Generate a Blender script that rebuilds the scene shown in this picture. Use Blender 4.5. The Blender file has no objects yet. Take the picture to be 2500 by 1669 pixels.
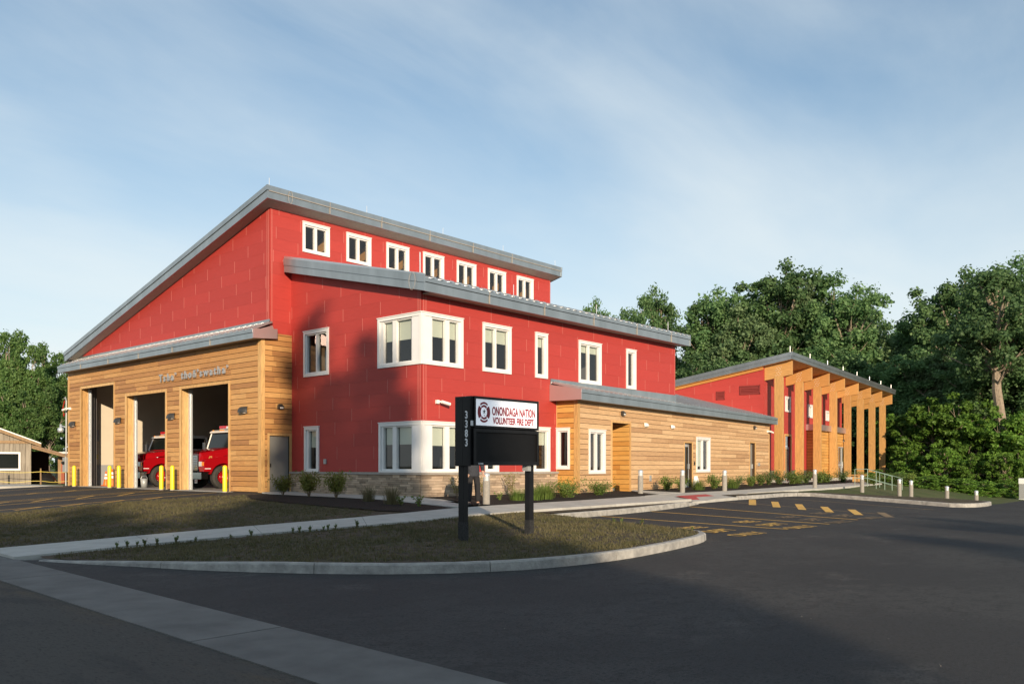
import bpy, bmesh, math, random
import numpy as np
from mathutils import Vector, Matrix
rnd = random.Random(7)
rad = math.radians
scene = bpy.context.scene
COL = scene.collection

# ------------------------------------------------------------------ camera
YAW = rad(41.35)
EYE = (0.0, 0.0, 0.97)
cd = bpy.data.cameras.new('camera')
cam = bpy.data.objects.new('camera', cd)
COL.objects.link(cam)
cam.location = EYE
cam.rotation_euler = (rad(90), 0, YAW - rad(90))
cd.sensor_width = 36.0
cd.lens = 30.14
cd.shift_y = 0.1214
cd.clip_start = 0.1
cd.clip_end = 9000
scene.camera = cam

# ------------------------------------------------------------------ light
SUN_TRAVEL = rad(53.0)      # direction the light travels, from +X towards +Y
SUN_EL = rad(13.0)
sd = bpy.data.lights.new('sun', 'SUN')
sd.energy = 5.0
sd.angle = rad(0.53)
sd.color = (1.0, 0.80, 0.58)
sun = bpy.data.objects.new('sun', sd)
COL.objects.link(sun)
ldir = Vector((math.cos(SUN_TRAVEL) * math.cos(SUN_EL), math.sin(SUN_TRAVEL) * math.cos(SUN_EL), -math.sin(SUN_EL)))
sun.rotation_euler = ldir.to_track_quat('-Z', 'Y').to_euler()
sun.location = (-60, -80, 60)

world = bpy.data.worlds.new('World')
scene.world = world
world.use_nodes = True
wn = world.node_tree
wn.nodes.clear()
def WN(t, **k):
    n = wn.nodes.new(t)
    for a, b in k.items():
        setattr(n, a, b)
    return n
sky = WN('ShaderNodeTexSky', sky_type='NISHITA', sun_disc=False)
sky.sun_elevation = SUN_EL
# the sun stands opposite to the travel direction; Nishita rotation 0 = +Y, clockwise
sdir = -ldir
sky.sun_rotation = math.atan2(sdir.x, sdir.y)
sky.air_density = 1.0
sky.dust_density = 0.05
sky.ozone_density = 2.0
bg = WN('ShaderNodeBackground')
bg.inputs['Strength'].default_value = 0.098
wo = WN('ShaderNodeOutputWorld')
tc = WN('ShaderNodeTexCoord')
sep = WN('ShaderNodeSeparateXYZ')
wn.links.new(tc.outputs['Generated'], sep.inputs[0])
zc = WN('ShaderNodeMath', operation='MAXIMUM'); zc.inputs[1].default_value = 0.0
wn.links.new(sep.outputs['Z'], zc.inputs[0])
za = WN('ShaderNodeMath', operation='ADD'); za.inputs[1].default_value = 0.16
wn.links.new(zc.outputs[0], za.inputs[0])
dvx = WN('ShaderNodeMath', operation='DIVIDE'); dvy = WN('ShaderNodeMath', operation='DIVIDE')
wn.links.new(sep.outputs['X'], dvx.inputs[0]); wn.links.new(za.outputs[0], dvx.inputs[1])
wn.links.new(sep.outputs['Y'], dvy.inputs[0]); wn.links.new(za.outputs[0], dvy.inputs[1])
cmb = WN('ShaderNodeCombineXYZ')
wn.links.new(dvx.outputs[0], cmb.inputs[0]); wn.links.new(dvy.outputs[0], cmb.inputs[1])
mp = WN('ShaderNodeMapping')
mp.inputs['Rotation'].default_value = (0, 0, rad(-12))
mp.inputs['Scale'].default_value = (0.62, 1.25, 1)
wn.links.new(cmb.outputs[0], mp.inputs[0])
n1 = WN('ShaderNodeTexNoise'); n1.inputs['Scale'].default_value = 0.75; n1.inputs['Detail'].default_value = 6; n1.inputs['Roughness'].default_value = 0.46; n1.inputs['Distortion'].default_value = 0.55
wn.links.new(mp.outputs[0], n1.inputs['Vector'])
n2 = WN('ShaderNodeTexNoise'); n2.inputs['Scale'].default_value = 2.6; n2.inputs['Detail'].default_value = 8; n2.inputs['Roughness'].default_value = 0.6; n2.inputs['Distortion'].default_value = 0.3
wn.links.new(mp.outputs[0], n2.inputs['Vector'])
mxn = WN('ShaderNodeMath', operation='MULTIPLY_ADD'); mxn.inputs[1].default_value = 0.22
wn.links.new(n2.outputs['Fac'], mxn.inputs[0]); wn.links.new(n1.outputs['Fac'], mxn.inputs[2])
mr = WN('ShaderNodeMapRange', interpolation_type='SMOOTHSTEP')
mr.inputs['From Min'].default_value = 0.36; mr.inputs['From Max'].default_value = 0.82
mr.inputs['To Min'].default_value = 0.0; mr.inputs['To Max'].default_value = 0.66
wn.links.new(mxn.outputs[0], mr.inputs['Value'])
cmix = WN('ShaderNodeMix', data_type='RGBA')
CLOUD = (6.9, 7.4, 7.45, 1)
cmix.inputs['B'].default_value = CLOUD
# thin cloud gathers towards the horizon, all the way round
hz = WN('ShaderNodeMapRange', interpolation_type='SMOOTHSTEP')
hz.inputs['From Min'].default_value = 0.0; hz.inputs['From Max'].default_value = 0.53
hz.inputs['To Min'].default_value = 0.92; hz.inputs['To Max'].default_value = 0.0
wn.links.new(zc.outputs[0], hz.inputs['Value'])
inv1 = WN('ShaderNodeMath', operation='SUBTRACT'); inv1.inputs[0].default_value = 1.0
inv2 = WN('ShaderNodeMath', operation='SUBTRACT'); inv2.inputs[0].default_value = 1.0
wn.links.new(mr.outputs[0], inv1.inputs[1]); wn.links.new(hz.outputs[0], inv2.inputs[1])
mul = WN('ShaderNodeMath', operation='MULTIPLY')
wn.links.new(inv1.outputs[0], mul.inputs[0]); wn.links.new(inv2.outputs[0], mul.inputs[1])
cov = WN('ShaderNodeMath', operation='SUBTRACT'); cov.inputs[0].default_value = 1.0
wn.links.new(mul.outputs[0], cov.inputs[1])
wn.links.new(cov.outputs[0], cmix.inputs['Factor'])
tint = WN('ShaderNodeMix', data_type='RGBA', blend_type='MULTIPLY')
tint.inputs['Factor'].default_value = 1.0
tint.inputs['B'].default_value = (0.60, 1.00, 1.14, 1)
wn.links.new(sky.outputs[0], tint.inputs['A'])
wn.links.new(tint.outputs['Result'], cmix.inputs['A'])
wn.links.new(cmix.outputs['Result'], bg.inputs['Color'])
wn.links.new(bg.outputs[0], wo.inputs[0])

scene.render.engine = 'CYCLES'
scene.view_settings.view_transform = 'Standard'
scene.view_settings.look = 'None'
scene.view_settings.gamma = 1.0
scene.view_settings.exposure = 0.35
scene.cycles.max_bounces = 6
scene.cycles.transparent_max_bounces = 12
scene.cycles.use_denoising = True

# ------------------------------------------------------------------ materials
MAT = {}
def nt(name):
    m = bpy.data.materials.new(name)
    m.use_nodes = True
    t = m.node_tree
    b = t.nodes['Principled BSDF']
    MAT[name] = m
    return m, t, b
def ND(t, typ, **k):
    n = t.nodes.new(typ)
    for a, v in k.items():
        if a.startswith('_'):
            n.inputs[a[1:].replace('_', ' ')].default_value = v
        else:
            setattr(n, a, v)
    return n
def L(t, a, b):
    t.links.new(a, b)
def c4(c):
    return (c[0], c[1], c[2], 1)
def simple(name, col, rough=0.6, metal=0.0, col2=None, scale=8.0, vec=(1, 1, 1), bump=0.0, bscale=60.0, rand=0.0, spec=None, contrast=(0.35, 0.65)):
    """principled with noise colour variation in world position, per-object random and fine bump"""
    m, t, b = nt(name)
    b.inputs['Roughness'].default_value = rough
    b.inputs['Metallic'].default_value = metal
    if spec is not None:
        b.inputs['Specular IOR Level'].default_value = spec
    g = ND(t, 'ShaderNodeNewGeometry')
    src = None
    if col2 is None and rand == 0:
        b.inputs['Base Color'].default_value = c4(col)
    else:
        mp_ = ND(t, 'ShaderNodeMapping', _Scale=vec)
        L(t, g.outputs['Position'], mp_.inputs[0])
        n = ND(t, 'ShaderNodeTexNoise', _Scale=scale, _Detail=6.0, _Roughness=0.6)
        L(t, mp_.outputs[0], n.inputs['Vector'])
        r = ND(t, 'ShaderNodeMapRange')
        r.inputs['From Min'].default_value, r.inputs['From Max'].default_value = contrast
        L(t, n.outputs['Fac'], r.inputs['Value'])
        mx = ND(t, 'ShaderNodeMix', data_type='RGBA')
        mx.inputs['A'].default_value = c4(col)
        mx.inputs['B'].default_value = c4(col2 or col)
        L(t, r.outputs[0], mx.inputs['Factor'])
        src = mx.outputs['Result']
        if rand:
            oi = ND(t, 'ShaderNodeObjectInfo')
            r2 = ND(t, 'ShaderNodeMapRange')
            r2.inputs['To Min'].default_value = 1 - rand
            r2.inputs['To Max'].default_value = 1 + rand
            L(t, oi.outputs['Random'], r2.inputs['Value'])
            hs = ND(t, 'ShaderNodeHueSaturation')
            L(t, src, hs.inputs['Color'])
            L(t, r2.outputs[0], hs.inputs['Value'])
            src = hs.outputs[0]
        L(t, src, b.inputs['Base Color'])
    if bump:
        n2_ = ND(t, 'ShaderNodeTexNoise', _Scale=bscale, _Detail=4.0)
        mp2 = ND(t, 'ShaderNodeMapping', _Scale=vec)
        L(t, g.outputs['Position'], mp2.inputs[0])
        L(t, mp2.outputs[0], n2_.inputs['Vector'])
        bp = ND(t, 'ShaderNodeBump', _Strength=bump, _Distance=0.02)
        L(t, n2_.outputs['Fac'], bp.inputs['Height'])
        L(t, bp.outputs[0], b.inputs['Normal'])
    return m
def wood(name, ca_, cb_, cc_, rough=0.55, vec=(1.2, 1.2, 26), spread=1.0):
    """boards: per-object tone between three colours, stretched grain, knots"""
    m, t, b = nt(name)
    b.inputs['Roughness'].default_value = rough
    g = ND(t, 'ShaderNodeNewGeometry')
    oi = ND(t, 'ShaderNodeObjectInfo')
    off = ND(t, 'ShaderNodeVectorMath', operation='SCALE'); off.inputs['Scale'].default_value = 37.0
    cx = ND(t, 'ShaderNodeCombineXYZ')
    for i in range(3):
        L(t, oi.outputs['Random'], cx.inputs[i])
    L(t, cx.outputs[0], off.inputs[0])
    ad = ND(t, 'ShaderNodeVectorMath', operation='ADD')
    L(t, g.outputs['Position'], ad.inputs[0]); L(t, off.outputs[0], ad.inputs[1])
    mp_ = ND(t, 'ShaderNodeMapping', _Scale=vec)
    L(t, ad.outputs[0], mp_.inputs[0])
    n = ND(t, 'ShaderNodeTexNoise', _Scale=2.2, _Detail=7.0, _Roughness=0.62, _Distortion=0.7)
    L(t, mp_.outputs[0], n.inputs['Vector'])
    rp = ND(t, 'ShaderNodeValToRGB')
    rp.color_ramp.elements[0].position = 0.0; rp.color_ramp.elements[0].color = c4(ca_)
    rp.color_ramp.elements[1].position = 1.0; rp.color_ramp.elements[1].color = c4(cc_)
    e = rp.color_ramp.elements.new(0.6); e.color = c4(cb_)
    ri = ND(t, 'ShaderNodeMath', operation='ADD')
    L(t, oi.outputs['Random'], ri.inputs[0]); L(t, g.outputs['Random Per Island'], ri.inputs[1])
    fr1 = ND(t, 'ShaderNodeMath', operation='FRACT'); L(t, ri.outputs[0], fr1.inputs[0])
    sc = ND(t, 'ShaderNodeMath', operation='MULTIPLY'); sc.inputs[1].default_value = spread
    L(t, fr1.outputs[0], sc.inputs[0])
    L(t, sc.outputs[0], rp.inputs[0])
    dk = ND(t, 'ShaderNodeMapRange')
    dk.inputs['From Min'].default_value = 0.3; dk.inputs['From Max'].default_value = 0.7
    dk.inputs['To Min'].default_value = 0.68; dk.inputs['To Max'].default_value = 1.18
    L(t, n.outputs['Fac'], dk.inputs['Value'])
    hs = ND(t, 'ShaderNodeHueSaturation')
    L(t, rp.outputs[0], hs.inputs['Color']); L(t, dk.outputs[0], hs.inputs['Value'])
    L(t, hs.outputs[0], b.inputs['Base Color'])
    bp = ND(t, 'ShaderNodeBump', _Strength=0.25, _Distance=0.01)
    L(t, n.outputs['Fac'], bp.inputs['Height']); L(t, bp.outputs[0], b.inputs['Normal'])
    return m

RED = (0.40, 0.040, 0.032)
simple('red_panel', RED, 0.62, col2=(0.36, 0.036, 0.029), scale=3, vec=(1, 1, 14), bump=0.15, bscale=30, rand=0.05)
simple('red_back', (0.26, 0.028, 0.023), 0.8)
simple('joint_trim', (0.50, 0.17, 0.14), 0.4)
wood('cedar', (0.58, 0.325, 0.118), (0.48, 0.242, 0.080), (0.35, 0.165, 0.058))
wood('cedar_wing', (0.64, 0.43, 0.235), (0.57, 0.36, 0.185), (0.44, 0.26, 0.13))
wood('cedar_trim', (0.66, 0.42, 0.18), (0.58, 0.345, 0.13), (0.52, 0.30, 0.11), vec=(9, 9, 1.2))
wood('cedar_new', (0.64, 0.35, 0.10), (0.58, 0.29, 0.07), (0.47, 0.21, 0.05))
wood('glulam', (0.54, 0.305, 0.105), (0.48, 0.262, 0.088), (0.42, 0.225, 0.075), vec=(10, 10, 1.0))
wood('glulam_beam', (0.56, 0.305, 0.097), (0.52, 0.27, 0.085), (0.48, 0.245, 0.075), vec=(1.0, 1.0, 22))
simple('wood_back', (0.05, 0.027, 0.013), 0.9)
simple('white_trim', (0.74, 0.74, 0.73), 0.4, col2=(0.70, 0.70, 0.69), scale=2)
simple('white_panel', (0.72, 0.73, 0.74), 0.45, col2=(0.68, 0.69, 0.70), scale=2)
simple('blind', (0.62, 0.64, 0.52), 0.85)
simple('metal_fascia', (0.36, 0.40, 0.42), 0.34, 0.75, col2=(0.28, 0.315, 0.33), scale=1.5, vec=(1, 1, 0.3))
simple('metal_roof', (0.56, 0.58, 0.60), 0.36, 0.9, col2=(0.55, 0.57, 0.58), scale=2)
simple('soffit', (0.34, 0.30, 0.25), 0.7, col2=(0.30, 0.26, 0.22), scale=1, vec=(8, 8, 1))
simple('rod', (0.80, 0.80, 0.80), 0.3, 0.6)
simple('stone', (0.46, 0.36, 0.26), 0.85, col2=(0.34, 0.25, 0.175), scale=2.6, vec=(1, 1, 4), bump=0.6, bscale=25)
_t = MAT['stone'].node_tree
_b = _t.nodes['Principled BSDF']; _src = _b.inputs['Base Color'].links[0].from_socket
_g = ND(_t, 'ShaderNodeNewGeometry'); _r = ND(_t, 'ShaderNodeMapRange')
_r.inputs['To Min'].default_value = 0.62; _r.inputs['To Max'].default_value = 1.30
_h = ND(_t, 'ShaderNodeHueSaturation')
L(_t, _g.outputs['Random Per Island'], _r.inputs['Value']); L(_t, _r.outputs[0], _h.inputs['Value']); L(_t, _src, _h.inputs['Color']); L(_t, _h.outputs[0], _b.inputs['Base Color'])
simple('stone_cap', (0.36, 0.33, 0.29), 0.8, col2=(0.30, 0.27, 0.24), scale=5, bump=0.3)
simple('stone_back', (0.10, 0.085, 0.07), 0.9)
simple('grey_door', (0.20, 0.20, 0.185), 0.5, col2=(0.185, 0.185, 0.17), scale=1.0)
simple('alu', (0.62, 0.66, 0.68), 0.4, 0.6)
simple('dark_fixture', (0.035, 0.033, 0.03), 0.4)
simple('white_fixture', (0.78, 0.76, 0.72), 0.4)
simple('pink_louver', (0.20, 0.025, 0.02), 0.6)
simple('beige_wall', (0.62, 0.56, 0.44), 0.8, col2=(0.58, 0.52, 0.41), scale=0.8)
simple('grey_wain', (0.30, 0.31, 0.32), 0.6)
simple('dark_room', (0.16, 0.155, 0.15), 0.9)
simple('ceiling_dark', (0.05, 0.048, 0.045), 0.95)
simple('floor_slab', (0.30, 0.29, 0.27), 0.55, col2=(0.22, 0.215, 0.20), scale=1.4)
simple('concrete', (0.46, 0.455, 0.42), 0.85, col2=(0.38, 0.375, 0.345), scale=2.5, bump=0.25, bscale=90, rand=0.05)
simple('gutter_concrete', (0.150, 0.147, 0.139), 0.85, col2=(0.100, 0.098, 0.093), scale=1.6, bump=0.35, bscale=120, rand=0.05)
simple('granite', (0.40, 0.39, 0.36), 0.8, col2=(0.24, 0.235, 0.22), scale=5, bump=0.7, bscale=30, rand=0.07)
simple('grit', (0.15, 0.145, 0.135), 0.9, col2=(0.07, 0.068, 0.065), scale=9)
simple('yellow_paint', (0.82, 0.68, 0.02), 0.35, col2=(0.76, 0.62, 0.02), scale=3)
simple('lane_paint', (0.70, 0.42, 0.08), 0.7, col2=(0.42, 0.25, 0.06), scale=9, contrast=(0.45, 0.75))
simple('lane_faded', (0.30, 0.20, 0.09), 0.8, col2=(0.12, 0.09, 0.055), scale=7, contrast=(0.35, 0.65))
simple('tactile_red', (0.42, 0.055, 0.05), 0.75, col2=(0.35, 0.05, 0.045), scale=6)
simple('bollard_grey', (0.31, 0.295, 0.265), 0.85, col2=(0.24, 0.228, 0.205), scale=20, bump=0.2)
simple('sign_black', (0.006, 0.006, 0.007), 0.45, col2=(0.010, 0.010, 0.011), scale=4, spec=0.25)
simple('sign_screen', (0.007, 0.0075, 0.009), 0.6, spec=0.25)
mm_ = simple('sign_face', (0.84, 0.86, 0.92), 0.35)
bs_ = mm_.node_tree.nodes['Principled BSDF']
bs_.inputs['Emission Color'].default_value = (0.86, 0.92, 1.0, 1)
bs_.inputs['Emission Strength'].default_value = 0.28  # weak glow added so the white panel reads brighter in the shade
simple('sign_red', (0.30, 0.012, 0.03), 0.5)
simple('letter_white', (0.82, 0.82, 0.82), 0.5)
simple('letter_steel', (0.46, 0.46, 0.46), 0.35, 0.6)
simple('sign_grime', (0.035, 0.036, 0.036), 0.9, col2=(0.008, 0.008, 0.009), scale=60, contrast=(0.42, 0.6))
simple('truck_red', (0.30, 0.004, 0.008), 0.16, spec=0.6)
simple('truck_white', (0.80, 0.78, 0.74), 0.2)
simple('chrome', (0.75, 0.76, 0.78), 0.10, 1.0)
simple('truck_glass', (0.010, 0.013, 0.012), 0.08, spec=0.35)
simple('rubber', (0.022, 0.021, 0.02), 0.75, col2=(0.04, 0.038, 0.034), scale=14)
simple('black_plastic', (0.015, 0.015, 0.016), 0.5)
simple('lamp_lens', (0.70, 0.72, 0.74), 0.1, 0.3)
simple('amber', (0.75, 0.25, 0.02), 0.25)
simple('red_lens', (0.45, 0.01, 0.02), 0.15)
simple('gold', (0.70, 0.50, 0.16), 0.35, 0.4)
simple('cone_orange', (0.85, 0.16, 0.02), 0.45)
simple('barn_board', (0.30, 0.265, 0.21), 0.85, col2=(0.19, 0.165, 0.13), scale=2, vec=(7, 7, 0.6), rand=0.16)
simple('barn_red', (0.42, 0.13, 0.075), 0.85, col2=(0.30, 0.085, 0.05), scale=2, vec=(7, 7, 0.6), rand=0.12)
simple('old_wood', (0.33, 0.22, 0.12), 0.85, col2=(0.22, 0.145, 0.08), scale=3, vec=(6, 6, 0.8), rand=0.1)
simple('shingle', (0.27, 0.18, 0.115), 0.9, col2=(0.19, 0.13, 0.085), scale=4)
simple('tin_roof', (0.60, 0.60, 0.60), 0.4, 0.4)
simple('tape', (0.50, 0.40, 0.05), 0.5)
simple('steel_grey', (0.36, 0.38, 0.38), 0.45, 0.3)
simple('rail_green', (0.20, 0.29, 0.24), 0.45, 0.2)
simple('jacket', (0.030, 0.034, 0.045), 0.85, col2=(0.022, 0.025, 0.032), scale=20)
simple('trousers', (0.013, 0.013, 0.015), 0.9)
simple('shoe', (0.012, 0.011, 0.010), 0.5)
simple('skin', (0.50, 0.31, 0.22), 0.6)
simple('hair', (0.03, 0.022, 0.015), 0.7)
simple('bark', (0.34, 0.28, 0.21), 0.9, col2=(0.17, 0.135, 0.10), scale=5, vec=(4, 4, 0.7), bump=0.5, bscale=14)
simple('twig', (0.17, 0.12, 0.07), 0.9)
simple('bucket', (0.80, 0.80, 0.78), 0.4)
simple('pink_reflect_metal', (0.55, 0.44, 0.44), 0.36, 0.75)  # pink put into the metal's colour to stand for the red wall's reflection
simple('dumpster_white', (0.74, 0.78, 0.77), 0.4)

def leafmat(name, ca_, cb_, tr=0.35):
    m, t, b = nt(name)
    out = t.nodes['Material Output']
    g = ND(t, 'ShaderNodeNewGeometry')
    oi = ND(t, 'ShaderNodeObjectInfo')
    n = ND(t, 'ShaderNodeTexNoise', _Scale=0.9, _Detail=4.0)
    L(t, g.outputs['Position'], n.inputs['Vector'])
    a = ND(t, 'ShaderNodeMath', operation='MULTIPLY_ADD'); a.inputs[1].default_value = 0.45
    L(t, g.outputs['Random Per Island'], a.inputs[0]); L(t, n.outputs['Fac'], a.inputs[2])
    r = ND(t, 'ShaderNodeMapRange')
    r.inputs['From Min'].default_value = 0.35; r.inputs['From Max'].default_value = 1.05
    L(t, a.outputs[0], r.inputs['Value'])
    mx = ND(t, 'ShaderNodeMix', data_type='RGBA')
    mx.inputs['A'].default_value = c4(ca_); mx.inputs['B'].default_value = c4(cb_)
    L(t, r.outputs[0], mx.inputs['Factor'])
    hs = ND(t, 'ShaderNodeHueSaturation')
    r2 = ND(t, 'ShaderNodeMapRange'); r2.inputs['To Min'].default_value = 0.75; r2.inputs['To Max'].default_value = 1.2
    L(t, oi.outputs['Random'], r2.inputs['Value']); L(t, r2.outputs[0], hs.inputs['Value'])
    L(t, mx.outputs['Result'], hs.inputs['Color'])
    L(t, hs.outputs[0], b.inputs['Base Color'])
    b.inputs['Roughness'].default_value = 0.55
    b.inputs['Specular IOR Level'].default_value = 0.3
    tl = ND(t, 'ShaderNodeBsdfTranslucent')
    L(t, hs.outputs[0], tl.inputs['Color'])
    ms = ND(t, 'ShaderNodeMixShader'); ms.inputs[0].default_value = tr
    L(t, b.outputs[0], ms.inputs[1]); L(t, tl.outputs[0], ms.inputs[2])
    L(t, ms.outputs[0], out.inputs['Surface'])
    return m
leafmat('leaf', (0.064, 0.152, 0.056), (0.180, 0.295, 0.115), 0.42)
leafmat('leaf_pale', (0.085, 0.160, 0.068), (0.21, 0.300, 0.14), 0.42)
leafmat('leaf_bright', (0.080, 0.19, 0.028), (0.19, 0.33, 0.055), 0.42)
leafmat('leaf_left', (0.060, 0.145, 0.038), (0.165, 0.265, 0.08), 0.42)
leafmat('shrub_green', (0.09, 0.165, 0.035), (0.20, 0.27, 0.06), 0.4)
leafmat('shrub_dark', (0.05, 0.10, 0.03), (0.10, 0.17, 0.045))
leafmat('shrub_olive', (0.13, 0.165, 0.035), (0.27, 0.26, 0.06), 0.4)
leafmat('grass_blade', (0.062, 0.068, 0.024), (0.16, 0.135, 0.07), 0.25)
leafmat('weed', (0.08, 0.16, 0.04), (0.15, 0.24, 0.06), 0.45)

def glass():
    m, t, b = nt('glass')
    out = t.nodes['Material Output']
    tr = ND(t, 'ShaderNodeBsdfTransparent'); tr.inputs[0].default_value = (0.80, 0.83, 0.83, 1)
    gl = ND(t, 'ShaderNodeBsdfGlossy'); gl.inputs['Roughness'].default_value = 0.02
    lw = ND(t, 'ShaderNodeLayerWeight', _Blend=0.5)
    pw4 = ND(t, 'ShaderNodeMath', operation='POWER'); pw4.inputs[1].default_value = 3.5
    L(t, lw.outputs['Facing'], pw4.inputs[0])
    md = ND(t, 'ShaderNodeMath', operation='MULTIPLY_ADD'); md.inputs[1].default_value = 0.75; md.inputs[2].default_value = 0.07
    L(t, pw4.outputs[0], md.inputs[0])
    ms = ND(t, 'ShaderNodeMixShader')
    L(t, md.outputs[0], ms.inputs[0]); L(t, tr.outputs[0], ms.inputs[1]); L(t, gl.outputs[0], ms.inputs[2])
    L(t, ms.outputs[0], out.inputs['Surface'])
glass()

def groundmat(name, cols, scales, rough=0.95, bump=0.5, bs=40):
    """three-tone ground: large patches, medium patches, fine speckle"""
    m, t, b = nt(name)
    b.inputs['Roughness'].default_value = rough
    b.inputs['Specular IOR Level'].default_value = 0.25
    g = ND(t, 'ShaderNodeNewGeometry')
    prev = None
    for i, (ca_, sc, lo, hi) in enumerate(cols):
        if prev is None:
            rgb = ND(t, 'ShaderNodeRGB'); rgb.outputs[0].default_value = c4(ca_)
            prev = rgb.outputs[0]
            continue
        mp_ = ND(t, 'ShaderNodeMapping', _Scale=scales, _Location=(i * 13.7, i * 5.1, 0))
        L(t, g.outputs['Position'], mp_.inputs[0])
        n = ND(t, 'ShaderNodeTexNoise', _Scale=sc, _Detail=7.0, _Roughness=0.62)
        L(t, mp_.outputs[0], n.inputs['Vector'])
        r = ND(t, 'ShaderNodeMapRange', interpolation_type='SMOOTHSTEP')
        r.inputs['From Min'].default_value = lo; r.inputs['From Max'].default_value = hi
        L(t, n.outputs['Fac'], r.inputs['Value'])
        mx = ND(t, 'ShaderNodeMix', data_type='RGBA')
        L(t, r.outputs[0], mx.inputs['Factor']); L(t, prev, mx.inputs['A'])
        mx.inputs['B'].default_value = c4(ca_)
        prev = mx.outputs['Result']
    L(t, prev, b.inputs['Base Color'])
    n2_ = ND(t, 'ShaderNodeTexNoise', _Scale=bs, _Detail=5.0)
    L(t, g.outputs['Position'], n2_.inputs['Vector'])
    bp = ND(t, 'ShaderNodeBump', _Strength=bump, _Distance=0.03)
    L(t, n2_.outputs['Fac'], bp.inputs['Height']); L(t, bp.outputs[0], b.inputs['Normal'])
groundmat('lawn', [((0.090, 0.070, 0.050), 0, 0, 0), ((0.074, 0.070, 0.032), 0.55, 0.46, 0.66), ((0.052, 0.056, 0.022), 2.2, 0.52, 0.70), ((0.040, 0.031, 0.023), 6.5, 0.50, 0.62), ((0.20, 0.17, 0.135), 22, 0.63, 0.75)], (1, 1, 1), bump=0.9)
groundmat('meadow', [((0.085, 0.10, 0.04), 0, 0, 0), ((0.06, 0.085, 0.025), 0.3, 0.4, 0.6), ((0.12, 0.10, 0.06), 1.7, 0.55, 0.75)], (1, 1, 1))
groundmat('mulch', [((0.012, 0.010, 0.009), 0, 0, 0), ((0.030, 0.023, 0.018), 14, 0.5, 0.75)], (1, 1, 1), bump=1.0, bs=28)
groundmat('asphalt_new', [((0.056, 0.056, 0.055), 0, 0, 0), ((0.040, 0.040, 0.041), 0.35, 0.40, 0.60), ((0.092, 0.088, 0.083), 0.8, 0.56, 0.76), ((0.040, 0.039, 0.039), 5.0, 0.48, 0.64), ((0.026, 0.026, 0.027), 34, 0.48, 0.66), ((0.17, 0.165, 0.155), 48, 0.64, 0.76)], (0.8, 1.0, 1), rough=0.82, bump=0.5, bs=110)
groundmat('asphalt_old', [((0.082, 0.077, 0.070), 0, 0, 0), ((0.110, 0.088, 0.064), 0.7, 0.46, 0.62), ((0.056, 0.054, 0.053), 1.9, 0.5, 0.7), ((0.035, 0.034, 0.033), 38, 0.5, 0.72), ((0.14, 0.13, 0.115), 70, 0.66, 0.80)], (1.3, 0.35, 1), rough=0.85, bump=0.8, bs=90)

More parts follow.
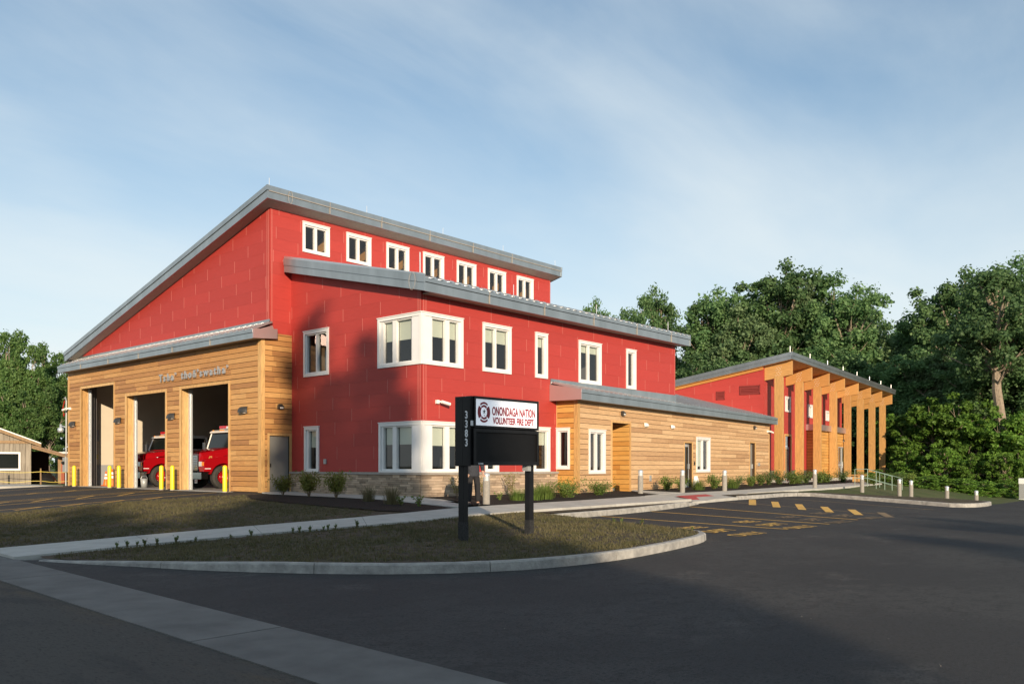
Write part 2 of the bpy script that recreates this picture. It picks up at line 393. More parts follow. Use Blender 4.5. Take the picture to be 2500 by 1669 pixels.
# ------------------------------------------------------------------ mesh helpers
Z = Vector((0, 0, 1))
class Fr:
    """wall frame: u along the wall, n outwards, z up"""
    def __init__(s, o, u, n):
        s.o = Vector(o); s.u = Vector(u); s.n = Vector(n)
    def p(s, u, n, z):
        return s.o + s.u * u + s.n * n + Z * z
WORLD = Fr((0, 0, 0), (1, 0, 0), (0, 1, 0))
class MB:
    def __init__(s):
        s.v = []; s.f = []
    def add(s, vs, fs):
        k = len(s.v)
        s.v += [tuple(v) for v in vs]
        s.f += [tuple(i + k for i in f) for f in fs]
        return s
    def box(s, F, u0, u1, n0, n1, z0, z1):
        P = [F.p(u, n, z) for z in (z0, z1) for n in (n0, n1) for u in (u0, u1)]
        return s.add(P, [(0, 2, 3, 1), (4, 5, 7, 6), (0, 1, 5, 4), (2, 6, 7, 3), (0, 4, 6, 2), (1, 3, 7, 5)])
    def prism(s, F, pts, n0, n1):
        m = len(pts)
        P = [F.p(u, n0, z) for u, z in pts] + [F.p(u, n1, z) for u, z in pts]
        return s.add(P, [tuple(range(m)), tuple(range(2 * m - 1, m - 1, -1))] + [(i, m + i, m + (i + 1) % m, (i + 1) % m) for i in range(m)])
    def hexa(s, P):
        """8 points: bottom ring 4, top ring 4"""
        return s.add(P, [(3, 2, 1, 0), (4, 5, 6, 7), (0, 1, 5, 4), (1, 2, 6, 5), (2, 3, 7, 6), (3, 0, 4, 7)])
    def tube(s, pts, rs, seg=8, cap=True):
        pts = [Vector(p) for p in pts]
        if not hasattr(rs, '__len__'):
            rs = [rs] * len(pts)
        rings = []
        k = len(s.v)
        for i, p in enumerate(pts):
            d = (pts[min(i + 1, len(pts) - 1)] - pts[max(i - 1, 0)])
            d = d.normalized() if d.length > 1e-9 else Vector((0, 0, 1))
            a = d.orthogonal().normalized() if abs(d.z) > 0.95 else d.cross(Z).normalized()
            if abs(d.z) > 0.95:
                a = Vector((1, 0, 0)); a = (a - d * a.dot(d)).normalized()
            b = d.cross(a)
            for j in range(seg):
                th = 2 * math.pi * j / seg
                s.v.append(tuple(p + (a * math.cos(th) + b * math.sin(th)) * rs[i]))
        for i in range(len(pts) - 1):
            for j in range(seg):
                j2 = (j + 1) % seg
                s.f.append((k + i * seg + j, k + i * seg + j2, k + (i + 1) * seg + j2, k + (i + 1) * seg + j))
        if cap:
            s.f.append(tuple(k + j for j in reversed(range(seg))))
            e = k + (len(pts) - 1) * seg
            s.f.append(tuple(e + j for j in range(seg)))
        return s
    def lathe(s, c, prof, seg=16, axis='z'):
        c = Vector(c)
        k = len(s.v)
        for r, h in prof:
            for j in range(seg):
                th = 2 * math.pi * j / seg
                a, b = math.cos(th) * r, math.sin(th) * r
                q = Vector((a, b, h)) if axis == 'z' else (Vector((a, h, b)) if axis == 'y' else Vector((h, a, b)))
                s.v.append(tuple(c + q))
        for i in range(len(prof) - 1):
            for j in range(seg):
                j2 = (j + 1) % seg
                s.f.append((k + i * seg + j, k + i * seg + j2, k + (i + 1) * seg + j2, k + (i + 1) * seg + j))
        return s
    def mesh(s, name, mat, smooth=False, fix=True):
        me = bpy.data.meshes.new(name)
        me.from_pydata(s.v, [], s.f)
        if mat:
            me.materials.append(MAT[mat])
        if fix and len(s.f) < 6000:
            bm = bmesh.new(); bm.from_mesh(me)
            bmesh.ops.recalc_face_normals(bm, faces=bm.faces)
            bm.to_mesh(me); bm.free()
        if smooth:
            me.polygons.foreach_set('use_smooth', [True] * len(me.polygons))
        me.update()
        return me
    def build(s, name, mat, parent=None, smooth=False, fix=True, bevel=0):
        o = bpy.data.objects.new(name, s.mesh(name, mat, smooth, fix))
        COL.objects.link(o)
        if bevel:
            md = o.modifiers.new('bevel', 'BEVEL'); md.width = bevel; md.segments = 2; md.limit_method = 'ANGLE'
        setp(o, parent)
        return o
def setp(o, parent):
    if parent is not None:
        o.parent = parent
        if parent.type == 'EMPTY' and parent.get('wl') is not None:
            o.matrix_parent_inverse = Matrix.Translation(-Vector(parent['wl']))
def tag(o, label=None, cat=None, group=None, kind=None):
    if label: o['label'] = label
    if cat: o['category'] = cat
    if group: o['group'] = group
    if kind: o['kind'] = kind
    return o
def thing(name, label, cat, loc=(0, 0, 0), group=None, world=False, rz=0.0):
    """Empty at the base of a thing. world=True: its parts are meshed in world coordinates"""
    o = bpy.data.objects.new(name, None)
    COL.objects.link(o)
    o.location = loc
    o.rotation_euler = (0, 0, rz)
    o.empty_display_size = 0.2
    if world:
        o['wl'] = tuple(loc)
    tag(o, label, cat, group)
    return o
def copy_tree(o, parent=None):
    c = o.copy()
    COL.objects.link(c)
    c.parent = parent
    for ch in o.children:
        copy_tree(ch, c)
    return c
CUBE = {}
def cube(name, mat, F, u0, u1, n0, n1, z0, z1, parent):
    """shared unit cube placed in a wall frame"""
    if mat not in CUBE:
        me = MB().box(WORLD, -0.5, 0.5, -0.5, 0.5, -0.5, 0.5).mesh('board_' + mat, mat)
        CUBE[mat] = me
    o = bpy.data.objects.new(name, CUBE[mat])
    COL.objects.link(o)
    c = F.p((u0 + u1) / 2, (n0 + n1) / 2, (z0 + z1) / 2)
    U = F.u; N = F.n
    # keep the basis right handed
    W = U.cross(N)
    sgn = 1 if W.z > 0 else -1
    M = Matrix.Translation(c) @ Matrix((U, N * sgn, Z)).transposed().to_4x4() @ Matrix.Diagonal((abs(u1 - u0), abs(n1 - n0), abs(z1 - z0), 1))
    o.matrix_world = M
    o.parent = parent
    if parent.type == 'EMPTY' and parent.get('wl') is not None:
        o.matrix_parent_inverse = Matrix.Translation(-Vector(parent['wl']))
    return o
def textmesh(s, mat, size, extrude=0.01, offset=0.0, sx=1.0, align='CENTER'):
    cu = bpy.data.curves.new('text', 'FONT')
    cu.body = s; cu.size = size; cu.extrude = extrude; cu.offset = offset
    cu.align_x = align
    cu.resolution_u = 3
    o = bpy.data.objects.new('text', cu)
    COL.objects.link(o)
    dg = bpy.context.evaluated_depsgraph_get()
    me = bpy.data.meshes.new_from_object(o.evaluated_get(dg))
    bpy.data.objects.remove(o)
    me.transform(Matrix.Diagonal((sx, 1, 1, 1)))
    me.materials.clear()
    me.materials.append(MAT[mat])
    return me
def put_text(name, me, F, u, n, z, parent):
    """place a text mesh (local XY plane, facing +Z) on a wall frame reading along the viewer's left to right"""
    o = bpy.data.objects.new(name, me)
    COL.objects.link(o)
    right = Z.cross(F.n)       # reading direction for someone facing the wall
    M = Matrix((right, Z, F.n)).transposed().to_4x4()
    M.translation = F.p(u, n, z)
    o.matrix_world = M
    o.parent = parent
    if parent.type == 'EMPTY' and parent.get('wl') is not None:
        o.matrix_parent_inverse = Matrix.Translation(-Vector(parent['wl']))
    return o
def cl(x, a=0.0, b=1.0):
    return max(a, min(b, x))
def sm(x):
    x = cl(x)
    return x * x * (3 - 2 * x)

# ------------------------------------------------------------------ terrain
def G(x, y):
    fx = cl((x - 5) / 12.5); fy = cl((y - 9) / 11.5)
    g = min(-0.58 + 0.58 * fx, -0.44 + 0.38 * fy + 0.06 * sm(y - 27))
    drop = sm((x - 38) / 10) * sm((17.6 - y) / 6)
    return g - 0.75 * drop
def A(x, y):
    z = -0.58
    if x > 16:
        z += (0.14 + 0.10 * sm((x - 20) / 12)) * cl((y - 9) / 6.0) * sm((x - 16) / 2)
    if y > 18:                      # the apron rises to the truck bays
        z = -0.58 + 0.578 * cl((x - 5) / 12.2)
    return z
def region(name, poly, h, mat, cell=1.0, kind='structure', parent=None):
    bm = bmesh.new()
    vs = [bm.verts.new((x, y, 0)) for x, y in poly]
    bm.faces.new(vs)
    bm.normal_update()
    if bm.faces[:][0].normal.z < 0:
        bmesh.ops.reverse_faces(bm, faces=bm.faces[:])
    xs = [p[0] for p in poly]; ys = [p[1] for p in poly]
    for ax, lo, hi in ((0, min(xs), max(xs)), (1, min(ys), max(ys))):
        q = math.ceil(lo / cell) * cell
        while q < hi:
            co = [0, 0, 0]; no = [0, 0, 0]
            co[ax] = q + 1e-4; no[ax] = 1
            bmesh.ops.bisect_plane(bm, geom=bm.verts[:] + bm.edges[:] + bm.faces[:], plane_co=co, plane_no=no)
            q += cell
    for v in bm.verts:
        v.co.z = h(v.co.x, v.co.y)
    bmesh.ops.triangulate(bm, faces=bm.faces[:])
    me = bpy.data.meshes.new(name)
    bm.to_mesh(me); bm.free()
    me.materials.append(MAT[mat])
    o = bpy.data.objects.new(name, me)
    COL.objects.link(o)
    if kind: o['kind'] = kind
    setp(o, parent)
    return o

# base sheet to the horizon, always under the laid surfaces
gx = [-4000, -1500, -600, -250, -120] + [float(v) for v in np.arange(-60, 131, 2.5)] + [170, 260, 500, 1200, 4000]
m = MB()
for y in gx:
    for x in gx:
        far = 1.0 if (abs(x) > 131 or abs(y) > 131) else 0.0
        z = G(x, y) - 0.30
        if x > 39 and y > 8.9:
            z = G(x, y) - 0.03
        if x > 70 or y > 60 or far:
            z = G(x, y) - 0.12
        if x < -9:
            z = -0.75
        m.v.append((x, y, z))
nn = len(gx)
for j in range(nn - 1):
    for i in range(nn - 1):
        m.f.append((j * nn + i, j * nn + i + 1, (j + 1) * nn + i + 1, (j + 1) * nn + i))
o = m.build('ground', 'meadow', fix=False); o['kind'] = 'structure'

GX0 = lambda y: 3.38 + 0.06 * y
GX1 = lambda y: 4.32 + 0.06 * y
region('road', [(-8.5, -60), (GX0(-60) + .02, -60), (GX0(100) + .02, 100), (-8.5, 100)], lambda x, y: -0.585, 'asphalt_old', 8)
ISL = [(5.4, 15.1), (5.75, 14), (6.15, 13), (6.5, 12), (6.95, 11.1), (7.5, 10.2), (8.1, 9.45), (8.8, 8.85), (9.6, 8.4), (10.5, 8.15), (11.5, 8.05), (12.5, 8.08), (14, 8.28), (15.4, 8.55), (16.2, 8.8), (16.7, 9.15), (16.95, 9.65), (17.05, 10.3), (17.25, 12), (17.45, 13.5), (17.6, 14.3)]
KERB2 = [(17.7, 14.25), (20, 14.35), (22, 14.45), (24, 14.6), (26, 14.85), (27.3, 15.15)]
KERB3 = [(31.2, 15.55), (32.5, 15.5), (34, 15.6), (35.4, 15.75), (36.5, 15.7), (36.85, 15.2), (36.7, 14), (36.3, 12), (35.9, 10.4), (35.5, 9.1), (35.6, 8.55), (36.1, 8.25), (37.2, 8.15), (38.6, 8.25), (39.3, 8.7)]
lot = region('parking_lot', [(GX1(-60), -60), (90, -60), (90, 8.5), (40, 8.3), (38.6, 8.6), (37, 15.6), (31, 16), (26, 15.6), (17.5, 14.6), (17.2, 10.5), (16.3, 9.2), (12, 8.4), (9.6, 8.8), (7.7, 10.6), (6.3, 13.4), (5.7, 15.1), (GX1(15.5), 15.5)], A, 'asphalt_new', 1.5)
apron = region('apron', [(GX1(100), 100), (GX1(33), 33), (7.6, 30.4), (8.6, 28.4), (9.0, 27.5), (10.7, 28.05), (12.8, 28.5), (15.4, 27.95), (17.66, 27.6), (17.66, 45.3), (14.5, 48), (12.8, 60), (11, 100)], A, 'asphalt_new', 1.0)
region('lawn', [(GX1(17.4), 17.5), (8.9, 16.85), (12.7, 15.8), (15.0, 16.3), (17.2, 18.5), (17.7, 27.65), (15.4, 28.0), (12.8, 28.55), (10.7, 28.1), (9.0, 27.55), (8.6, 28.4), (7.6, 30.4), (GX1(33), 33)], lambda x, y: G(x, y) + 0.012, 'lawn', 1.0)
def inset(pl, d):
    out = []
    for i, p in enumerate(pl):
        a = Vector(pl[max(i - 1, 0)]); b = Vector(pl[min(i + 1, len(pl) - 1)])
        t = (b - a).normalized()
        out.append((p[0] - t.y * d, p[1] + t.x * d))
    return out
ISLI = inset(ISL, 0.14)
region('island_lawn', ISLI + [(17.0, 14.9), (14.65, 14.5), (11.5, 13.95), (9.3, 14.75), (5.6, 15.55)], lambda x, y: max(G(x, y), -0.455 if y < 12 and x > 7.4 else -0.56) + 0.006, 'lawn', 0.8)
region('verge', [(17.8, 14.38), (20, 14.48), (22, 14.58), (24, 14.73), (26, 14.98), (27.2, 15.28), (27.1, 15.42), (22.15, 15.22), (17.9, 15.05)], lambda x, y: -0.275, 'lawn', 2)
region('verge_far', inset(KERB3, 0.13) + [(39.6, 9.5), (38.0, 14.9), (37.6, 16.6), (31.4, 16.45)], lambda x, y: (-0.19 if y < 16 else -0.18) - 0.24 * cl((15.0 - y) / 6.0), 'lawn', 1)
region('barn_yard', [(13.0, 62), (14.6, 48), (17.6, 45.7), (60, 45.7), (60, 110), (9, 110)], lambda x, y: -0.02 - 0.003 * max(0, y - 45), 'meadow', 5)
region('mulch_bed', [(17.5, 27.3), (16.4, 26.8), (15.2, 24.6), (14.6, 21.5), (14.15, 18.4), (14.05, 16.9), (14.5, 16.2), (16.5, 16.62), (16.75, 18.7), (16.9, 20.5), (17.2, 24.5)], lambda x, y: G(x, y) + 0.035, 'mulch', 0.6)
region('mulch_border', [(18.5, 18.6), (17.6, 17.15), (18.2, 16.8), (22.5, 17.0), (27.3, 17.42), (28.6, 17.62), (28.9, 18.3), (29.6, 18.8), (29.4, 20.2), (26.3, 19.75), (26.2, 20.7), (19.0, 20.7), (18.95, 19.6)], lambda x, y: G(x, y) + 0.04, 'mulch', 0.8)
region('mulch_strip', [(30.6, 19.0), (31.2, 17.9), (35, 17.9), (40, 18.4), (46, 19.2), (50, 19.4), (49, 23.2), (30.8, 20.4)], lambda x, y: G(x, y) + 0.03, 'mulch', 1.0)
region('planting_bed', [(45, 19.1), (50, 19.0), (58, 20), (70, 24), (88, 27), (86, 30), (50, 23.8), (47, 22.5)], lambda x, y: -0.02 + 0.0 * x, 'mulch', 2)
region('gravel_bed', [(18.9, 21.0), (18.15, 18.95), (18.5, 18.6), (18.95, 19.6), (18.99, 20.62)], lambda x, y: G(x, y) + 0.02, 'granite', 0.5)

# slabs: strips of concrete cut into separate slabs
def slabs(name, near, far, h, mat, every, thick=0.12, gap=0.012, kind='structure'):
    """near/far polylines of equal point count; cut along the length"""
    def at(pl, t):
        k = min(int(t), len(pl) - 2); q = t - k
        return Vector(pl[k]).lerp(Vector(pl[k + 1]), q)
    base = MB()
    n = len(near) - 1
    # total length along the near edge
    lens = [(Vector(near[i + 1]) - Vector(near[i])).length for i in range(n)]
    root = None
    for i in range(n):
        cnt = max(1, round(lens[i] / every))
        for k in range(cnt):
            t0, t1 = i + k / cnt, i + (k + 1) / cnt
            a, b, c, d = at(near, t0), at(near, t1 - 1e-6), at(far, t1 - 1e-6), at(far, t0)
            e = (b - a).normalized() * gap
            e2 = (c - d).normalized() * gap
            b = b - e; c = c - e2
            sub = 4
            mb = MB()
            top = []; bot = []
            for s_ in range(sub + 1):
                q = s_ / sub
                for (p0, p1) in ((a, b), (d, c)):
                    p = p0.lerp(p1, q)
                    top.append((p.x, p.y, h(p.x, p.y)))
                    bot.append((p.x, p.y, h(p.x, p.y) - thick))
            nv = len(top)
            fs = []
            for s_ in range(sub):
                i0 = 2 * s_
                fs += [(i0, i0 + 2, i0 + 3, i0 + 1), (nv + i0, nv + i0 + 1, nv + i0 + 3, nv + i0 + 2), (i0, nv + i0, nv + i0 + 2, i0 + 2), (i0 + 1, i0 + 3, nv + i0 + 3, nv + i0 + 1)]
            fs += [(0, 1, nv + 1, nv), (2 * sub, nv + 2 * sub, nv + 2 * sub + 1, 2 * sub + 1)]
            mb.add(top + bot, fs)
            if root is None:
                root = mb.build(name, mat); root['kind'] = kind
            else:
                mb.build('slab', mat, root)
    return root
gy = [-12, -5, 1.5, 7.15, 13, 18, 24, 32, 44, 60]
slabs('gutter', [(GX0(y), y) for y in gy], [(GX1(y), y) for y in gy], lambda x, y: -0.575, 'gutter_concrete', 6.2, gap=0.025)
hs_ = lambda x, y: G(x, y) + 0.035
slabs('sidewalk', [(5.24, 15.65), (7.4, 15.3), (9.4, 14.8), (11.4, 14.05), (13.2, 14.2), (14.65, 14.62), (16.4, 14.8), (17.9, 15.0), (22.15, 15.2), (27.2, 15.4)],
      [(5.35, 17.45), (7.9, 16.95), (10.2, 16.4), (12.6, 15.7), (14.0, 15.95), (14.93, 16.21), (16.61, 16.57), (18.2, 16.75), (22.5, 16.95), (27.3, 17.4)], hs_, 'concrete', 1.55)
slabs('ramp_walk', [(27.22, 15.42), (28.4, 15.45), (31.1, 15.55), (34, 16.5), (38, 16.75), (42, 16.9), (48, 17.3), (56, 18.2)],
      [(27.32, 17.42), (28.6, 17.6), (31.1, 17.85), (35, 17.9), (40, 18.35), (46, 19.1), (50, 19.3), (57, 19.8)], lambda x, y: (G(x, y) + 0.045) if y > 16.4 else (-0.285 if x < 29 else -0.24 if x < 33 else G(x, y) + 0.045), 'concrete', 1.9)
slabs('door_walk', [(17.5, 27.6), (17.15, 24), (16.9, 21), (16.75, 18.7), (16.62, 16.62)], [(18.92, 27.6), (18.92, 24), (18.92, 20.9), (18.1, 18.9), (17.5, 17.1)], lambda x, y: G(x, y) + 0.05 if y > 20 else G(x, y) + 0.05, 'concrete', 1.6)
slabs('bay_sill', [(17.25, 29.8), (17.25, 34.0)], [(17.7, 29.8), (17.7, 34.0)], lambda x, y: 0.004, 'concrete', 4.2)
slabs('bay_sill', [(17.35, 34.9), (17.35, 39.0)], [(17.7, 34.9), (17.7, 39.0)], lambda x, y: 0.004, 'concrete', 4.2)
slabs('bay_sill', [(17.35, 39.9), (17.35, 43.9)], [(17.7, 39.9), (17.7, 43.9)], lambda x, y: 0.004, 'concrete', 4.2)
slabs('yard_slab', [(14.8, 46.2), (14.8, 52)], [(17.6, 45.8), (17.6, 52)], lambda x, y: 0.0, 'concrete', 3)
# narrow concrete walk along the wing's doors
slabs('niche_walk', [(28.7, 17.66), (29.1, 18.6), (30.0, 19.8)], [(31.0, 17.9), (30.7, 18.9), (30.75, 20.2)], lambda x, y: G(x, y) + 0.05, 'concrete', 2.0)
mp_ = region('tactile_pad', [(28.0, 15.75), (30.6, 15.85), (30.7, 16.75), (28.2, 16.65)], lambda x, y: -0.105 + (0.0 if y > 16.2 else -0.11), 'tactile_red', 3)
for v in mp_.data.vertices:
    v.co.z = (-0.262 if v.co.y < 16.2 else G(v.co.x, v.co.y) + 0.052)

# kerbs of separate granite stones
def kerb(name, pl, zb, zt, every=1.8, w=0.15):
    pts = [Vector(p) for p in pl]
    # resample
    out = [pts[0]]; acc = 0
    segs = []
    L_ = [0]
    for i in range(1, len(pts)):
        L_.append(L_[-1] + (pts[i] - pts[i - 1]).length)
    def at(s):
        for i in range(1, len(pts)):
            if s <= L_[i] + 1e-9:
                return pts[i - 1].lerp(pts[i], (s - L_[i - 1]) / (L_[i] - L_[i - 1]))
        return pts[-1]
    n = max(1, round(L_[-1] / every))
    root = None
    for k in range(n):
        s0 = L_[-1] * k / n + 0.006; s1 = L_[-1] * (k + 1) / n - 0.006
        mb = MB(); sub = 5
        ring = []
        for j in range(sub + 1):
            s = s0 + (s1 - s0) * j / sub
            p = at(s); t = (at(min(s + 0.2, L_[-1])) - at(max(s - 0.2, 0))).normalized()
            nn_ = Vector((-t.y, t.x))
            b_ = zb(p.x, p.y) - 0.06; t_ = zt(p.x, p.y)
            c = 0.025
            prof = [(0, b_), (0.012, t_ - c), (c + 0.01, t_), (w, t_), (w, b_)]
            ring.append([(p.x + nn_.x * q, p.y + nn_.y * q, z) for q, z in prof])
        m5 = 5
        vs = [v for r in ring for v in r]
        fs = []
        for j in range(sub):
            for q in range(m5):
                q2 = (q + 1) % m5
                fs.append((j * m5 + q, j * m5 + q2, (j + 1) * m5 + q2, (j + 1) * m5 + q))
        fs += [tuple(range(m5)), tuple(sub * m5 + q for q in reversed(range(m5)))]
        mb.add(vs, fs)
        if root is None:
            root = mb.build(name, 'granite'); root['kind'] = 'structure'
        else:
            mb.build('kerb_stone', 'granite', root)
    return root
kerb('kerb_island', ISL, A, lambda x, y: A(x, y) + (0.15 if y < 11 else max(0.02, 0.15 - 0.034 * (y - 11)) if x < 10 else 0.13 - 0.014 * (y - 11)), 2.6)
kerb('kerb_walk', KERB2, A, lambda x, y: A(x, y) + (0.16 if x < 26 else max(0.03, 0.16 - 0.11 * (x - 26))), 2.4)
kerb('kerb_bay', KERB3, A, lambda x, y: A(x, y) + 0.15, 2.6)

# painted lines
def line(p, q, w, par, h=A, mat='lane_paint', name='parking_line', dz=0.006):
    p = Vector(p); q = Vector(q)
    d = (q - p).normalized(); n = Vector((-d.y, d.x)) * (w / 2)
    L_ = (q - p).length; k = max(1, int(L_ / 0.8))
    vs = []; fs = []
    for i in range(k + 1):
        c = p.lerp(q, i / k)
        for s_ in (-1, 1):
            e = c + n * s_
            vs.append((e.x, e.y, h(e.x, e.y) + dz))
    for i in range(k):
        fs.append((2 * i, 2 * i + 2, 2 * i + 3, 2 * i + 1))
    return MB().add(vs, fs).build(name, mat, par)
stall = [((20.1, 14.3), (20.35, 8.85)), ((23.0, 14.45), (22.9, 8.8)), ((25.9, 14.75), (25.3, 8.9)), ((29.4, 15.2), (28.5, 8.9)), ((33.9, 15.3), (32.9, 8.9))]
for k_, (p, q) in enumerate(stall):
    line(p, q, 0.115, lot, mat='lane_paint' if k_ < 3 else 'lane_faded')
for i in range(6):                      # hatched access aisle
    line((31.6 - 0.44 * i, 15.2 - 1.12 * i), (28.6 - 0.28 * i, 13.75 - 1.03 * i), 0.26, lot, mat='lane_paint' if i < 5 else 'lane_faded', name='hatch_stripe')
WORDS = ['FIRE', 'DEPT', 'ONLY']
tms = [textmesh(w, 'lane_paint', 0.62, 0.0, 0.010, 0.85) for w in WORDS]
tmf = [textmesh(w, 'lane_faded', 0.62, 0.0, 0.010, 0.85) for w in WORDS]
for k_, cx_ in enumerate((18.75, 21.7, 24.4, 26.9)):
    for j in range(3):
        o = bpy.data.objects.new('stencilled_word', (tms if k_ < 2 else tmf)[j])
        COL.objects.link(o)
        y = 10.6 - 0.85 * j
        x = cx_ - 0.25 * j
        h0, h1 = A(x, y - 0.2), A(x, y + 0.25)
        o.location = (x, y - 0.2, h0 + 0.012)
        o.rotation_euler = (math.atan2(h1 - h0, 0.45), 0, 0)
        o.parent = lot
for y0 in (29.7, 32.3, 33.9, 34.6, 38.6, 39.4, 43.6):
    line((16.9, y0), (6.5, y0 - 0.75), 0.10, apron, name='lane_line')
for j in range(6):
    x = 14.6 - 1.35 * j
    line((x, 29.42 - 0.08 * j), (x - 1.0, 28.75 - 0.08 * j), 0.12, apron, name='hatch_stripe')
for j in range(6):
    x = 15.6 - 1.5 * j
    line((x, 33.7), (x - 1.2, 32.4), 0.12, apron, name='hatch_stripe')
    line((x, 39.2), (x - 0.7, 38.6), 0.12, apron, name='hatch_stripe')

# short grass: countless blades, one object per lawn
def inpoly(x, y, poly):
    c = False; j = len(poly) - 1
    for i in range(len(poly)):
        xi, yi = poly[i]; xj, yj = poly[j]
        if ((yi > y) != (yj > y)) and (x < (xj - xi) * (y - yi) / (yj - yi) + xi):
            c = not c
        j = i
    return c
def grass(name, poly, n, h, label, hmin=0.02, hmax=0.06, seed=1, mat='grass_blade'):
    r = random.Random(seed)
    xs = [p[0] for p in poly]; ys = [p[1] for p in poly]
    vs = []; fs = []
    while len(fs) < n:
        x = r.uniform(min(xs), max(xs)); y = r.uniform(min(ys), max(ys))
        if not inpoly(x, y, poly):
            continue
        # patchy cover
        if r.random() > 0.35 + 0.65 * (0.5 + 0.5 * math.sin(x * 1.3 + 2 * math.sin(y * 0.8)) * math.sin(y * 1.1 + 1.7 * math.sin(x * 0.6))):
            continue
        for q in range(7):
            a = r.uniform(0, 6.28); hh = r.uniform(hmin, hmax); w = r.uniform(0.004, 0.010)
            x2 = x + r.gauss(0, .035); y2 = y + r.gauss(0, .035)
            z = h(x2, y2); k = len(vs)
            dx, dy = math.cos(a) * w, math.sin(a) * w
            lx, ly = r.uniform(-.6, .6) * hh, r.uniform(-.6, .6) * hh
            vs += [(x2 - dx, y2 - dy, z), (x2 + dx, y2 + dy, z), (x2 + lx, y2 + ly, z + hh)]
            fs.append((k, k + 1, k + 2))
    me = bpy.data.meshes.new(name)
    me.from_pydata(vs, [], fs)
    me.materials.append(MAT[mat])
    o = bpy.data.objects.new(name, me)
    COL.objects.link(o)
    tag(o, label, 'grass', kind='stuff')
    return o
IH = lambda x, y: max(G(x, y), -0.455 if y < 12 and x > 7.4 else -0.56) + 0.006
grass('grass', [(p[0], p[1]) for p in inset(ISL, 0.2)] + [(17.0, 14.75), (14.65, 14.5), (11.5, 13.95), (9.3, 14.75), (5.8, 15.5)], 42000, IH, 'thin short grass on the island round the black sign', seed=2)
grass('grass', [(5.6, 17.5), (8.9, 16.9), (12.7, 15.85), (13.95, 16.9), (14.1, 18.4), (14.5, 21.5), (15.1, 24.6), (16.3, 26.8), (15.3, 27.9), (12.8, 28.4), (10.7, 28.0), (9.0, 27.5), (8.4, 28.4), (6.5, 32)], 48000, lambda x, y: G(x, y) + 0.012, 'thin short grass on the lawn in front of the truck bays', 0.02, 0.06, seed=3)

# ------------------------------------------------------------------ fire station
ST = thing('fire_station', 'red panelled fire station with cedar clad truck bays, long cedar wing and timber columned pavilion', 'fire station', (17.65, 27.9, 0), world=True)
XB, XG, XL, YT, YA = 17.65, 18.03, 18.97, 27.9, 20.6
XE = 34.85
F_BAY = Fr((XB, 0, 0), (0, 1, 0), (-1, 0, 0))
F_GAB = Fr((XG, 0, 0), (0, 1, 0), (-1, 0, 0))
F_LEFT = Fr((XL, 0, 0), (0, 1, 0), (-1, 0, 0))
F_LONG = Fr((0, YA, 0), (1, 0, 0), (0, -1, 0))
F_CLER = Fr((0, YT, 0), (1, 0, 0), (0, -1, 0))
WA = rad(6.75)
ex = Vector((math.cos(WA), math.sin(WA), 0)); ey = Vector((-ex.y, ex.x, 0))
WO = Vector((26.127, 19.692, 0))
F_W = Fr(WO, ex, -ey)                       # wing front; n = -y'
F_WR = Fr(WO, ey, -ex)                      # wing end facing the sign; u = y'
def FWx(xp): return Fr(WO + ex * xp, ey, -ex)
def FWy(yp): return Fr(WO + ey * yp, ex, -ey)
FWL = Fr(WO, ex, ey)                        # plain wing coordinates (x', y')

PANELS = []; PLANKS = []
def rect_sub(rects, h):
    """subtract hole h=(u0,u1,z0,z1) from rects"""
    out = []
    for (a, b, c, d) in rects:
        u0, u1, z0, z1 = max(a, h[0]), min(b, h[1]), max(c, h[2]), min(d, h[3])
        if u0 >= u1 or z0 >= z1:
            out.append((a, b, c, d)); continue
        if c < z0: out.append((a, b, c, z0))
        if z1 < d: out.append((a, b, z1, d))
        if a < u0: out.append((a, u0, z0, z1))
        if u1 < b: out.append((u1, b, z0, z1))
    return out
def wall(name, F, u0, u1, z0, z1, holes, n0, n1, mat, parent=ST, extra=None):
    us = sorted(set([u0, u1] + [cl(q, u0, u1) for h in holes for q in h[:2]]))
    zs = sorted(set([z0, z1] + [cl(q, z0, z1) for h in holes for q in h[2:]]))
    m = MB()
    for i in range(len(us) - 1):
        run = None
        for j in range(len(zs) - 1):
            cu, cz = (us[i] + us[i + 1]) / 2, (zs[j] + zs[j + 1]) / 2
            if any(h[0] < cu < h[1] and h[2] < cz < h[3] for h in holes):
                if run is not None:
                    m.box(F, us[i], us[i + 1], n0, n1, run, zs[j]); run = None
            elif run is None:
                run = zs[j]
        if run is not None:
            m.box(F, us[i], us[i + 1], n0, n1, run, zs[-1])
    if extra:
        m.prism(F, extra, n0, n1)
    return m.build(name, mat, parent)
def clip_top(a, b, c, d, zt):
    """clip a rectangle under a line z = zt(u); returns polygon"""
    pts = [(a, c), (b, c), (b, d), (a, d)]
    out = []
    for i in range(4):
        p, q = pts[i], pts[(i + 1) % 4]
        fp, fq = p[1] - zt(p[0]), q[1] - zt(q[0])
        if fp <= 0: out.append(p)
        if fp * fq < 0:
            s = fp / (fp - fq)
            out.append((p[0] + (q[0] - p[0]) * s, p[1] + (q[1] - p[1]) * s))
    return out
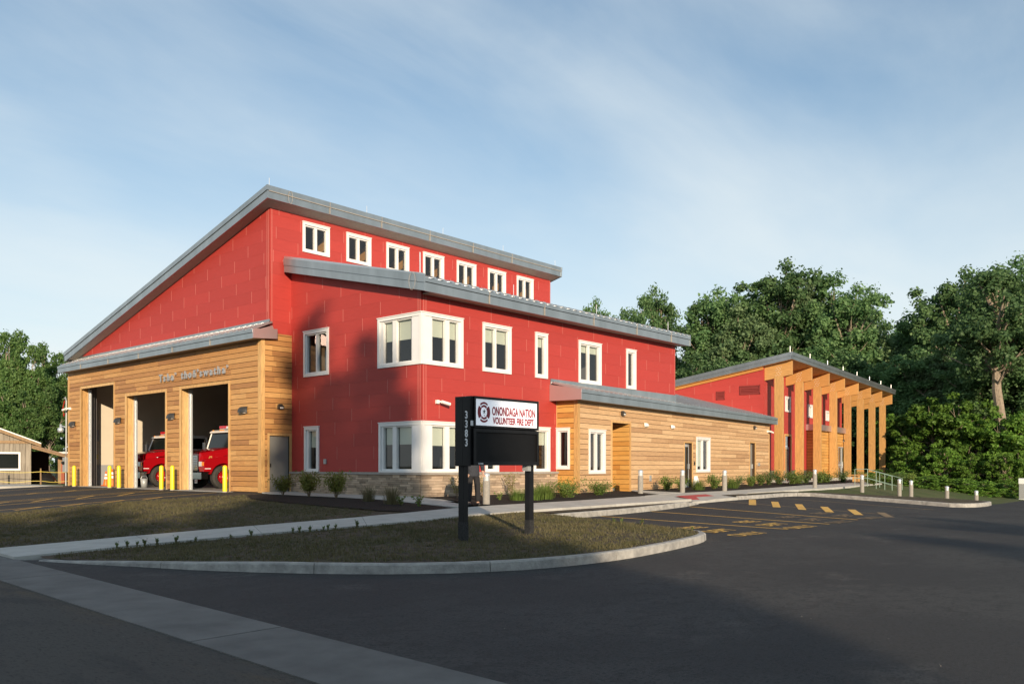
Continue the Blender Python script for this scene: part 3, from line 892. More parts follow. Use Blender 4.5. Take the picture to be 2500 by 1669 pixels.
def panels(F, u0, u1, z0, z1, holes, parent, zt=None, plen=2.05, row=0.445, seed=0, n0=0.0, n1=0.014, phase=None):
    """staggered fibre cement panels with pale vertical joint trims"""
    trims = MB()
    r = 0
    z = z0
    while z < z1 - 0.02:
        ze = min(z + row, z1)
        off = ((seed * 0.37 + r * 0.47) % 1.0) * plen
        u = u0 - off
        while u < u1:
            a, b = max(u, u0), min(u + plen, u1)
            if b - a > 0.03:
                g = 0.0014
                R = [(a + g, b - g, z + g, ze - g)]
                for h in holes:
                    R = rect_sub(R, h)
                groups = []
                for q in R:
                    tch = [g_ for g_ in groups if any(q[0] <= p[1] + 1e-6 and p[0] <= q[1] + 1e-6 and q[2] <= p[3] + 1e-6 and p[2] <= q[3] + 1e-6 for p in g_)]
                    ng = [q] + [p for g_ in tch for p in g_]
                    groups = [g_ for g_ in groups if g_ not in tch] + [ng]
                for g_ in groups:
                    m = MB()
                    for q in g_:
                        if zt is None:
                            m.box(F, q[0], q[1], n0, n1, q[2], q[3])
                        else:
                            pl = clip_top(*q, zt)
                            if len(pl) >= 3:
                                m.prism(F, pl, n0, n1)
                    if m.f:
                        PANELS.append((m, parent))
                if a == u and a > u0 + 0.05:
                    T = [(a - 0.007, a + 0.007, z, ze)]
                    for h in holes:
                        T = rect_sub(T, h)
                    for q in T:
                        top = q[3] if zt is None else min(q[3], zt(q[0]) - 0.02)
                        if top > q[2]:
                            trims.box(F, q[0], q[1], n0, n1 + 0.004, q[2], top)
            u += plen
        z = ze; r += 1
    if trims.f:
        t = trims.build('joint_trim', 'joint_trim', parent, fix=False); t['kind'] = 'stuff'
def planks(F, u0, u1, z0, z1, holes, parent, row=0.195, mat='cedar', seed=0, n0=0.0, n1=0.026, lmin=0.9, lmax=3.4, zt=None):
    r = random.Random(seed)
    z = z0
    while z < z1 - 0.03:
        ze = min(z + row, z1)
        cuts = [u0]
        u = u0 + r.uniform(0.4, lmax)
        while u < u1 - 0.5:
            cuts.append(u); u += r.uniform(lmin, lmax)
        cuts.append(u1)
        for a, b in zip(cuts[:-1], cuts[1:]):
            R = [(a + 0.003, b - 0.003, z + 0.009, ze - 0.009)]
            for h in holes:
                R = rect_sub(R, h)
            for q in R:
                if q[1] - q[0] > 0.02 and q[3] - q[2] > 0.02:
                    PLANKS.append((mat, F, q[0], q[1], n0, n1 + r.uniform(0, 0.006), q[2], q[3], parent))
        z = ze
def window(F, u0, u1, z0, z1, lites, blinds=(), parent=ST, blindfrac=0.42, cas=0.10, pane='glass', depth=0.13, panel=None):
    """white casing, sash mullions, panes and roller blinds; lites = [(ua,ub)]"""
    m = MB()
    m.box(F, u0, u0 + cas, -depth, 0.06, z0, z1)
    m.box(F, u1 - cas, u1, -depth, 0.06, z0, z1)
    m.box(F, u0 + cas, u1 - cas, -depth, 0.06, z1 - cas, z1)
    m.box(F, u0 + cas, u1 - cas, -depth, 0.062, z0, z0 + cas * 1.05)
    m.box(F, u0 - 0.015, u1 + 0.015, 0.0, 0.085, z1, z1 + 0.03)
    w = m.build('window', 'white_trim', parent)
    s = MB()
    la = sorted(lites)
    a = u0 + cas
    zb, zt_ = z0 + cas * 1.05, z1 - cas
    for (p, q) in la + [(u1 - cas, None)]:
        if p - a > 0.005:
            s.box(F, a + 0.001, p - 0.001, -depth + 0.02, 0.01, zb, zt_)
        if q is None: break
        s.box(F, p, q, -depth + 0.02, 0.0, zb, zb + 0.05)
        s.box(F, p, q, -depth + 0.02, 0.0, zt_ - 0.05, zt_)
        a = q
    s.build('frame', 'white_trim', w)
    for i, (p, q) in enumerate(la):
        MB().add([F.p(p, -0.07, zb + 0.05), F.p(q, -0.07, zb + 0.05), F.p(q, -0.07, zt_ - 0.05), F.p(p, -0.07, zt_ - 0.05)], [(0, 1, 2, 3)]).build('pane', pane, w, fix=False)
        if blinds == 'all' or i in blinds:
            fr_ = blindfrac
            MB().box(F, p + 0.01, q - 0.01, -0.135, -0.125, zt_ - 0.03 - (zt_ - zb) * fr_, zt_ + 0.02).build('blind', 'blind', w)
    if panel:
        MB().box(F, panel[0], panel[1], 0.0, 0.035, zb - 0.003, zt_ + 0.003).build('infill_panel', 'white_panel', w)
    return w
def split(u0, u1, fr_, cas=0.10, mull=0.09):
    a, b = u0 + cas + 0.05, u1 - cas - 0.05
    m = a + (b - a) * fr_
    return [(a, m - mull / 2), (m + mull / 2, b)]

# ---- openings
ZU0, ZU1, ZL0, ZL1 = 4.30, 5.98, 0.73, 2.43
cler = [(19.46 + 2.095 * i, 20.72 + 2.095 * i, 9.24, 10.39) for i in range(7)]
left_up = (25.52, 27.04, ZU0, ZU1); left_lo = (26.10, 27.0, ZL0, ZL1)
cornL_up = (YA - 0.0, 22.76, ZU0, ZU1); cornL_lo = (YA, 22.70, ZL0, ZL1)
cornR_up = (XL, 20.84, ZU0, ZU1); cornR_lo = (XL, 20.84, ZL0, ZL1)
wA = (21.82, 23.32, ZU0, ZU1); wB = (24.69, 25.42, ZU0, ZU1); wC = (27.40, 28.93, ZU0, ZU1); wD = (30.78, 31.52, ZU0, ZU1)
wE = (21.95, 22.65, ZL0, ZL1); wF = (24.03, 25.56, ZL0, ZL1)
bays = [(40.0, 43.8, 0, 4.86), (35.04, 38.9, 0, 4.24), (30.0, 33.9, 0, 4.27)]

# ---- main wall backings
zt_left = lambda y: 6.86 + (y - YA) * 0.208
wl = wall('red_wall', F_LEFT, YA, YT, 0.0, 6.86, [left_up, left_lo, cornL_up, cornL_lo], -0.2, -0.002, 'red_back', extra=[(YA, 6.86), (YT, 6.86), (YT, zt_left(YT))])
NOWALL = (26.05, 40.0, -1.0, 4.05)
wr = wall('red_wall', F_LONG, XL + 0.2, XE, 0.0, 6.80, [cornR_up, cornR_lo, wA, wB, wC, wD, wE, wF, NOWALL], -0.2, -0.002, 'red_back')
wc = wall('red_wall', F_CLER, XG + 0.2, XE - 0.15, 5.9, 10.9, cler, -0.2, -0.002, 'red_back')
zt_gab = lambda y: 10.86 - (y - YT) * 0.2475
wg = MB().prism(F_GAB, [(YT, 5.7), (45.07, 5.7), (45.07, zt_gab(45.07)), (YT, zt_gab(YT))], -0.2, -0.002).build('red_wall', 'red_back', ST)
panels(F_LEFT, YA + 0.02, YT - 0.0, 0.78, 8.6, [left_up, left_lo, cornL_up, cornL_lo], wl, zt=zt_left, seed=1)
panels(F_LONG, XL - 0.014, XE, 0.78, 6.80, [cornR_up, cornR_lo, wA, wB, wC, wD, wE, wF, NOWALL], wr, seed=2)
panels(F_CLER, XG, XE - 0.15, 5.95, 10.86, cler, wc, seed=3)
panels(F_GAB, YT + 0.02, 45.05, 6.3, 11.0, [], wg, zt=zt_gab, seed=4)
m = MB()
for (F, u, a, b) in ((F_GAB, YT + 0.05, 6.4, 10.8), (F_GAB, YT + 0.16, 6.4, 10.7), (F_CLER, XG + 0.08, 6.0, 10.8), (F_LEFT, YA + 0.06, 2.5, 6.7), (F_LEFT, YA + 0.16, 2.5, 6.7), (F_LONG, XL + 0.07, 2.5, 6.6), (F_LONG, XL + 0.17, 2.5, 6.6), (F_LONG, XE - 0.05, 4.3, 6.7), (F_CLER, XE - 0.2, 8.9, 10.8)):
    m.box(F, u - 0.01, u + 0.01, 0.0, 0.02, a, b)
m.build('corner_trim', 'joint_trim', ST)
# far end wall, backs
MB().box(WORLD, XE - 0.2, XE, YA + 0.2, YT + 0.4, 3.7, 6.7).prism(Fr((XE, 0, 0), (0, 1, 0), (1, 0, 0)), [(YA + 0.2, 6.7), (YT, 6.7), (YT, 8.2)], -0.2, 0).build('end_wall', 'red_back', ST)
MB().prism(Fr((XE - 0.35, 0, 0), (0, 1, 0), (1, 0, 0)), [(YT - 0.0, 0), (45.07, 0), (45.07, zt_gab(45.07)), (YT, zt_gab(YT))], 0, 0.2).build('end_wall', 'red_back', ST)

# ---- stone base
def stones(F, u0, u1, z0, z1, parent, seed):
    r = random.Random(seed); m = MB(); z = z0
    while z < z1 - 0.02:
        h = min(r.choice((0.07, 0.085, 0.10)), z1 - z)
        u = u0
        while u < u1:
            w = min(r.uniform(0.18, 0.6), u1 - u)
            m.box(F, u + 0.004, u + w - 0.004, 0.0, r.uniform(0.02, 0.05), z + 0.004, z + h - 0.004)
            u += w
        z += h
    o = m.build('stone_veneer', 'stone', parent, fix=False); o['kind'] = 'stuff'
sb = wall('stone_base', F_LEFT, YA, YT - 0.02, -0.35, 0.70, [], 0.0, 0.035, 'stone_back')
stones(Fr((XL - 0.035, 0, 0), (0, 1, 0), (-1, 0, 0)), YA, YT - 0.03, -0.3, 0.70, sb, 1)
sb2 = wall('stone_base', F_LONG, XL - 0.035, 26.1, -0.35, 0.70, [], 0.0, 0.035, 'stone_back')
stones(Fr((0, YA - 0.035, 0), (1, 0, 0), (0, -1, 0)), XL - 0.08, 26.05, -0.3, 0.70, sb2, 2)
MB().box(F_LEFT, YA - 0.12, YT - 0.03, 0.0, 0.12, 0.70, 0.775).build('stone_cap', 'stone_cap', ST)
MB().box(F_LONG, XL - 0.12, 26.05, 0.002, 0.122, 0.702, 0.777).build('stone_cap', 'stone_cap', ST)

# ---- windows of the main block
window(F_LEFT, *left_up, split(25.52, 27.04, 0.5))
window(F_LEFT, *left_lo, [(26.10 + .22, 27.0 - .22)], 'all')
pan_y = (YA, 21.02)
for (c, bl) in ((cornL_up, (0,)), (cornL_lo, (0, 1))):
    window(F_LEFT, c[0] - 0.03, c[1], c[2], c[3], [(21.08, 21.83), (22.03, 22.50)], (0, 1), panel=(YA - 0.02, 21.03), blindfrac=0.45 if c[2] > 2 else 0.40)
for c in (cornR_up, cornR_lo):
    window(F_LONG, c[0] - 0.03, c[1], c[2], c[3], [(19.43, 20.02), (20.22, 20.62)], (0, 1), panel=(XL - 0.03, 19.37), blindfrac=0.40 if c[2] > 2 else 0.43)
window(F_LONG, *wA, split(21.82, 23.32, 0.45), (0, 1), blindfrac=0.33)
window(F_LONG, *wB, [(24.69 + .17, 25.42 - .17)], (0,), blindfrac=0.25)
window(F_LONG, *wC, split(27.40, 28.93, 0.45), (0, 1), blindfrac=0.2)
window(F_LONG, *wD, [(30.78 + .17, 31.52 - .17)], ())
window(F_LONG, *wE, [(21.95 + .16, 22.65 - .16)], (0,))
window(F_LONG, *wF, split(24.03, 25.56, 0.45), (0, 1), blindfrac=0.35)
for c in cler:
    window(F_CLER, *c, split(c[0], c[1], 0.5, mull=0.11), (), cas=0.09)

# ---- inside: floors, partitions, roof timbers
MB().box(WORLD, XL + 0.25, XE - 0.25, YA + 0.25, YT - 0.05, 3.35, 3.6).box(WORLD, XL + 0.25, XE - 0.25, YA + 0.25, YT - 0.05, -0.1, 0.05).build('upper_floor', 'dark_room', ST)
MB().box(WORLD, XL + 3.4, XL + 3.5, YA + 2.8, YT - 0.1, 0.05, 6.7).box(WORLD, XL + 0.25, XE - 0.25, YA + 3.4, YA + 3.5, 0.05, 6.6).box(WORLD, 26.5, 26.6, YA + 0.25, YA + 3.4, 0.05, 6.6).box(WORLD, 29.6, 29.7, YA + 0.25, YA + 3.4, 3.6, 6.6).box(WORLD, XL + 0.25, XE - 0.25, YT - 0.08, YT - 0.02, 0.05, 8.2).build('partition', 'dark_room', ST)
# garage hall
MB().box(WORLD, XB + 0.05, XE - 0.4, YT + 0.2, 45.05, -0.15, 0.0).build('hall_floor', 'floor_slab', ST)
MB().box(WORLD, XB + 0.25, XE - 0.4, 44.98, 45.24, 1.05, 6.45).build('hall_wall', 'beige_wall', ST)
MB().box(WORLD, 33.9, 34.1, YT + 0.3, 44.97, 0.0, 6.4).box(WORLD, XG + 0.25, 33.9, YT + 0.21, YT + 0.3, 0, 9.0).build('hall_wall', 'dark_room', ST)  # back and right walls coloured dark to stand in for the hall's shade
MB().box(WORLD, XB + 0.25, XE - 0.4, 44.96, 45.24, 0.0, 1.05).build('wainscot', 'grey_wain', ST)
MB().box(WORLD, 18.05, 18.62, 44.3, 44.95, 0.0, 5.6).build('pilaster', 'dark_room', ST)
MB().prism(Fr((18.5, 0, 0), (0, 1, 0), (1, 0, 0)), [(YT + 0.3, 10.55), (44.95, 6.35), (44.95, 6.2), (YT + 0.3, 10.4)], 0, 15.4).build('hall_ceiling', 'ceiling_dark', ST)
for i in range(8):
    x = 18.9 + 2.095 * i
    F = Fr((x, 0, 0), (0, 1, 0), (1, 0, 0))
    m = MB().prism(F, [(YT + 0.4, 10.3), (38, 7.9), (38, 7.55), (YT + 0.4, 9.75)], 0, 0.18)
    m.prism(F, [(YT + 0.45, 9.1), (YT + 5, 8.3), (YT + 5, 8.05), (YT + 0.45, 8.85)], 0.02, 0.16)
    m.box(WORLD, x, x + 0.2, YT + 0.3, YT + 0.5, 8.2, 10.3)
    m.build('rafter', 'glulam_beam', ST)

# ---- tall roof
def roofslab(name, F, prof, n0, n1, mat, parent=ST):
    return MB().prism(F, prof, n0, n1).build(name, mat, parent)
FY = Fr((0, 0, 0), (0, 1, 0), (1, 0, 0))        # section in y-z, extruded along x
sl = 0.2475
ZT = lambda y: 11.16 - (y - 27.3) * sl
XR0, XR1 = 17.53, 34.9
roofslab('roof', FY, [(27.36, ZT(27.36) - 0.06), (45.5, ZT(45.5) - 0.06), (45.5, ZT(45.5)), (27.36, ZT(27.36))], XR0 + 0.05, XR1 - 0.05, 'metal_roof')
roofslab('soffit', FY, [(27.36, 10.74), (45.2, 10.74 - 17.84 * sl), (45.2, 10.78 - 17.84 * sl), (27.36, 10.78)], XR0 + 0.05, XR1 - 0.05, 'soffit')
m = MB()                                         # eave fascia along the clerestory
m.box(WORLD, XR0 + 0.062, XR1 - 0.062, 27.27, 27.36, 11.02, 11.21).box(WORLD, XR0 + 0.062, XR1 - 0.062, 27.30, 27.36, 10.742, 11.0)
m.build('fascia', 'metal_fascia', ST)
m = MB().box(WORLD, XR0 + 0.064, XR1 - 0.064, 27.266, 27.35, 10.998, 11.022)
m.build('drip_edge', 'stone_cap', ST)
for sx_ in (XR0, XR1 - 0.06):
    m = MB()
    m.prism(FY, [(27.26, 11.03), (45.5, 11.03 - 18.2 * sl), (45.5, 11.21 - 18.2 * sl), (27.26, 11.215)], sx_ - (0.03 if sx_ < 20 else 0), sx_ + 0.06)
    m.prism(FY, [(27.28, 10.74), (45.5, 10.74 - 18.2 * sl), (45.5, 11.015 - 18.2 * sl), (27.28, 11.015)], sx_, sx_ + 0.06)
    m.build('rake_fascia', 'metal_fascia', ST)
m = MB().box(WORLD, XR0, XR1, 45.46, 45.53, ZT(45.5) - 0.40, ZT(45.5) + 0.04)
m.build('fascia', 'metal_fascia', ST)
for x in (20.3, 22.9, 25.6, 28.3, 31.0):
    MB().box(WORLD, x, x + 0.014, 27.258, 27.30, 10.75, 11.2).build('seam', 'stone_cap', ST)

# ---- middle roof (two storey block)
slm = 0.225
ZM = lambda y: 7.0 + (y - 20.05) * slm
XM0, XM1 = 18.55, 35.3
roofslab('roof', FY, [(20.1, ZM(20.1) - 0.07), (YT, ZM(YT) - 0.07), (YT, ZM(YT)), (20.1, ZM(20.1))], XM0 + 0.04, XM1 - 0.04, 'metal_roof')
m = MB()
n_ = int((XM1 - XM0 - 0.2) / 0.4)
for i in range(n_):
    x = XM0 + 0.35 + 0.4 * i
    m.prism(FY, [(20.02, ZM(20.02) - 0.01), (YT, ZM(YT)), (YT, ZM(YT) + 0.05), (20.02, ZM(20.02) + 0.045)], x, x + 0.16)
o = m.build('roof_ribs', 'metal_roof', ST); o['kind'] = 'stuff'
roofslab('soffit', FY, [(20.12, 6.56), (YA + 0.05, 6.56), (YA + 0.05, 6.6), (20.12, 6.6)], XL + 0.03, XM1 - 0.04, 'soffit')
m = MB().box(WORLD, XM0 + 0.055, XM1 - 0.052, 20.035, 20.1, 6.84, 6.97).box(WORLD, XM0 + 0.055, XM1 - 0.052, 20.06, 20.11, 6.542, 6.82)
m.build('fascia', 'metal_fascia', ST)
for sx_ in (XM0, XM1 - 0.05):
    yt_ = 27.75 if sx_ < 20 else YT
    m = MB()
    m.prism(FY, [(20.03, 6.80), (yt_, 6.80 + (yt_ - 20.03) * slm), (yt_, 7.05 + (yt_ - 20.03) * slm), (20.03, 7.05)], sx_ - (0.025 if sx_ < 20 else 0), sx_ + 0.05)
    m.prism(FY, [(20.03, 6.54), (yt_, 6.54 + (yt_ - 20.03) * slm), (yt_, 6.79 + (yt_ - 20.03) * slm), (20.03, 6.79)], sx_, sx_ + 0.05)
    m.build('rake_fascia', 'metal_fascia', ST)
roofslab('soffit', FY, [(20.12, 6.57), (27.7, 6.57 + 7.58 * slm), (27.7, 6.60 + 7.58 * slm), (20.12, 6.60)], XM0 + 0.05, XL + 0.02, 'soffit')
MB().prism(FY, [(20.1, ZM(20.1)), (YT - 0.12, ZM(YT - 0.12)), (YT - 0.12, ZM(YT) + 0.12), (20.1, ZM(20.1) + 0.1)], XM0 + 0.02, XM0 + 0.10).build('rake_cap', 'metal_roof', ST)
MB().box(WORLD, XM0 + 0.2, XE, YT - 0.06, YT - 0.016, ZM(YT) - 0.05, ZM(YT) + 0.11).build('flashing', 'metal_fascia', ST)
for x in (21.6, 24.6, 27.7, 30.8, 33.6):
    MB().box(WORLD, x, x + 0.014, 20.02, 20.06, 6.55, 6.96).build('seam', 'stone_cap', ST)

# ---- truck bay block, cedar
Z5 = 5.72
wb = wall('bay_wall', F_BAY, YT, 45.25, 0.0, Z5, bays, -0.34, -0.002, 'wood_back')
planks(F_BAY, YT + 0.14, 45.12, 0.02, Z5, [(b[0] - 0.02, b[1] + 0.02, -1, b[3] + 0.02) for b in bays], wb, seed=11)
side_door = (17.98, 18.86, 0, 2.12)
F_SIDE = Fr((0, YT - 0.03, 0), (1, 0, 0), (0, -1, 0))
ws = wall('side_wall', F_SIDE, XB, XL, 0.0, 5.95, [side_door], -0.22, -0.002, 'wood_back')
planks(F_SIDE, XB + 0.02, XL - 0.0, 0.02, 5.95, [(side_door[0] - 0.09, side_door[1] + 0.09, -1, side_door[3] + 0.1)], ws, seed=12, lmin=0.5, lmax=1.4)
# trims: corner boards and door surrounds
m = MB().box(F_BAY, YT - 0.055, YT + 0.14, 0.0, 0.035, 0, 3.05).box(F_SIDE, XB - 0.034, XB + 0.12, 0.024, 0.058, 0, 3.05)
m.build('corner_board', 'cedar_trim', ST)
m = MB().box(F_BAY, YT - 0.055, YT + 0.14, 0.0, 0.035, 3.055, Z5).box(F_SIDE, XB - 0.034, XB + 0.12, 0.024, 0.058, 3.055, Z5 + 0.1)
m.build('corner_board', 'cedar_trim', ST)
MB().box(F_BAY, 45.12, 45.28, 0.0, 0.035, 0, Z5).build('corner_board', 'cedar_trim', ST)
for (a, b, c, d) in bays:
    m = MB().box(F_BAY, a - 0.02, a + 0.10, 0.0, 0.04, 0.0, d + 0.02)
    m.box(F_BAY, b - 0.10, b + 0.02, 0.0, 0.04, 0.0, d + 0.02)
    m.box(F_BAY, a + 0.10, b - 0.10, 0.0, 0.04, d - 0.10, d + 0.02)
    t = m.build('door_surround', 'cedar_trim', ST)
    MB().box(F_BAY, b - 0.012, b + 0.0, -0.34, -0.003, 0.0, d).build('jamb_board', 'cedar_trim', t)
    MB().box(F_BAY, a, a + 0.012, -0.34, -0.003, 0.0, d).build('jamb_board', 'cedar_trim', t)
    MB().box(F_BAY, a + 0.012, b - 0.012, -0.34, -0.003, d - 0.012, d).build('head_board', 'old_wood', t)
    for q, s_ in ((b, -1), (a, 1)):
        MB().box(F_BAY, min(q, q + s_ * 0.09), max(q, q + s_ * 0.09), -0.40, -0.345, 0, d - 0.05).build('door_track', 'alu', t)
        MB().box(F_BAY, min(q + s_ * 0.1, q + s_ * 0.14), max(q + s_ * 0.1, q + s_ * 0.14), -0.47, -0.405, 0, d - 0.1).build('door_guide', 'alu', t)
# side door
m = MB()
d0, d1, _, dz = side_door
m.box(F_SIDE, d0 - 0.09, d0, 0, 0.04, 0, dz + 0.09).box(F_SIDE, d1, d1 + 0.09, 0, 0.04, 0, dz + 0.09).box(F_SIDE, d0, d1, 0, 0.04, dz, dz + 0.09)
m.build('door_surround', 'cedar_trim', ST)
dr = MB().box(F_SIDE, d0 + 0.01, d1 - 0.01, -0.10, -0.055, 0.01, dz - 0.01).build('door', 'grey_door', ST)
MB().box(F_SIDE, d0 + 0.05, d0 + 0.09, -0.055, 0.0, 0.95, 1.08).build('handle', 'dark_fixture', dr)
# bay roof and fascia
XF = 17.2
FXZ = lambda y: Fr((0, y, 0), (1, 0, 0), (0, 1, 0))
MB().prism(FXZ(27.72), [(XF, 5.93), (XG, 6.30), (XG, 6.36), (XF, 5.99)], 0, 17.6).build('roof', 'metal_roof', ST)
m = MB()
for i in range(43):
    y = 27.85 + i * 0.405
    m.prism(FXZ(y), [(XF - 0.03, 5.985), (XG, 6.355), (XG, 6.39), (XF - 0.03, 6.02)], 0, 0.13)
o = m.build('roof_ribs', 'metal_roof', ST); o['kind'] = 'stuff'
m = MB().box(WORLD, XF, XF + 0.05, 27.7, 45.45, 5.64, 5.84).box(WORLD, XF - 0.025, XF + 0.05, 27.7, 45.45, 5.855, 5.97)
m.build('fascia', 'metal_fascia', ST)
MB().box(WORLD, XF + 0.05, XB, 27.72, 45.43, 5.66, 5.70).build('soffit', 'soffit', ST)
MB().box(F_GAB, 27.85, 45.1, 0.016, 0.05, 6.34, 6.45).build('flashing', 'metal_fascia', ST)
m = MB().prism(FXZ(27.70), [(XF - 0.02, 5.64), (18.2, 5.72), (18.2, 6.08), (XF - 0.02, 5.98)], -0.05, 0.0)
m.prism(FXZ(27.72), [(XF + 0.05, 5.7), (18.1, 5.75), (18.1, 6.05), (XG, 6.2), (XF + 0.05, 5.93)], 0, 0.12)
m.build('end_fascia', 'pink_reflect_metal', ST)
for y in (30.7, 33.7, 36.7, 39.7, 42.7):
    MB().box(WORLD, XF - 0.028, XF, y, y + 0.012, 5.65, 5.96).build('seam', 'stone_cap', ST)
# raised lettering over the bays
word = "Tsha\u2019 tho\u00f1\u2019swatha\u2019"
adv = {'T': .34, 's': .30, 'h': .33, 'a': .32, '\u2019': .17, ' ': .34, 't': .24, 'o': .33, '\u00f1': .34, 'w': .44}
tot = sum(adv[c] for c in word)
y = 35.6
for ch in word:
    w = adv[ch] * 5.6 / tot
    if ch != ' ':
        me = textmesh(ch, 'letter_steel', 0.43, 0.03, 0.012, 1.05)
        put_text('letter', me, F_BAY, y - w / 2, 0.075, 4.58, ST)
    y -= w
# wall lights on the bay piers
def scoop(F, u, z, s=1.0, mat='dark_fixture', parent=ST, name='wall_light'):
    m = MB(); prof = []
    n = 8
    hw = 0.30 * s
    ring0 = []; ring1 = []
    for i in range(n + 1):
        a = math.pi / 2 * i / n
        prof.append((0.26 * s * math.cos(a) ** 0.7 + 0.02, 0.24 * s * math.sin(a)))   # (n, z)
    # dome: width narrows towards the top
    vs = []
    for i, (nn_, zz) in enumerate(prof):
        wv = hw * (1 - 0.28 * (i / n) ** 2)
        for k in range(7):
            q = -1 + k / 3
            vs.append(F.p(u + q * wv, max(0.0, nn_ * (1 - 0.55 * abs(q) ** 3)), z + zz))
    fs = []
    for i in range(n):
        for k in range(6):
            fs.append((i * 7 + k, i * 7 + k + 1, (i + 1) * 7 + k + 1, (i + 1) * 7 + k))
    m.add(vs, fs)
    m.add([F.p(u + q * hw, nn_, z) for q in (-1, 1) for nn_ in (0, 0.12 * s)] , [(0, 1, 3, 2)])
    o = m.build(name, mat, parent, smooth=True)
    MB().box(F, u - 0.6 * hw, u + 0.6 * hw, 0.02, 0.17 * s, z - 0.03, z + 0.012).build('lens', 'white_fixture', o)
    return o
for u_ in (44.55, 39.5, 34.5, 28.95):
    scoop(F_BAY, u_, 2.98 if u_ > 30 else 3.0, 0.95)
def smalllight(F, u, z, parent=ST, mat='dark_fixture'):
    o = MB().box(F, u - 0.11, u + 0.11, 0.02, 0.16, z, z + 0.13).prism(F, [(u - 0.11, z + 0.13), (u + 0.11, z + 0.13), (u + 0.06, z + 0.19), (u - 0.06, z + 0.19)], 0.02, 0.11).build('wall_light', mat, parent)
    MB().box(F, u - 0.07, u + 0.07, 0.161, 0.168, z + 0.02, z + 0.07).build('lens', 'white_fixture', o)
smalllight(F_SIDE, 18.42, 3.12)
def seccam(F, u, z, parent=ST, d=1):
    m = MB().box(F, u - 0.06, u + 0.06, 0.015, 0.10, z - 0.06, z + 0.06)
    m.tube([F.p(u, 0.08, z), F.p(u + 0.12 * d, 0.18, z + 0.01)], 0.03)
    m.tube([F.p(u + 0.05 * d, 0.2, z - 0.0), F.p(u + 0.38 * d, 0.26, z - 0.07)], 0.055)
    m.build('security_camera', 'white_fixture', parent)
seccam(F_LONG, 19.62, 3.1)
seccam(F_BAY, 44.95, 3.86)
MB().box(F_LEFT, 25.66, 25.80, 0.014, 0.06, 1.06, 1.24).build('outlet_box', 'steel_grey', ST)
# lightning rods
def rod(p, h=0.42, r=0.012):
    MB().tube([Vector(p), Vector(p) + Vector((0, 0, h))], r, 6).build('lightning_rod', 'rod', ST)
for x in (17.75, 22.3, 26.6, 30.6, 34.6):
    rod((x, 27.5, ZT(27.5)), 0.45)
for x in (18.75 + 5.2, 29.2, 34.9):
    rod((x, 21.0, ZM(21.0)), 0.5)
rod((18.62, 20.3, ZM(20.3)), 0.75, 0.02)
for (x0_, y0_, z0_, x1_, z1_) in ((18.5, 27.25, 11.2, 18.5, 10.72), (18.50, 20.55, 7.2, 18.5, 6.62)):
    pts = [Vector((x0_ + 0.09 * math.sin(t_ * 6.28 / 12), y0_ if y0_ > 25 else y0_, (z0_ + z1_) / 2 + (z0_ - z1_) / 2 * math.cos(t_ * 6.28 / 12))) for t_ in range(13)]
    if y0_ < 25:
        pts = [Vector((18.5, y0_ + 0.15 * math.sin(t_ * 6.28 / 12), p.z)) for t_, p in enumerate(pts)]
    MB().tube(pts, 0.008, 5).build('ground_wire', 'stone_cap', ST)

# ------------------------------------------------------------------ cedar wing
WEND = 22.7
niche = (2.78, 4.36, -0.2, 2.76); d2 = (10.1, 11.05, -0.2, 2.1); d3 = (19.3, 20.2, -0.2, 2.3)
ww1 = (0.84, 2.18, 0.68, 2.40); ww2 = (11.52, 13.30, 0.68, 2.40)
ZW = 3.62
ww = wall('wing_wall', F_W, 0, WEND, -0.2, ZW, [niche, d2, d3, ww1, ww2], -0.25, -0.002, 'wood_back')
grow = lambda h, g: (h[0] - g, h[1] + g, h[2] - 1, h[3] + g)
planks(F_W, 0.14, WEND - 0.08, -0.17, ZW, [grow(niche, 0.10), grow(d2, 0.07), grow(d3, 0.06), ww1, ww2], ww, row=0.2, mat='cedar_wing', seed=21, lmin=1.6, lmax=5.0)
wre = (0.30, 0.92, 0.86, 2.43)
wrw = wall('wing_end', F_WR, 0.0, 1.0, -0.2, 3.95, [wre], -0.2, -0.002, 'wood_back')
planks(F_WR, 0.12, 0.88, -0.17, 3.95, [wre], wrw, row=0.2, mat='cedar_new', seed=22, lmin=0.8, lmax=1.2)
window(F_WR, *wre, [(0.30 + .14, 0.92 - .14)], (), cas=0.09)
MB().box(F_W, -0.045, 0.14, 0.0, 0.045, -0.2, ZW).box(F_WR, -0.02, 0.12, 0.0, 0.045, -0.2, ZW).build('corner_board', 'cedar_trim', ST)
MB().box(F_WR, 0.88, 1.0, 0.0, 0.04, -0.2, 3.95).build('corner_board', 'cedar_trim', ST)
MB().box(F_W, WEND - 0.08, WEND + 0.03, 0.0, 0.04, -0.2, ZW).build('corner_board', 'cedar_trim', ST)
window(F_W, *ww1, split(ww1[0], ww1[1], 0.5, mull=0.1), (), cas=0.09)
window(F_W, *ww2, split(ww2[0], ww2[1], 0.5, mull=0.1), (0,), cas=0.09, blindfrac=0.85)
for h, nm in ((niche, 'a'), (d2, 'b'), (d3, 'c')):
    m = MB()
    t_ = 0.10 if h is niche else 0.065
    m.box(F_W, h[0] - t_, h[0], 0, 0.04, -0.2, h[3] + t_).box(F_W, h[1], h[1] + t_, 0, 0.04, -0.2, h[3] + t_).box(F_W, h[0], h[1], 0, 0.04, h[3], h[3] + t_)
    m.build('door_surround', 'cedar_trim', ST)
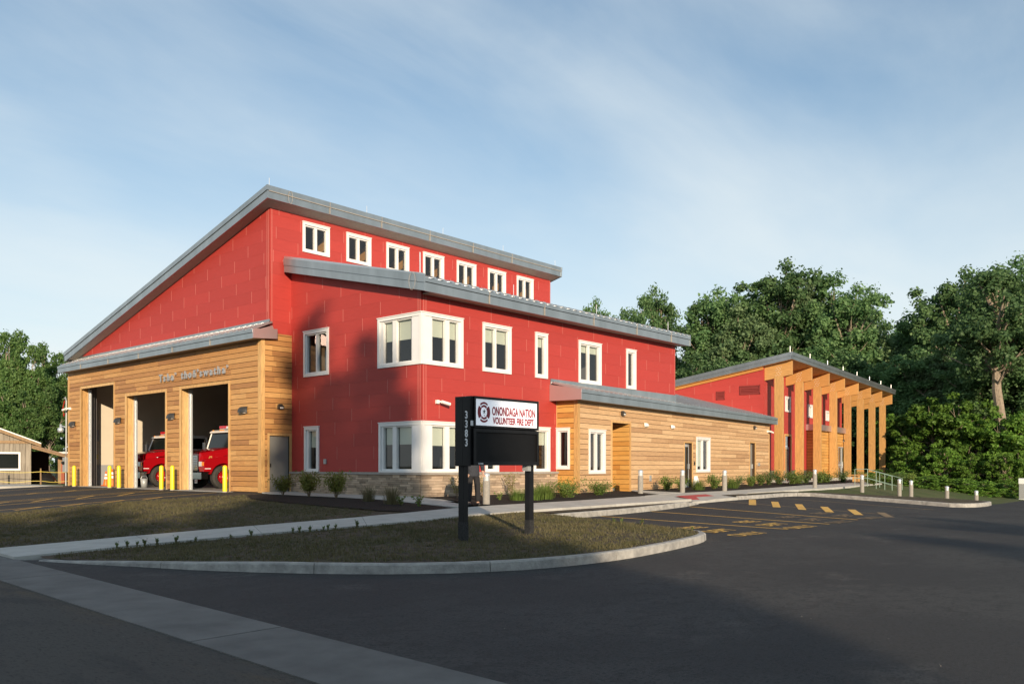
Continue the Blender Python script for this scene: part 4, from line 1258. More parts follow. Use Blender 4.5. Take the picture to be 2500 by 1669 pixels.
# recessed entry
dn = 1.15
nb = MB().box(F_W, niche[0] - 0.05, niche[0] - 0.01, -dn, -0.26, -0.2, niche[3]).box(F_W, niche[1] + 0.01, niche[1] + 0.05, -dn, -0.26, -0.2, niche[3]).box(F_W, niche[0] - 0.05, niche[1] + 0.05, -dn - 0.05, -dn, -0.2, niche[3]).box(F_W, niche[0] - 0.05, niche[1] + 0.05, -dn, -0.26, niche[3] + 0.01, niche[3] + 0.05).build('entry_recess', 'wood_back', ST)
F_NR = Fr(F_W.p(niche[1], 0, 0), ey, -ex)
planks(F_NR, 0.0, dn, -0.17, niche[3], [], nb, row=0.2, mat='cedar_new', seed=23, lmin=1.2, lmax=1.4, n0=0.002)
F_NB = Fr(F_W.p(0, -dn, 0), ex, -ey)
planks(F_NB, niche[0], niche[1] - 0.03, -0.17, niche[3], [], nb, row=0.2, mat='cedar_new', seed=24, lmin=1.2, lmax=1.6, n0=0.002)
for h, mat in ((d2, 'alu'), (d3, 'grey_door')):
    dd = MB().box(F_W, h[0] + 0.01, h[1] - 0.01, -0.20, -0.15, -0.15, h[3] - 0.01).build('door', mat, ST)
    if mat == 'alu':
        MB().box(F_W, h[0] + 0.14, h[1] - 0.14, -0.149, -0.14, 0.2, h[3] - 0.18).build('pane', 'truck_glass', dd)
    MB().box(F_W, h[1] - 0.14, h[1] - 0.09, -0.145, -0.08, 0.85, 1.1).build('handle', 'alu', dd)
smalllight(F_W, 3.63, 3.08); smalllight(F_W, 19.95, 3.1)
scoop(F_W, 5.84, 2.72, 0.62, 'white_fixture', name='vent_hood'); scoop(F_W, 8.63, 2.74, 0.62, 'white_fixture', name='vent_hood')
seccam(F_W, 22.3, 3.05)
MB().box(F_W, 6.22, 6.36, 0.02, 0.08, 0.32, 0.58).build('outlet_box', 'steel_grey', ST)
MB().box(F_W, 20.6, 20.85, 0.02, 0.09, 1.0, 1.18).build('outlet_box', 'steel_grey', ST)
MB().box(F_W, 11.2, 11.3, 0.02, 0.08, 1.05, 1.2).build('outlet_box', 'dark_fixture', ST)
# wing roof
FWS = Fr(WO, ey, ex)                 # section (y', z) extruded along x'
sw = 0.262
ZWR = lambda yp: 3.86 + (yp + 0.42) * sw
m = MB().prism(FWS, [(-0.40, ZWR(-0.40) - 0.06), (8.0, ZWR(8.0) - 0.06), (8.0, ZWR(8.0)), (-0.40, ZWR(-0.40))], 9.0, 22.98)
m.prism(FWS, [(1.02, ZWR(1.02) - 0.06), (8.0, ZWR(8.0) - 0.06), (8.0, ZWR(8.0)), (1.02, ZWR(1.02))], 22.98, 24.73)
m.prism(FWS, [(-0.40, ZWR(-0.40) - 0.06), (0.9, ZWR(0.9) - 0.06), (0.9, ZWR(0.9)), (-0.40, ZWR(-0.40))], -0.4, 9.0)
m.build('roof', 'metal_roof', ST)
m = MB()
for i in range(58):
    x = -0.3 + i * 0.4
    y1_ = 0.85 if x < 9 else 7.9
    m.prism(FWS, [(-0.43, ZWR(-0.43)), (y1_, ZWR(y1_)), (y1_, ZWR(y1_) + 0.035), (-0.43, ZWR(-0.43) + 0.035)], x, x + 0.11)
o = m.build('roof_ribs', 'metal_roof', ST); o['kind'] = 'stuff'
m = MB().box(FWL, -0.42, 23.0, -0.42, -0.37, 3.47, 3.72).box(FWL, -0.42, 23.0, -0.445, -0.37, 3.735, 3.86)
m.build('fascia', 'metal_fascia', ST)
MB().box(FWL, -0.40, WEND, -0.37, 0.0, 3.49, 3.52).build('soffit', 'soffit', ST)
m = MB().prism(FWS, [(-0.44, 3.47), (0.95, 3.47), (0.95, 4.10), (-0.44, 3.86)], -0.46, -0.40)
m.build('end_fascia', 'pink_reflect_metal', ST)
MB().box(FWL, -0.40, 0.0, -0.36, 0.93, 3.49, 3.52).build('soffit', 'soffit', ST)
MB().prism(FWS, [(-0.44, 3.47), (0.98, 3.47), (0.98, 4.22), (-0.44, 3.86)], 22.96, 23.02).build('end_fascia', 'metal_fascia', ST)
MB().prism(F_LONG, [(25.6, 4.1), (XE, 3.8), (XE, 4.26), (25.6, 4.32)], 0.016, 0.06).build('flashing', 'metal_fascia', ST)
MB().prism(FWS, [(-0.3, 3.6), (8, 3.6), (8, ZWR(8) - 0.1), (-0.3, 3.8)], WEND - 0.3, WEND - 0.15).build('end_wall', 'wood_back', ST)

# ------------------------------------------------------------------ pavilion
PX0, PX1, PYW = 24.75, 44.2, 1.0
ZP = lambda yp: 7.93 - (yp + 0.85) * 0.168
PF = FWx(PX0)
pg = MB().prism(PF, [(PYW, 0), (16, 0), (16, ZP(16) - 0.45), (PYW, ZP(PYW) - 0.45)], -0.2, -0.002).build('pavilion_wall', 'red_back', ST)
panels(PF, PYW, 13, 3.9, 7.3, [], pg, zt=lambda u: ZP(u) - 0.50, seed=6, plen=2.4)
FPW = FWy(PYW)
pw_h = [(29.1, 30.28, 4.62, 5.62), (34.35, 35.6, 4.48, 5.4), (39.25, 40.4, 4.46, 5.2)]
pdoor = (29.1, 30.35, 0.05, 3.0)
pw = wall('pavilion_wall', FPW, PX0, PX1, 0.0, ZP(PYW) - 0.45, pw_h + [pdoor], -0.2, -0.002, 'red_back')
panels(FPW, PX0, PX1, 0.75, ZP(PYW) - 0.47, pw_h + [pdoor], pw, seed=7, plen=2.4)
for h in pw_h:
    window(FPW, *h, split(h[0], h[1], 0.5, mull=0.1), (), cas=0.1)
sb3 = wall('stone_base', FPW, PX0 - 1.9, 34.1, -0.1, 0.70, [(pdoor[0] - .15, pdoor[1] + .15, -1, 3)], 0.0, 0.03, 'stone_back')
stones(FWy(PYW - 0.03), PX0 - 1.9, 28.9, -0.05, 0.70, sb3, 5)
m = MB().box(FPW, pdoor[0] - 0.14, pdoor[0], 0, 0.05, 0, pdoor[3] + 0.14).box(FPW, pdoor[1], pdoor[1] + 0.14, 0, 0.05, 0, pdoor[3] + 0.14).box(FPW, pdoor[0], pdoor[1], 0, 0.05, pdoor[3], pdoor[3] + 0.14)
m.build('door_surround', 'cedar_trim', ST)
dd = MB().box(FPW, pdoor[0], pdoor[1], -0.15, -0.1, 0.05, 2.3).build('door', 'alu', ST)
MB().box(FPW, pdoor[0] + 0.1, pdoor[1] - 0.1, -0.099, -0.09, 0.2, 2.15).build('pane', 'glass', dd)
MB().box(FPW, pdoor[0], pdoor[1], -0.14, -0.11, 2.35, pdoor[3]).build('pane', 'glass', dd)
# back of the strip wall between wing and pavilion
MB().box(FWL, WEND + 0.02, PX0 - 0.01, PYW + 0.02, PYW + 0.2, 0, ZWR(1.0) - 0.1).build('link_wall', 'red_panel', ST)
# roof, soffit, fascia
RX0, RX1 = 24.4, 56.0
FPS = Fr(WO, ey, ex)
MB().prism(FPS, [(-0.85, ZP(-0.85) - 0.06), (17, ZP(17) - 0.06), (17, ZP(17)), (-0.85, ZP(-0.85))], RX0 + 0.04, RX1 - 0.04).build('roof', 'metal_roof', ST)
sf = MB().prism(FPS, [(-0.82, ZP(-0.82) - 0.42), (PYW, ZP(PYW) - 0.42), (PYW, ZP(PYW) - 0.37), (-0.82, ZP(-0.82) - 0.37)], RX0 + 0.04, RX1 - 0.04).build('soffit', 'glulam_beam', ST)
MB().prism(FPS, [(PYW, ZP(PYW) - 0.44), (14, ZP(14) - 0.44), (14, ZP(14) - 0.39), (PYW, ZP(PYW) - 0.39)], RX0 + 0.04, PX0 + 0.1).build('soffit', 'glulam_beam', ST)
m = MB().box(FWL, RX0, RX1, -0.90, -0.83, ZP(-0.85) - 0.2, ZP(-0.85) + 0.02).box(FWL, RX0, RX1, -0.87, -0.82, ZP(-0.85) - 0.42, ZP(-0.85) - 0.21)
m.build('fascia', 'metal_fascia', ST)
for rx in (RX0, RX1 - 0.05):
    m = MB().prism(FPS, [(-0.87, ZP(-0.87) - 0.2), (16, ZP(16) - 0.2), (16, ZP(16) + 0.02), (-0.87, ZP(-0.87) + 0.02)], rx - 0.02, rx + 0.05)
    m.prism(FPS, [(-0.87, ZP(-0.87) - 0.42), (16, ZP(16) - 0.42), (16, ZP(16) - 0.21), (-0.87, ZP(-0.87) - 0.21)], rx, rx + 0.05)
    m.build('rake_fascia', 'metal_fascia', ST)
MB().prism(FPS, [(PYW, ZP(PYW) - 0.62), (14, ZP(14) - 0.62), (14, ZP(14) - 0.46), (PYW, ZP(PYW) - 0.46)], PX0 - 0.12, PX0 - 0.02).build('rake_board', 'cedar_new', ST)
# columns and beams
CX = [25.0 + 4.325 * i for i in range(8)]
for i, x in enumerate(CX):
    zt_ = ZP(0.1) - 0.42 - 0.80
    c = MB().box(FWL, x - 0.13, x + 0.13, -0.16, 0.36, 0.14, zt_).build('column', 'glulam', ST, bevel=0.008)
    MB().box(FWL, x - 0.24, x + 0.24, -0.26, 0.46, -0.3, 0.135).build('column_pier', 'concrete', c)
    top = lambda yp: ZP(yp) - 0.43
    y2_ = PYW - 0.02 if x < PX1 else 1.9
    b = MB().prism(FPS, [(-0.72, top(-0.72) - 0.86), (y2_, top(y2_) - 0.86), (y2_, top(y2_)), (-0.72, top(-0.72))], x - 0.11, x + 0.11).build('beam', 'glulam_beam', ST, bevel=0.008)
    bt = MB()
    for r_ in range(4):
        for k in range(4):
            yy = -0.06 + 0.09 * k + (0.045 if r_ % 2 else 0); zz = top(0.1) - 0.2 - 0.16 * r_ - 0.06 * (k % 2)
            bt.box(FWL, x - 0.122, x - 0.111, yy - 0.014, yy + 0.014, zz - 0.014, zz + 0.014)
    q = bt.build('bolts', 'white_fixture', b); q['kind'] = 'stuff'
    rod(FWL.p(x - 0.4, -0.7, ZP(-0.7)), 0.42, 0.024)
# louvres on the gable
def louver(F, u0, u1, z0, z1):
    o = MB().box(F, u0, u0 + 0.06, 0.015, 0.07, z0, z1).box(F, u1 - 0.06, u1, 0.015, 0.07, z0, z1).box(F, u0, u1, 0.015, 0.07, z1 - 0.06, z1).box(F, u0, u1, 0.015, 0.07, z0, z0 + 0.06).box(F, u0, u1, 0.013, 0.02, z0, z1).build('louver', 'pink_louver', ST)
    n = int((z1 - z0 - 0.12) / 0.095)
    for i in range(n):
        z = z0 + 0.07 + 0.095 * i
        MB().add([F.p(u0 + 0.06, 0.065, z), F.p(u1 - 0.06, 0.065, z), F.p(u1 - 0.06, 0.03, z + 0.07), F.p(u0 + 0.06, 0.03, z + 0.07), F.p(u0 + 0.06, 0.055, z - 0.01), F.p(u1 - 0.06, 0.055, z - 0.01), F.p(u1 - 0.06, 0.02, z + 0.06), F.p(u0 + 0.06, 0.02, z + 0.06)], [(0, 1, 2, 3), (4, 5, 6, 7), (0, 1, 5, 4), (2, 3, 7, 6)]).build('slat', 'pink_louver', o)
louver(PF, 3.5, 4.05, 5.25, 5.78); louver(PF, 1.2, 2.5, 5.5, 6.06)
# entrance vestibule in cedar between the columns
VX0, VX1, VY = 34.2, 43.5, 0.44
vh = 3.55
FVL = FWx(VX0); FVF = FWy(VY)
vdoor = (40.7, 43.1, 0.1, 2.5)
vb = MB().box(FVL, VY, PYW, -0.1, -0.002, 0, vh).build('vestibule_wall', 'wood_back', ST)
planks(FVL, VY + 0.06, PYW - 0.02, 0.12, vh, [], vb, row=0.21, mat='cedar_new', seed=31, lmin=1, lmax=1.2)
vf = wall('vestibule_wall', FVF, VX0, VX1, 0, vh, [vdoor], -0.1, -0.002, 'wood_back')
planks(FVF, VX0 + 0.1, VX1 - 0.08, 0.12, vh, [vdoor], vf, row=0.21, mat='cedar_new', seed=32, lmin=1.2, lmax=3)
MB().box(FVF, VX0 - 0.03, VX0 + 0.1, 0, 0.035, 0.1, vh).build('corner_board', 'cedar_trim', ST)
MB().box(FVF, VX1 - 0.08, VX1 + 0.03, 0, 0.035, 0.1, vh).build('corner_board', 'cedar_trim', ST)
MB().box(FWL, VX0 - 0.25, VX1 + 0.2, VY - 0.25, PYW - 0.02, vh, vh + 0.42).build('end_fascia', 'pink_reflect_metal', ST)
m = MB().box(FVF, vdoor[0], vdoor[0] + 0.1, -0.08, 0.03, 0.1, 2.55).box(FVF, vdoor[1] - 0.1, vdoor[1], -0.08, 0.03, 0.1, 2.55).box(FVF, vdoor[0] + 0.1, vdoor[1] - 0.1, -0.08, 0.03, 2.42, 2.5).box(FVF, 41.82, 41.98, -0.08, 0.03, 0.1, 2.42)
gd = m.build('glass_door', 'steel_grey', ST)
MB().box(FVF, vdoor[0] + 0.1, 41.82, -0.04, -0.03, 0.12, 2.42).build('pane', 'glass', gd)
MB().box(FVF, 41.98, vdoor[1] - 0.1, -0.04, -0.03, 0.12, 2.42).build('pane', 'glass', gd)
MB().box(FVF, vdoor[0] + 0.1, 41.82, 0.0, 0.04, 1.05, 1.13).box(FVF, 41.85, 41.9, 0.03, 0.09, 0.85, 1.35).build('push_bar', 'alu', gd)
scoop(FVF, 42.2, 2.95, 0.6, 'dark_fixture')
smalllight(FWy(PYW), 31.9, 3.65)
# plinth and floor of the porch
MB().box(FWL, 24.0, 57.0, -0.85, 14, -0.6, 0.02).build('porch_slab', 'concrete', ST)
seccam(FVF, 43.2, 3.4)

# the 300 boards and the 300 panels that show largest are parts; the rest are joined
def seen(p, area):
    d = (Vector(p) - Vector(EYE)).length
    return area / d ** 2
PLANKS.sort(key=lambda k: -seen(k[1].p((k[2] + k[3]) / 2, 0, (k[6] + k[7]) / 2), (k[3] - k[2]) * (k[7] - k[6])))
for k in PLANKS[:300]:
    cube('plank', *k)
rest = MB(); ms_ = []; mats = []
for k in PLANKS[300:]:
    if k[0] not in mats: mats.append(k[0])
    rest.box(k[1], k[2], k[3], k[4], k[5], k[6], k[7]); ms_ += [mats.index(k[0])] * 6
if rest.f:
    o = rest.build('small_planks', None, ST, fix=False); o['kind'] = 'stuff'
    for q in mats: o.data.materials.append(MAT[q])
    o.data.polygons.foreach_set('material_index', ms_)
def psize(m):
    P = [Vector(v) for v in m.v]
    c = sum(P, Vector()) / len(P)
    e = [max(p[i] for p in P) - min(p[i] for p in P) for i in range(3)]
    return seen(c, max(e[0], e[1]) * e[2])
PANELS.sort(key=lambda k: -psize(k[0]))
for m, par_ in PANELS[:300]:
    m.build('panel', 'red_panel', par_)
rest = MB()
for m, par_ in PANELS[300:]:
    rest.add(m.v, m.f)
if rest.f:
    o = rest.build('small_panels', 'red_panel', ST, fix=False); o['kind'] = 'stuff'

# ------------------------------------------------------------------ sign
SX0, SY, SZ = 11.1, 10.96, -0.335
SG = thing('sign', 'black two post roadside sign with white name panel and dark message screen', 'sign', (SX0, SY, SZ), world=True)
FS = Fr((0, SY - 0.16, 0), (1, 0, 0), (0, -1, 0))
FSL = Fr((SX0 - 0.17, 0, 0), (0, 1, 0), (-1, 0, 0))
u0, u1 = SX0 + 0.10, SX0 + 1.95
po = MB().box(WORLD, SX0 - 0.085, SX0 + 0.04, SY - 0.10, SY + 0.03, SZ - 0.3, 2.2).build('post', 'sign_black', SG, bevel=0.006)
MB().box(WORLD, SX0 - 0.088, SX0 + 0.043, SY - 0.103, SY + 0.033, SZ - 0.3, SZ + 0.30).build('scuffed_foot', 'sign_grime', po)
MB().box(WORLD, SX0 - 0.15, SX0 + 0.069, SY - 0.14, SY + 0.05, 0.975, 2.225).build('address_box', 'sign_black', SG, bevel=0.006)
po2 = MB().box(WORLD, SX0 + 1.79, SX0 + 1.915, SY - 0.08, SY + 0.05, SZ - 0.3, 1.02).build('post', 'sign_black', SG, bevel=0.006)
MB().box(WORLD, SX0 + 1.787, SX0 + 1.918, SY - 0.083, SY + 0.053, SZ - 0.3, SZ + 0.25).build('scuffed_foot', 'sign_grime', po2)
MB().add([(SX0 - 0.153, SY + 0.04, 2.105), (SX0 - 0.153, SY - 0.12, 2.195), (SX0 - 0.06, SY - 0.143, 2.23), (SX0 - 0.04, SY + 0.03, 2.23)], [(0, 1, 2, 3)]).build('cap_plate', 'steel_grey', SG)
cb = MB().box(WORLD, SX0 + 0.07, u1, SY - 0.15, SY + 0.07, 1.68, 2.25).build('name_cabinet', 'sign_black', SG, bevel=0.008)
F_ = Fr((0, SY - 0.15, 0), (1, 0, 0), (0, -1, 0))
fr_ = MB()
a, b, c, d = u0 + 0.02, u1, 1.68, 2.25
for (p, q, r_, s_) in ((a, a + 0.04, c, d), (b - 0.04, b, c, d), (a + 0.04, b - 0.04, d - 0.045, d), (a + 0.04, b - 0.04, c, c + 0.04)):
    fr_.box(F_, p, q, 0.001, 0.03, r_, s_)
fr_.build('cabinet_frame', 'sign_black', cb)
face = MB().box(F_, a + 0.04, b - 0.04, 0.002, 0.012, c + 0.04, d - 0.045).build('name_panel', 'sign_face', cb)
sc_ = MB().box(WORLD, SX0 + 0.09, u1, SY - 0.13, SY + 0.06, 0.99, 1.677).build('screen_cabinet', 'sign_black', SG, bevel=0.008)
F2 = Fr((0, SY - 0.13, 0), (1, 0, 0), (0, -1, 0))
m = MB()
for (p, q, r_, s_) in ((a - 0.02, a + 0.05, 0.99, 1.66), (b - 0.05, b, 0.99, 1.66), (a + 0.05, b - 0.05, 1.60, 1.66), (a + 0.05, b - 0.05, 0.99, 1.06)):
    m.box(F2, p, q, 0.001, 0.05, r_, s_)
m.build('screen_frame', 'sign_black', sc_)
MB().box(F2, a + 0.05, b - 0.05, 0.002, 0.012, 1.06, 1.60).build('screen', 'sign_screen', sc_)
m = MB()
for i in range(26):
    z = 1.07 + i * 0.0203
    m.box(F2, a + 0.055, b - 0.055, 0.0125, 0.02, z, z + 0.007)
q = m.build('screen_louvers', 'sign_screen', sc_); q['kind'] = 'stuff'
MB().box(WORLD, SX0 + 1.68, SX0 + 1.78, SY - 0.12, SY + 0.02, 0.88, 0.99).build('junction_box', 'steel_grey', SG)
MB().box(WORLD, SX0 + 0.045, SX0 + 0.112, SY - 0.157, SY - 0.151, 1.71, 1.80).build('label_plate', 'letter_white', SG)
o = put_text('maker_mark', textmesh('HYPER', 'letter_white', 0.045, 0.001, 0.001, 1.0, 'LEFT'), F2, a + 0.10, 0.053, 1.005, sc_)
# lettering
fw = (b - 0.04) - (a + 0.04)
for txt, sz, zz, wid in (('ONONDAGA NATION', 0.222, 1.925, 0.71), ('VOLUNTEER FIRE DEPT.', 0.172, 1.765, 0.69)):
    me = textmesh(txt, 'sign_red', sz, 0.002, 0.0055, 1.0, 'CENTER')
    xs = [v.co.x for v in me.vertices]
    me.transform(Matrix.Diagonal((fw * wid / (max(xs) - min(xs)), 1, 1, 1)))
    put_text('lettering', me, F_, a + 0.04 + fw * 0.612, 0.016, zz, face)
ey_ = 0
for k, ch in enumerate('3383'):
    put_text('numeral', textmesh(ch, 'letter_white', 0.190, 0.003, 0.005, 0.82), Fr((0, SY - 0.14, 0), (1, 0, 0), (0, -1, 0)), SX0 - 0.06, 0.008, 1.835 - 0.166 * k, SG)
# emblem: maltese cross with four flared arms round a disc
ecx, ecz, er = a + 0.04 + fw * 0.13, 1.965, 0.19
def arc(r, a0, a1, n=8, sx=1.0):
    return [(ecx + sx * r * math.cos(a0 + (a1 - a0) * i / n), ecz + r * math.sin(a0 + (a1 - a0) * i / n)) for i in range(n + 1)]
def flat(name, pts, n0, n1, mat):
    mm = MB().prism(F_, pts, n0, n1)
    return mm.build(name, mat, face)
SXE = 0.88
for k in range(4):
    c_ = k * math.pi / 2
    wo_ = rad(38)
    out_ = arc(er, c_ - wo_, c_ + wo_, 8, SXE)
    inn = arc(er * 0.50, c_ + rad(44), c_ - rad(44), 5, SXE)
    flat('emblem_arm', out_ + inn, 0.0125, 0.016, 'sign_red')
    if k % 2:
        flat('emblem_band', arc(er * 0.80, c_ - rad(38), c_ + rad(38), 8, SXE) + arc(er * 0.71, c_ + rad(39), c_ - rad(39), 8, SXE), 0.0165, 0.0185, 'sign_face')
flat('emblem_disc', arc(er * 0.46, 0, 2 * math.pi * 23 / 24, 23, SXE), 0.017, 0.0195, 'sign_face')
st = []
for i in range(10):
    r_ = er * (0.30 if i % 2 == 0 else 0.10)
    st.append((ecx + r_ * math.sin(i * math.pi / 5) * 0.8, ecz + 0.012 + r_ * math.cos(i * math.pi / 5)))
flat('emblem_star', st, 0.020, 0.022, 'black_plastic')
flat('emblem_dot', [(ecx + 0.012 * math.cos(i), ecz - 0.06 + 0.012 * math.sin(i)) for i in (0, 1.05, 2.1, 3.14, 4.2, 5.25)], 0.020, 0.022, 'sign_red')

# ------------------------------------------------------------------ bollards
def bump_(name, label, loc, group):
    t = thing(name, label, 'bollard', loc, group)
    return t
def make_yellow():
    t = thing('safety_bollard', '', 'bollard')
    prof = [(0.086, -0.1)] + [(0.086, 0.95)] + [(0.086 * math.cos(a_), 0.95 + 0.075 * math.sin(a_)) for a_ in (0.3, 0.6, 0.9, 1.2, 1.4)] + [(0.0, 1.026)]
    MB().lathe((0, 0, 0), prof, 18).build('sleeve', 'yellow_paint', t, smooth=True)
    MB().lathe((0, 0, 0), [(0.094, -0.1), (0.094, 0.03), (0.087, 0.035)], 18).build('base_ring', 'stone_cap', t)
    return t
yl = make_yellow()
ylab = [(43.45, 'yellow safety bollard at the far end of the truck bays beside the electric meter'),
        (39.55, 'yellow safety bollard by the traffic cones on the right of the empty bay'),
        (38.6, 'yellow safety bollard on the left of the middle truck bay, before its cedar pier'),
        (34.64, 'yellow safety bollard in front of the white topped fire engine\'s front wheel'),
        (33.7, 'yellow safety bollard on the left of the nearest truck bay, casting its shadow on cedar'),
        (29.63, 'yellow safety bollard nearest the grey side door, before the nearest fire engine')]
for i, (y, lab) in enumerate(ylab):
    o = yl if i == 0 else copy_tree(yl)
    o.location = (17.2, y, -0.01)
    tag(o, lab, 'bollard', 'yellow bollards in front of the truck bays')
def make_grey():
    t = thing('light_bollard', '', 'bollard')
    MB().lathe((0, 0, 0), [(0.105, -0.6), (0.105, 0.72), (0.0, 0.72)], 18).build('concrete_shaft', 'bollard_grey', t, smooth=False)
    MB().lathe((0, 0, 0), [(0.085, 0.72), (0.085, 0.86)], 16).build('lens', 'lamp_lens', t)
    m = MB()
    for z_ in (0.735, 0.77, 0.805, 0.84):
        m.lathe((0, 0, 0), [(0.088, z_), (0.102, z_), (0.102, z_ + 0.01), (0.088, z_ + 0.01)], 16)
    m.build('guard_rings', 'alu', t)
    MB().lathe((0, 0, 0), [(0.105, 0.86)] + [(0.105 * math.cos(a_), 0.88 + 0.085 * math.sin(a_)) for a_ in (0, 0.4, 0.8, 1.2, 1.45)] + [(0, 0.966)], 18).build('cap', 'alu', t, smooth=True)
    return t
gb = make_grey()
glab = [((18.35, 17.15, G(18.35, 17.15)), 'grey concrete light bollard standing under the black sign near the person'),
        ((28.6, 18.45, G(28.6, 18.45) + 0.01), 'grey concrete light bollard right of the recessed cedar entry'),
        ((31.3, 18.15, G(31.3, 18.15) + 0.01), 'grey concrete light bollard before the glazed wing door'),
        ((34.3, 17.8, G(34.3, 17.8)), 'grey concrete light bollard between the two windows\' end and the white bucket'),
        ((43.3, 17.4, -0.14), 'grey concrete light bollard in front of the second and third timber columns'),
        ((45.9, 15.93, -0.43), 'grey concrete light bollard before the foot of the porch steps rail'),
        ((47.2, 14.46, -0.64), 'grey concrete light bollard at the end of the green handrail, left of a close pair'),
        ((47.6, 14.0, -0.715), 'grey concrete light bollard right of the green handrail, right of a close pair'),
        ((48.9, 12.6, -1.02), 'half hidden grey light bollard beyond the far kerb, before the wood'),
        ((49.9, 11.44, -1.25), 'smallest grey light bollard, its cap just showing over the far kerb')]
for i, (p, lab) in enumerate(glab):
    o = gb if i == 0 else copy_tree(gb)
    o.location = p
    tag(o, lab, 'bollard', 'concrete light bollards along the walk')

# ------------------------------------------------------------------ fire engines (nose along local +x, then turned round)
def wheel(parent, x, y, side):
    w = MB().lathe((x, y, 0.5), [(0.27, -0.15 * 1), (0.40, -0.15), (0.485, -0.12), (0.505, -0.06), (0.505, 0.06), (0.485, 0.12), (0.40, 0.15), (0.27, 0.15)], 28, 'y').build('wheel', 'rubber', parent, smooth=False)
    s_ = side
    MB().lathe((x, y, 0.5), [(0.30, s_ * 0.15), (0.285, s_ * 0.165), (0.26, s_ * 0.12), (0.16, s_ * 0.06), (0.10, s_ * 0.10), (0.09, s_ * 0.17), (0.0, s_ * 0.18)], 24, 'y').build('rim', 'truck_red', w, smooth=True)
    MB().lathe((x, y, 0.5), [(0.305, s_ * 0.152), (0.305, s_ * 0.168), (0.288, s_ * 0.168), (0.288, s_ * 0.152)], 24, 'y').build('rim_edge', 'chrome', w)
    m = MB()
    for k in range(10):
        a = k * math.pi / 5
        m.lathe((x + 0.17 * math.cos(a), y, 0.5 + 0.17 * math.sin(a)), [(0.02, s_ * 0.06), (0.02, s_ * 0.11), (0, s_ * 0.115)], 6, 'y')
    m.build('lug_nuts', 'chrome', w)
    return w
def loft(secs, mat, name, parent, smooth=True, bevel=0):
    """secs: list of (x, [(y,z)...]) rings with the same count; closed rings, capped"""
    m = MB(); n = len(secs[0][1])
    vs = [(x, y, z) for x, r in secs for y, z in r]
    fs = []
    for i in range(len(secs) - 1):
        for k in range(n):
            k2 = (k + 1) % n
            fs.append((i * n + k, i * n + k2, (i + 1) * n + k2, (i + 1) * n + k))
    fs += [tuple(range(n)), tuple((len(secs) - 1) * n + k for k in reversed(range(n)))]
    m.add(vs, fs)
    return m.build(name, mat, parent, smooth=False, bevel=bevel)
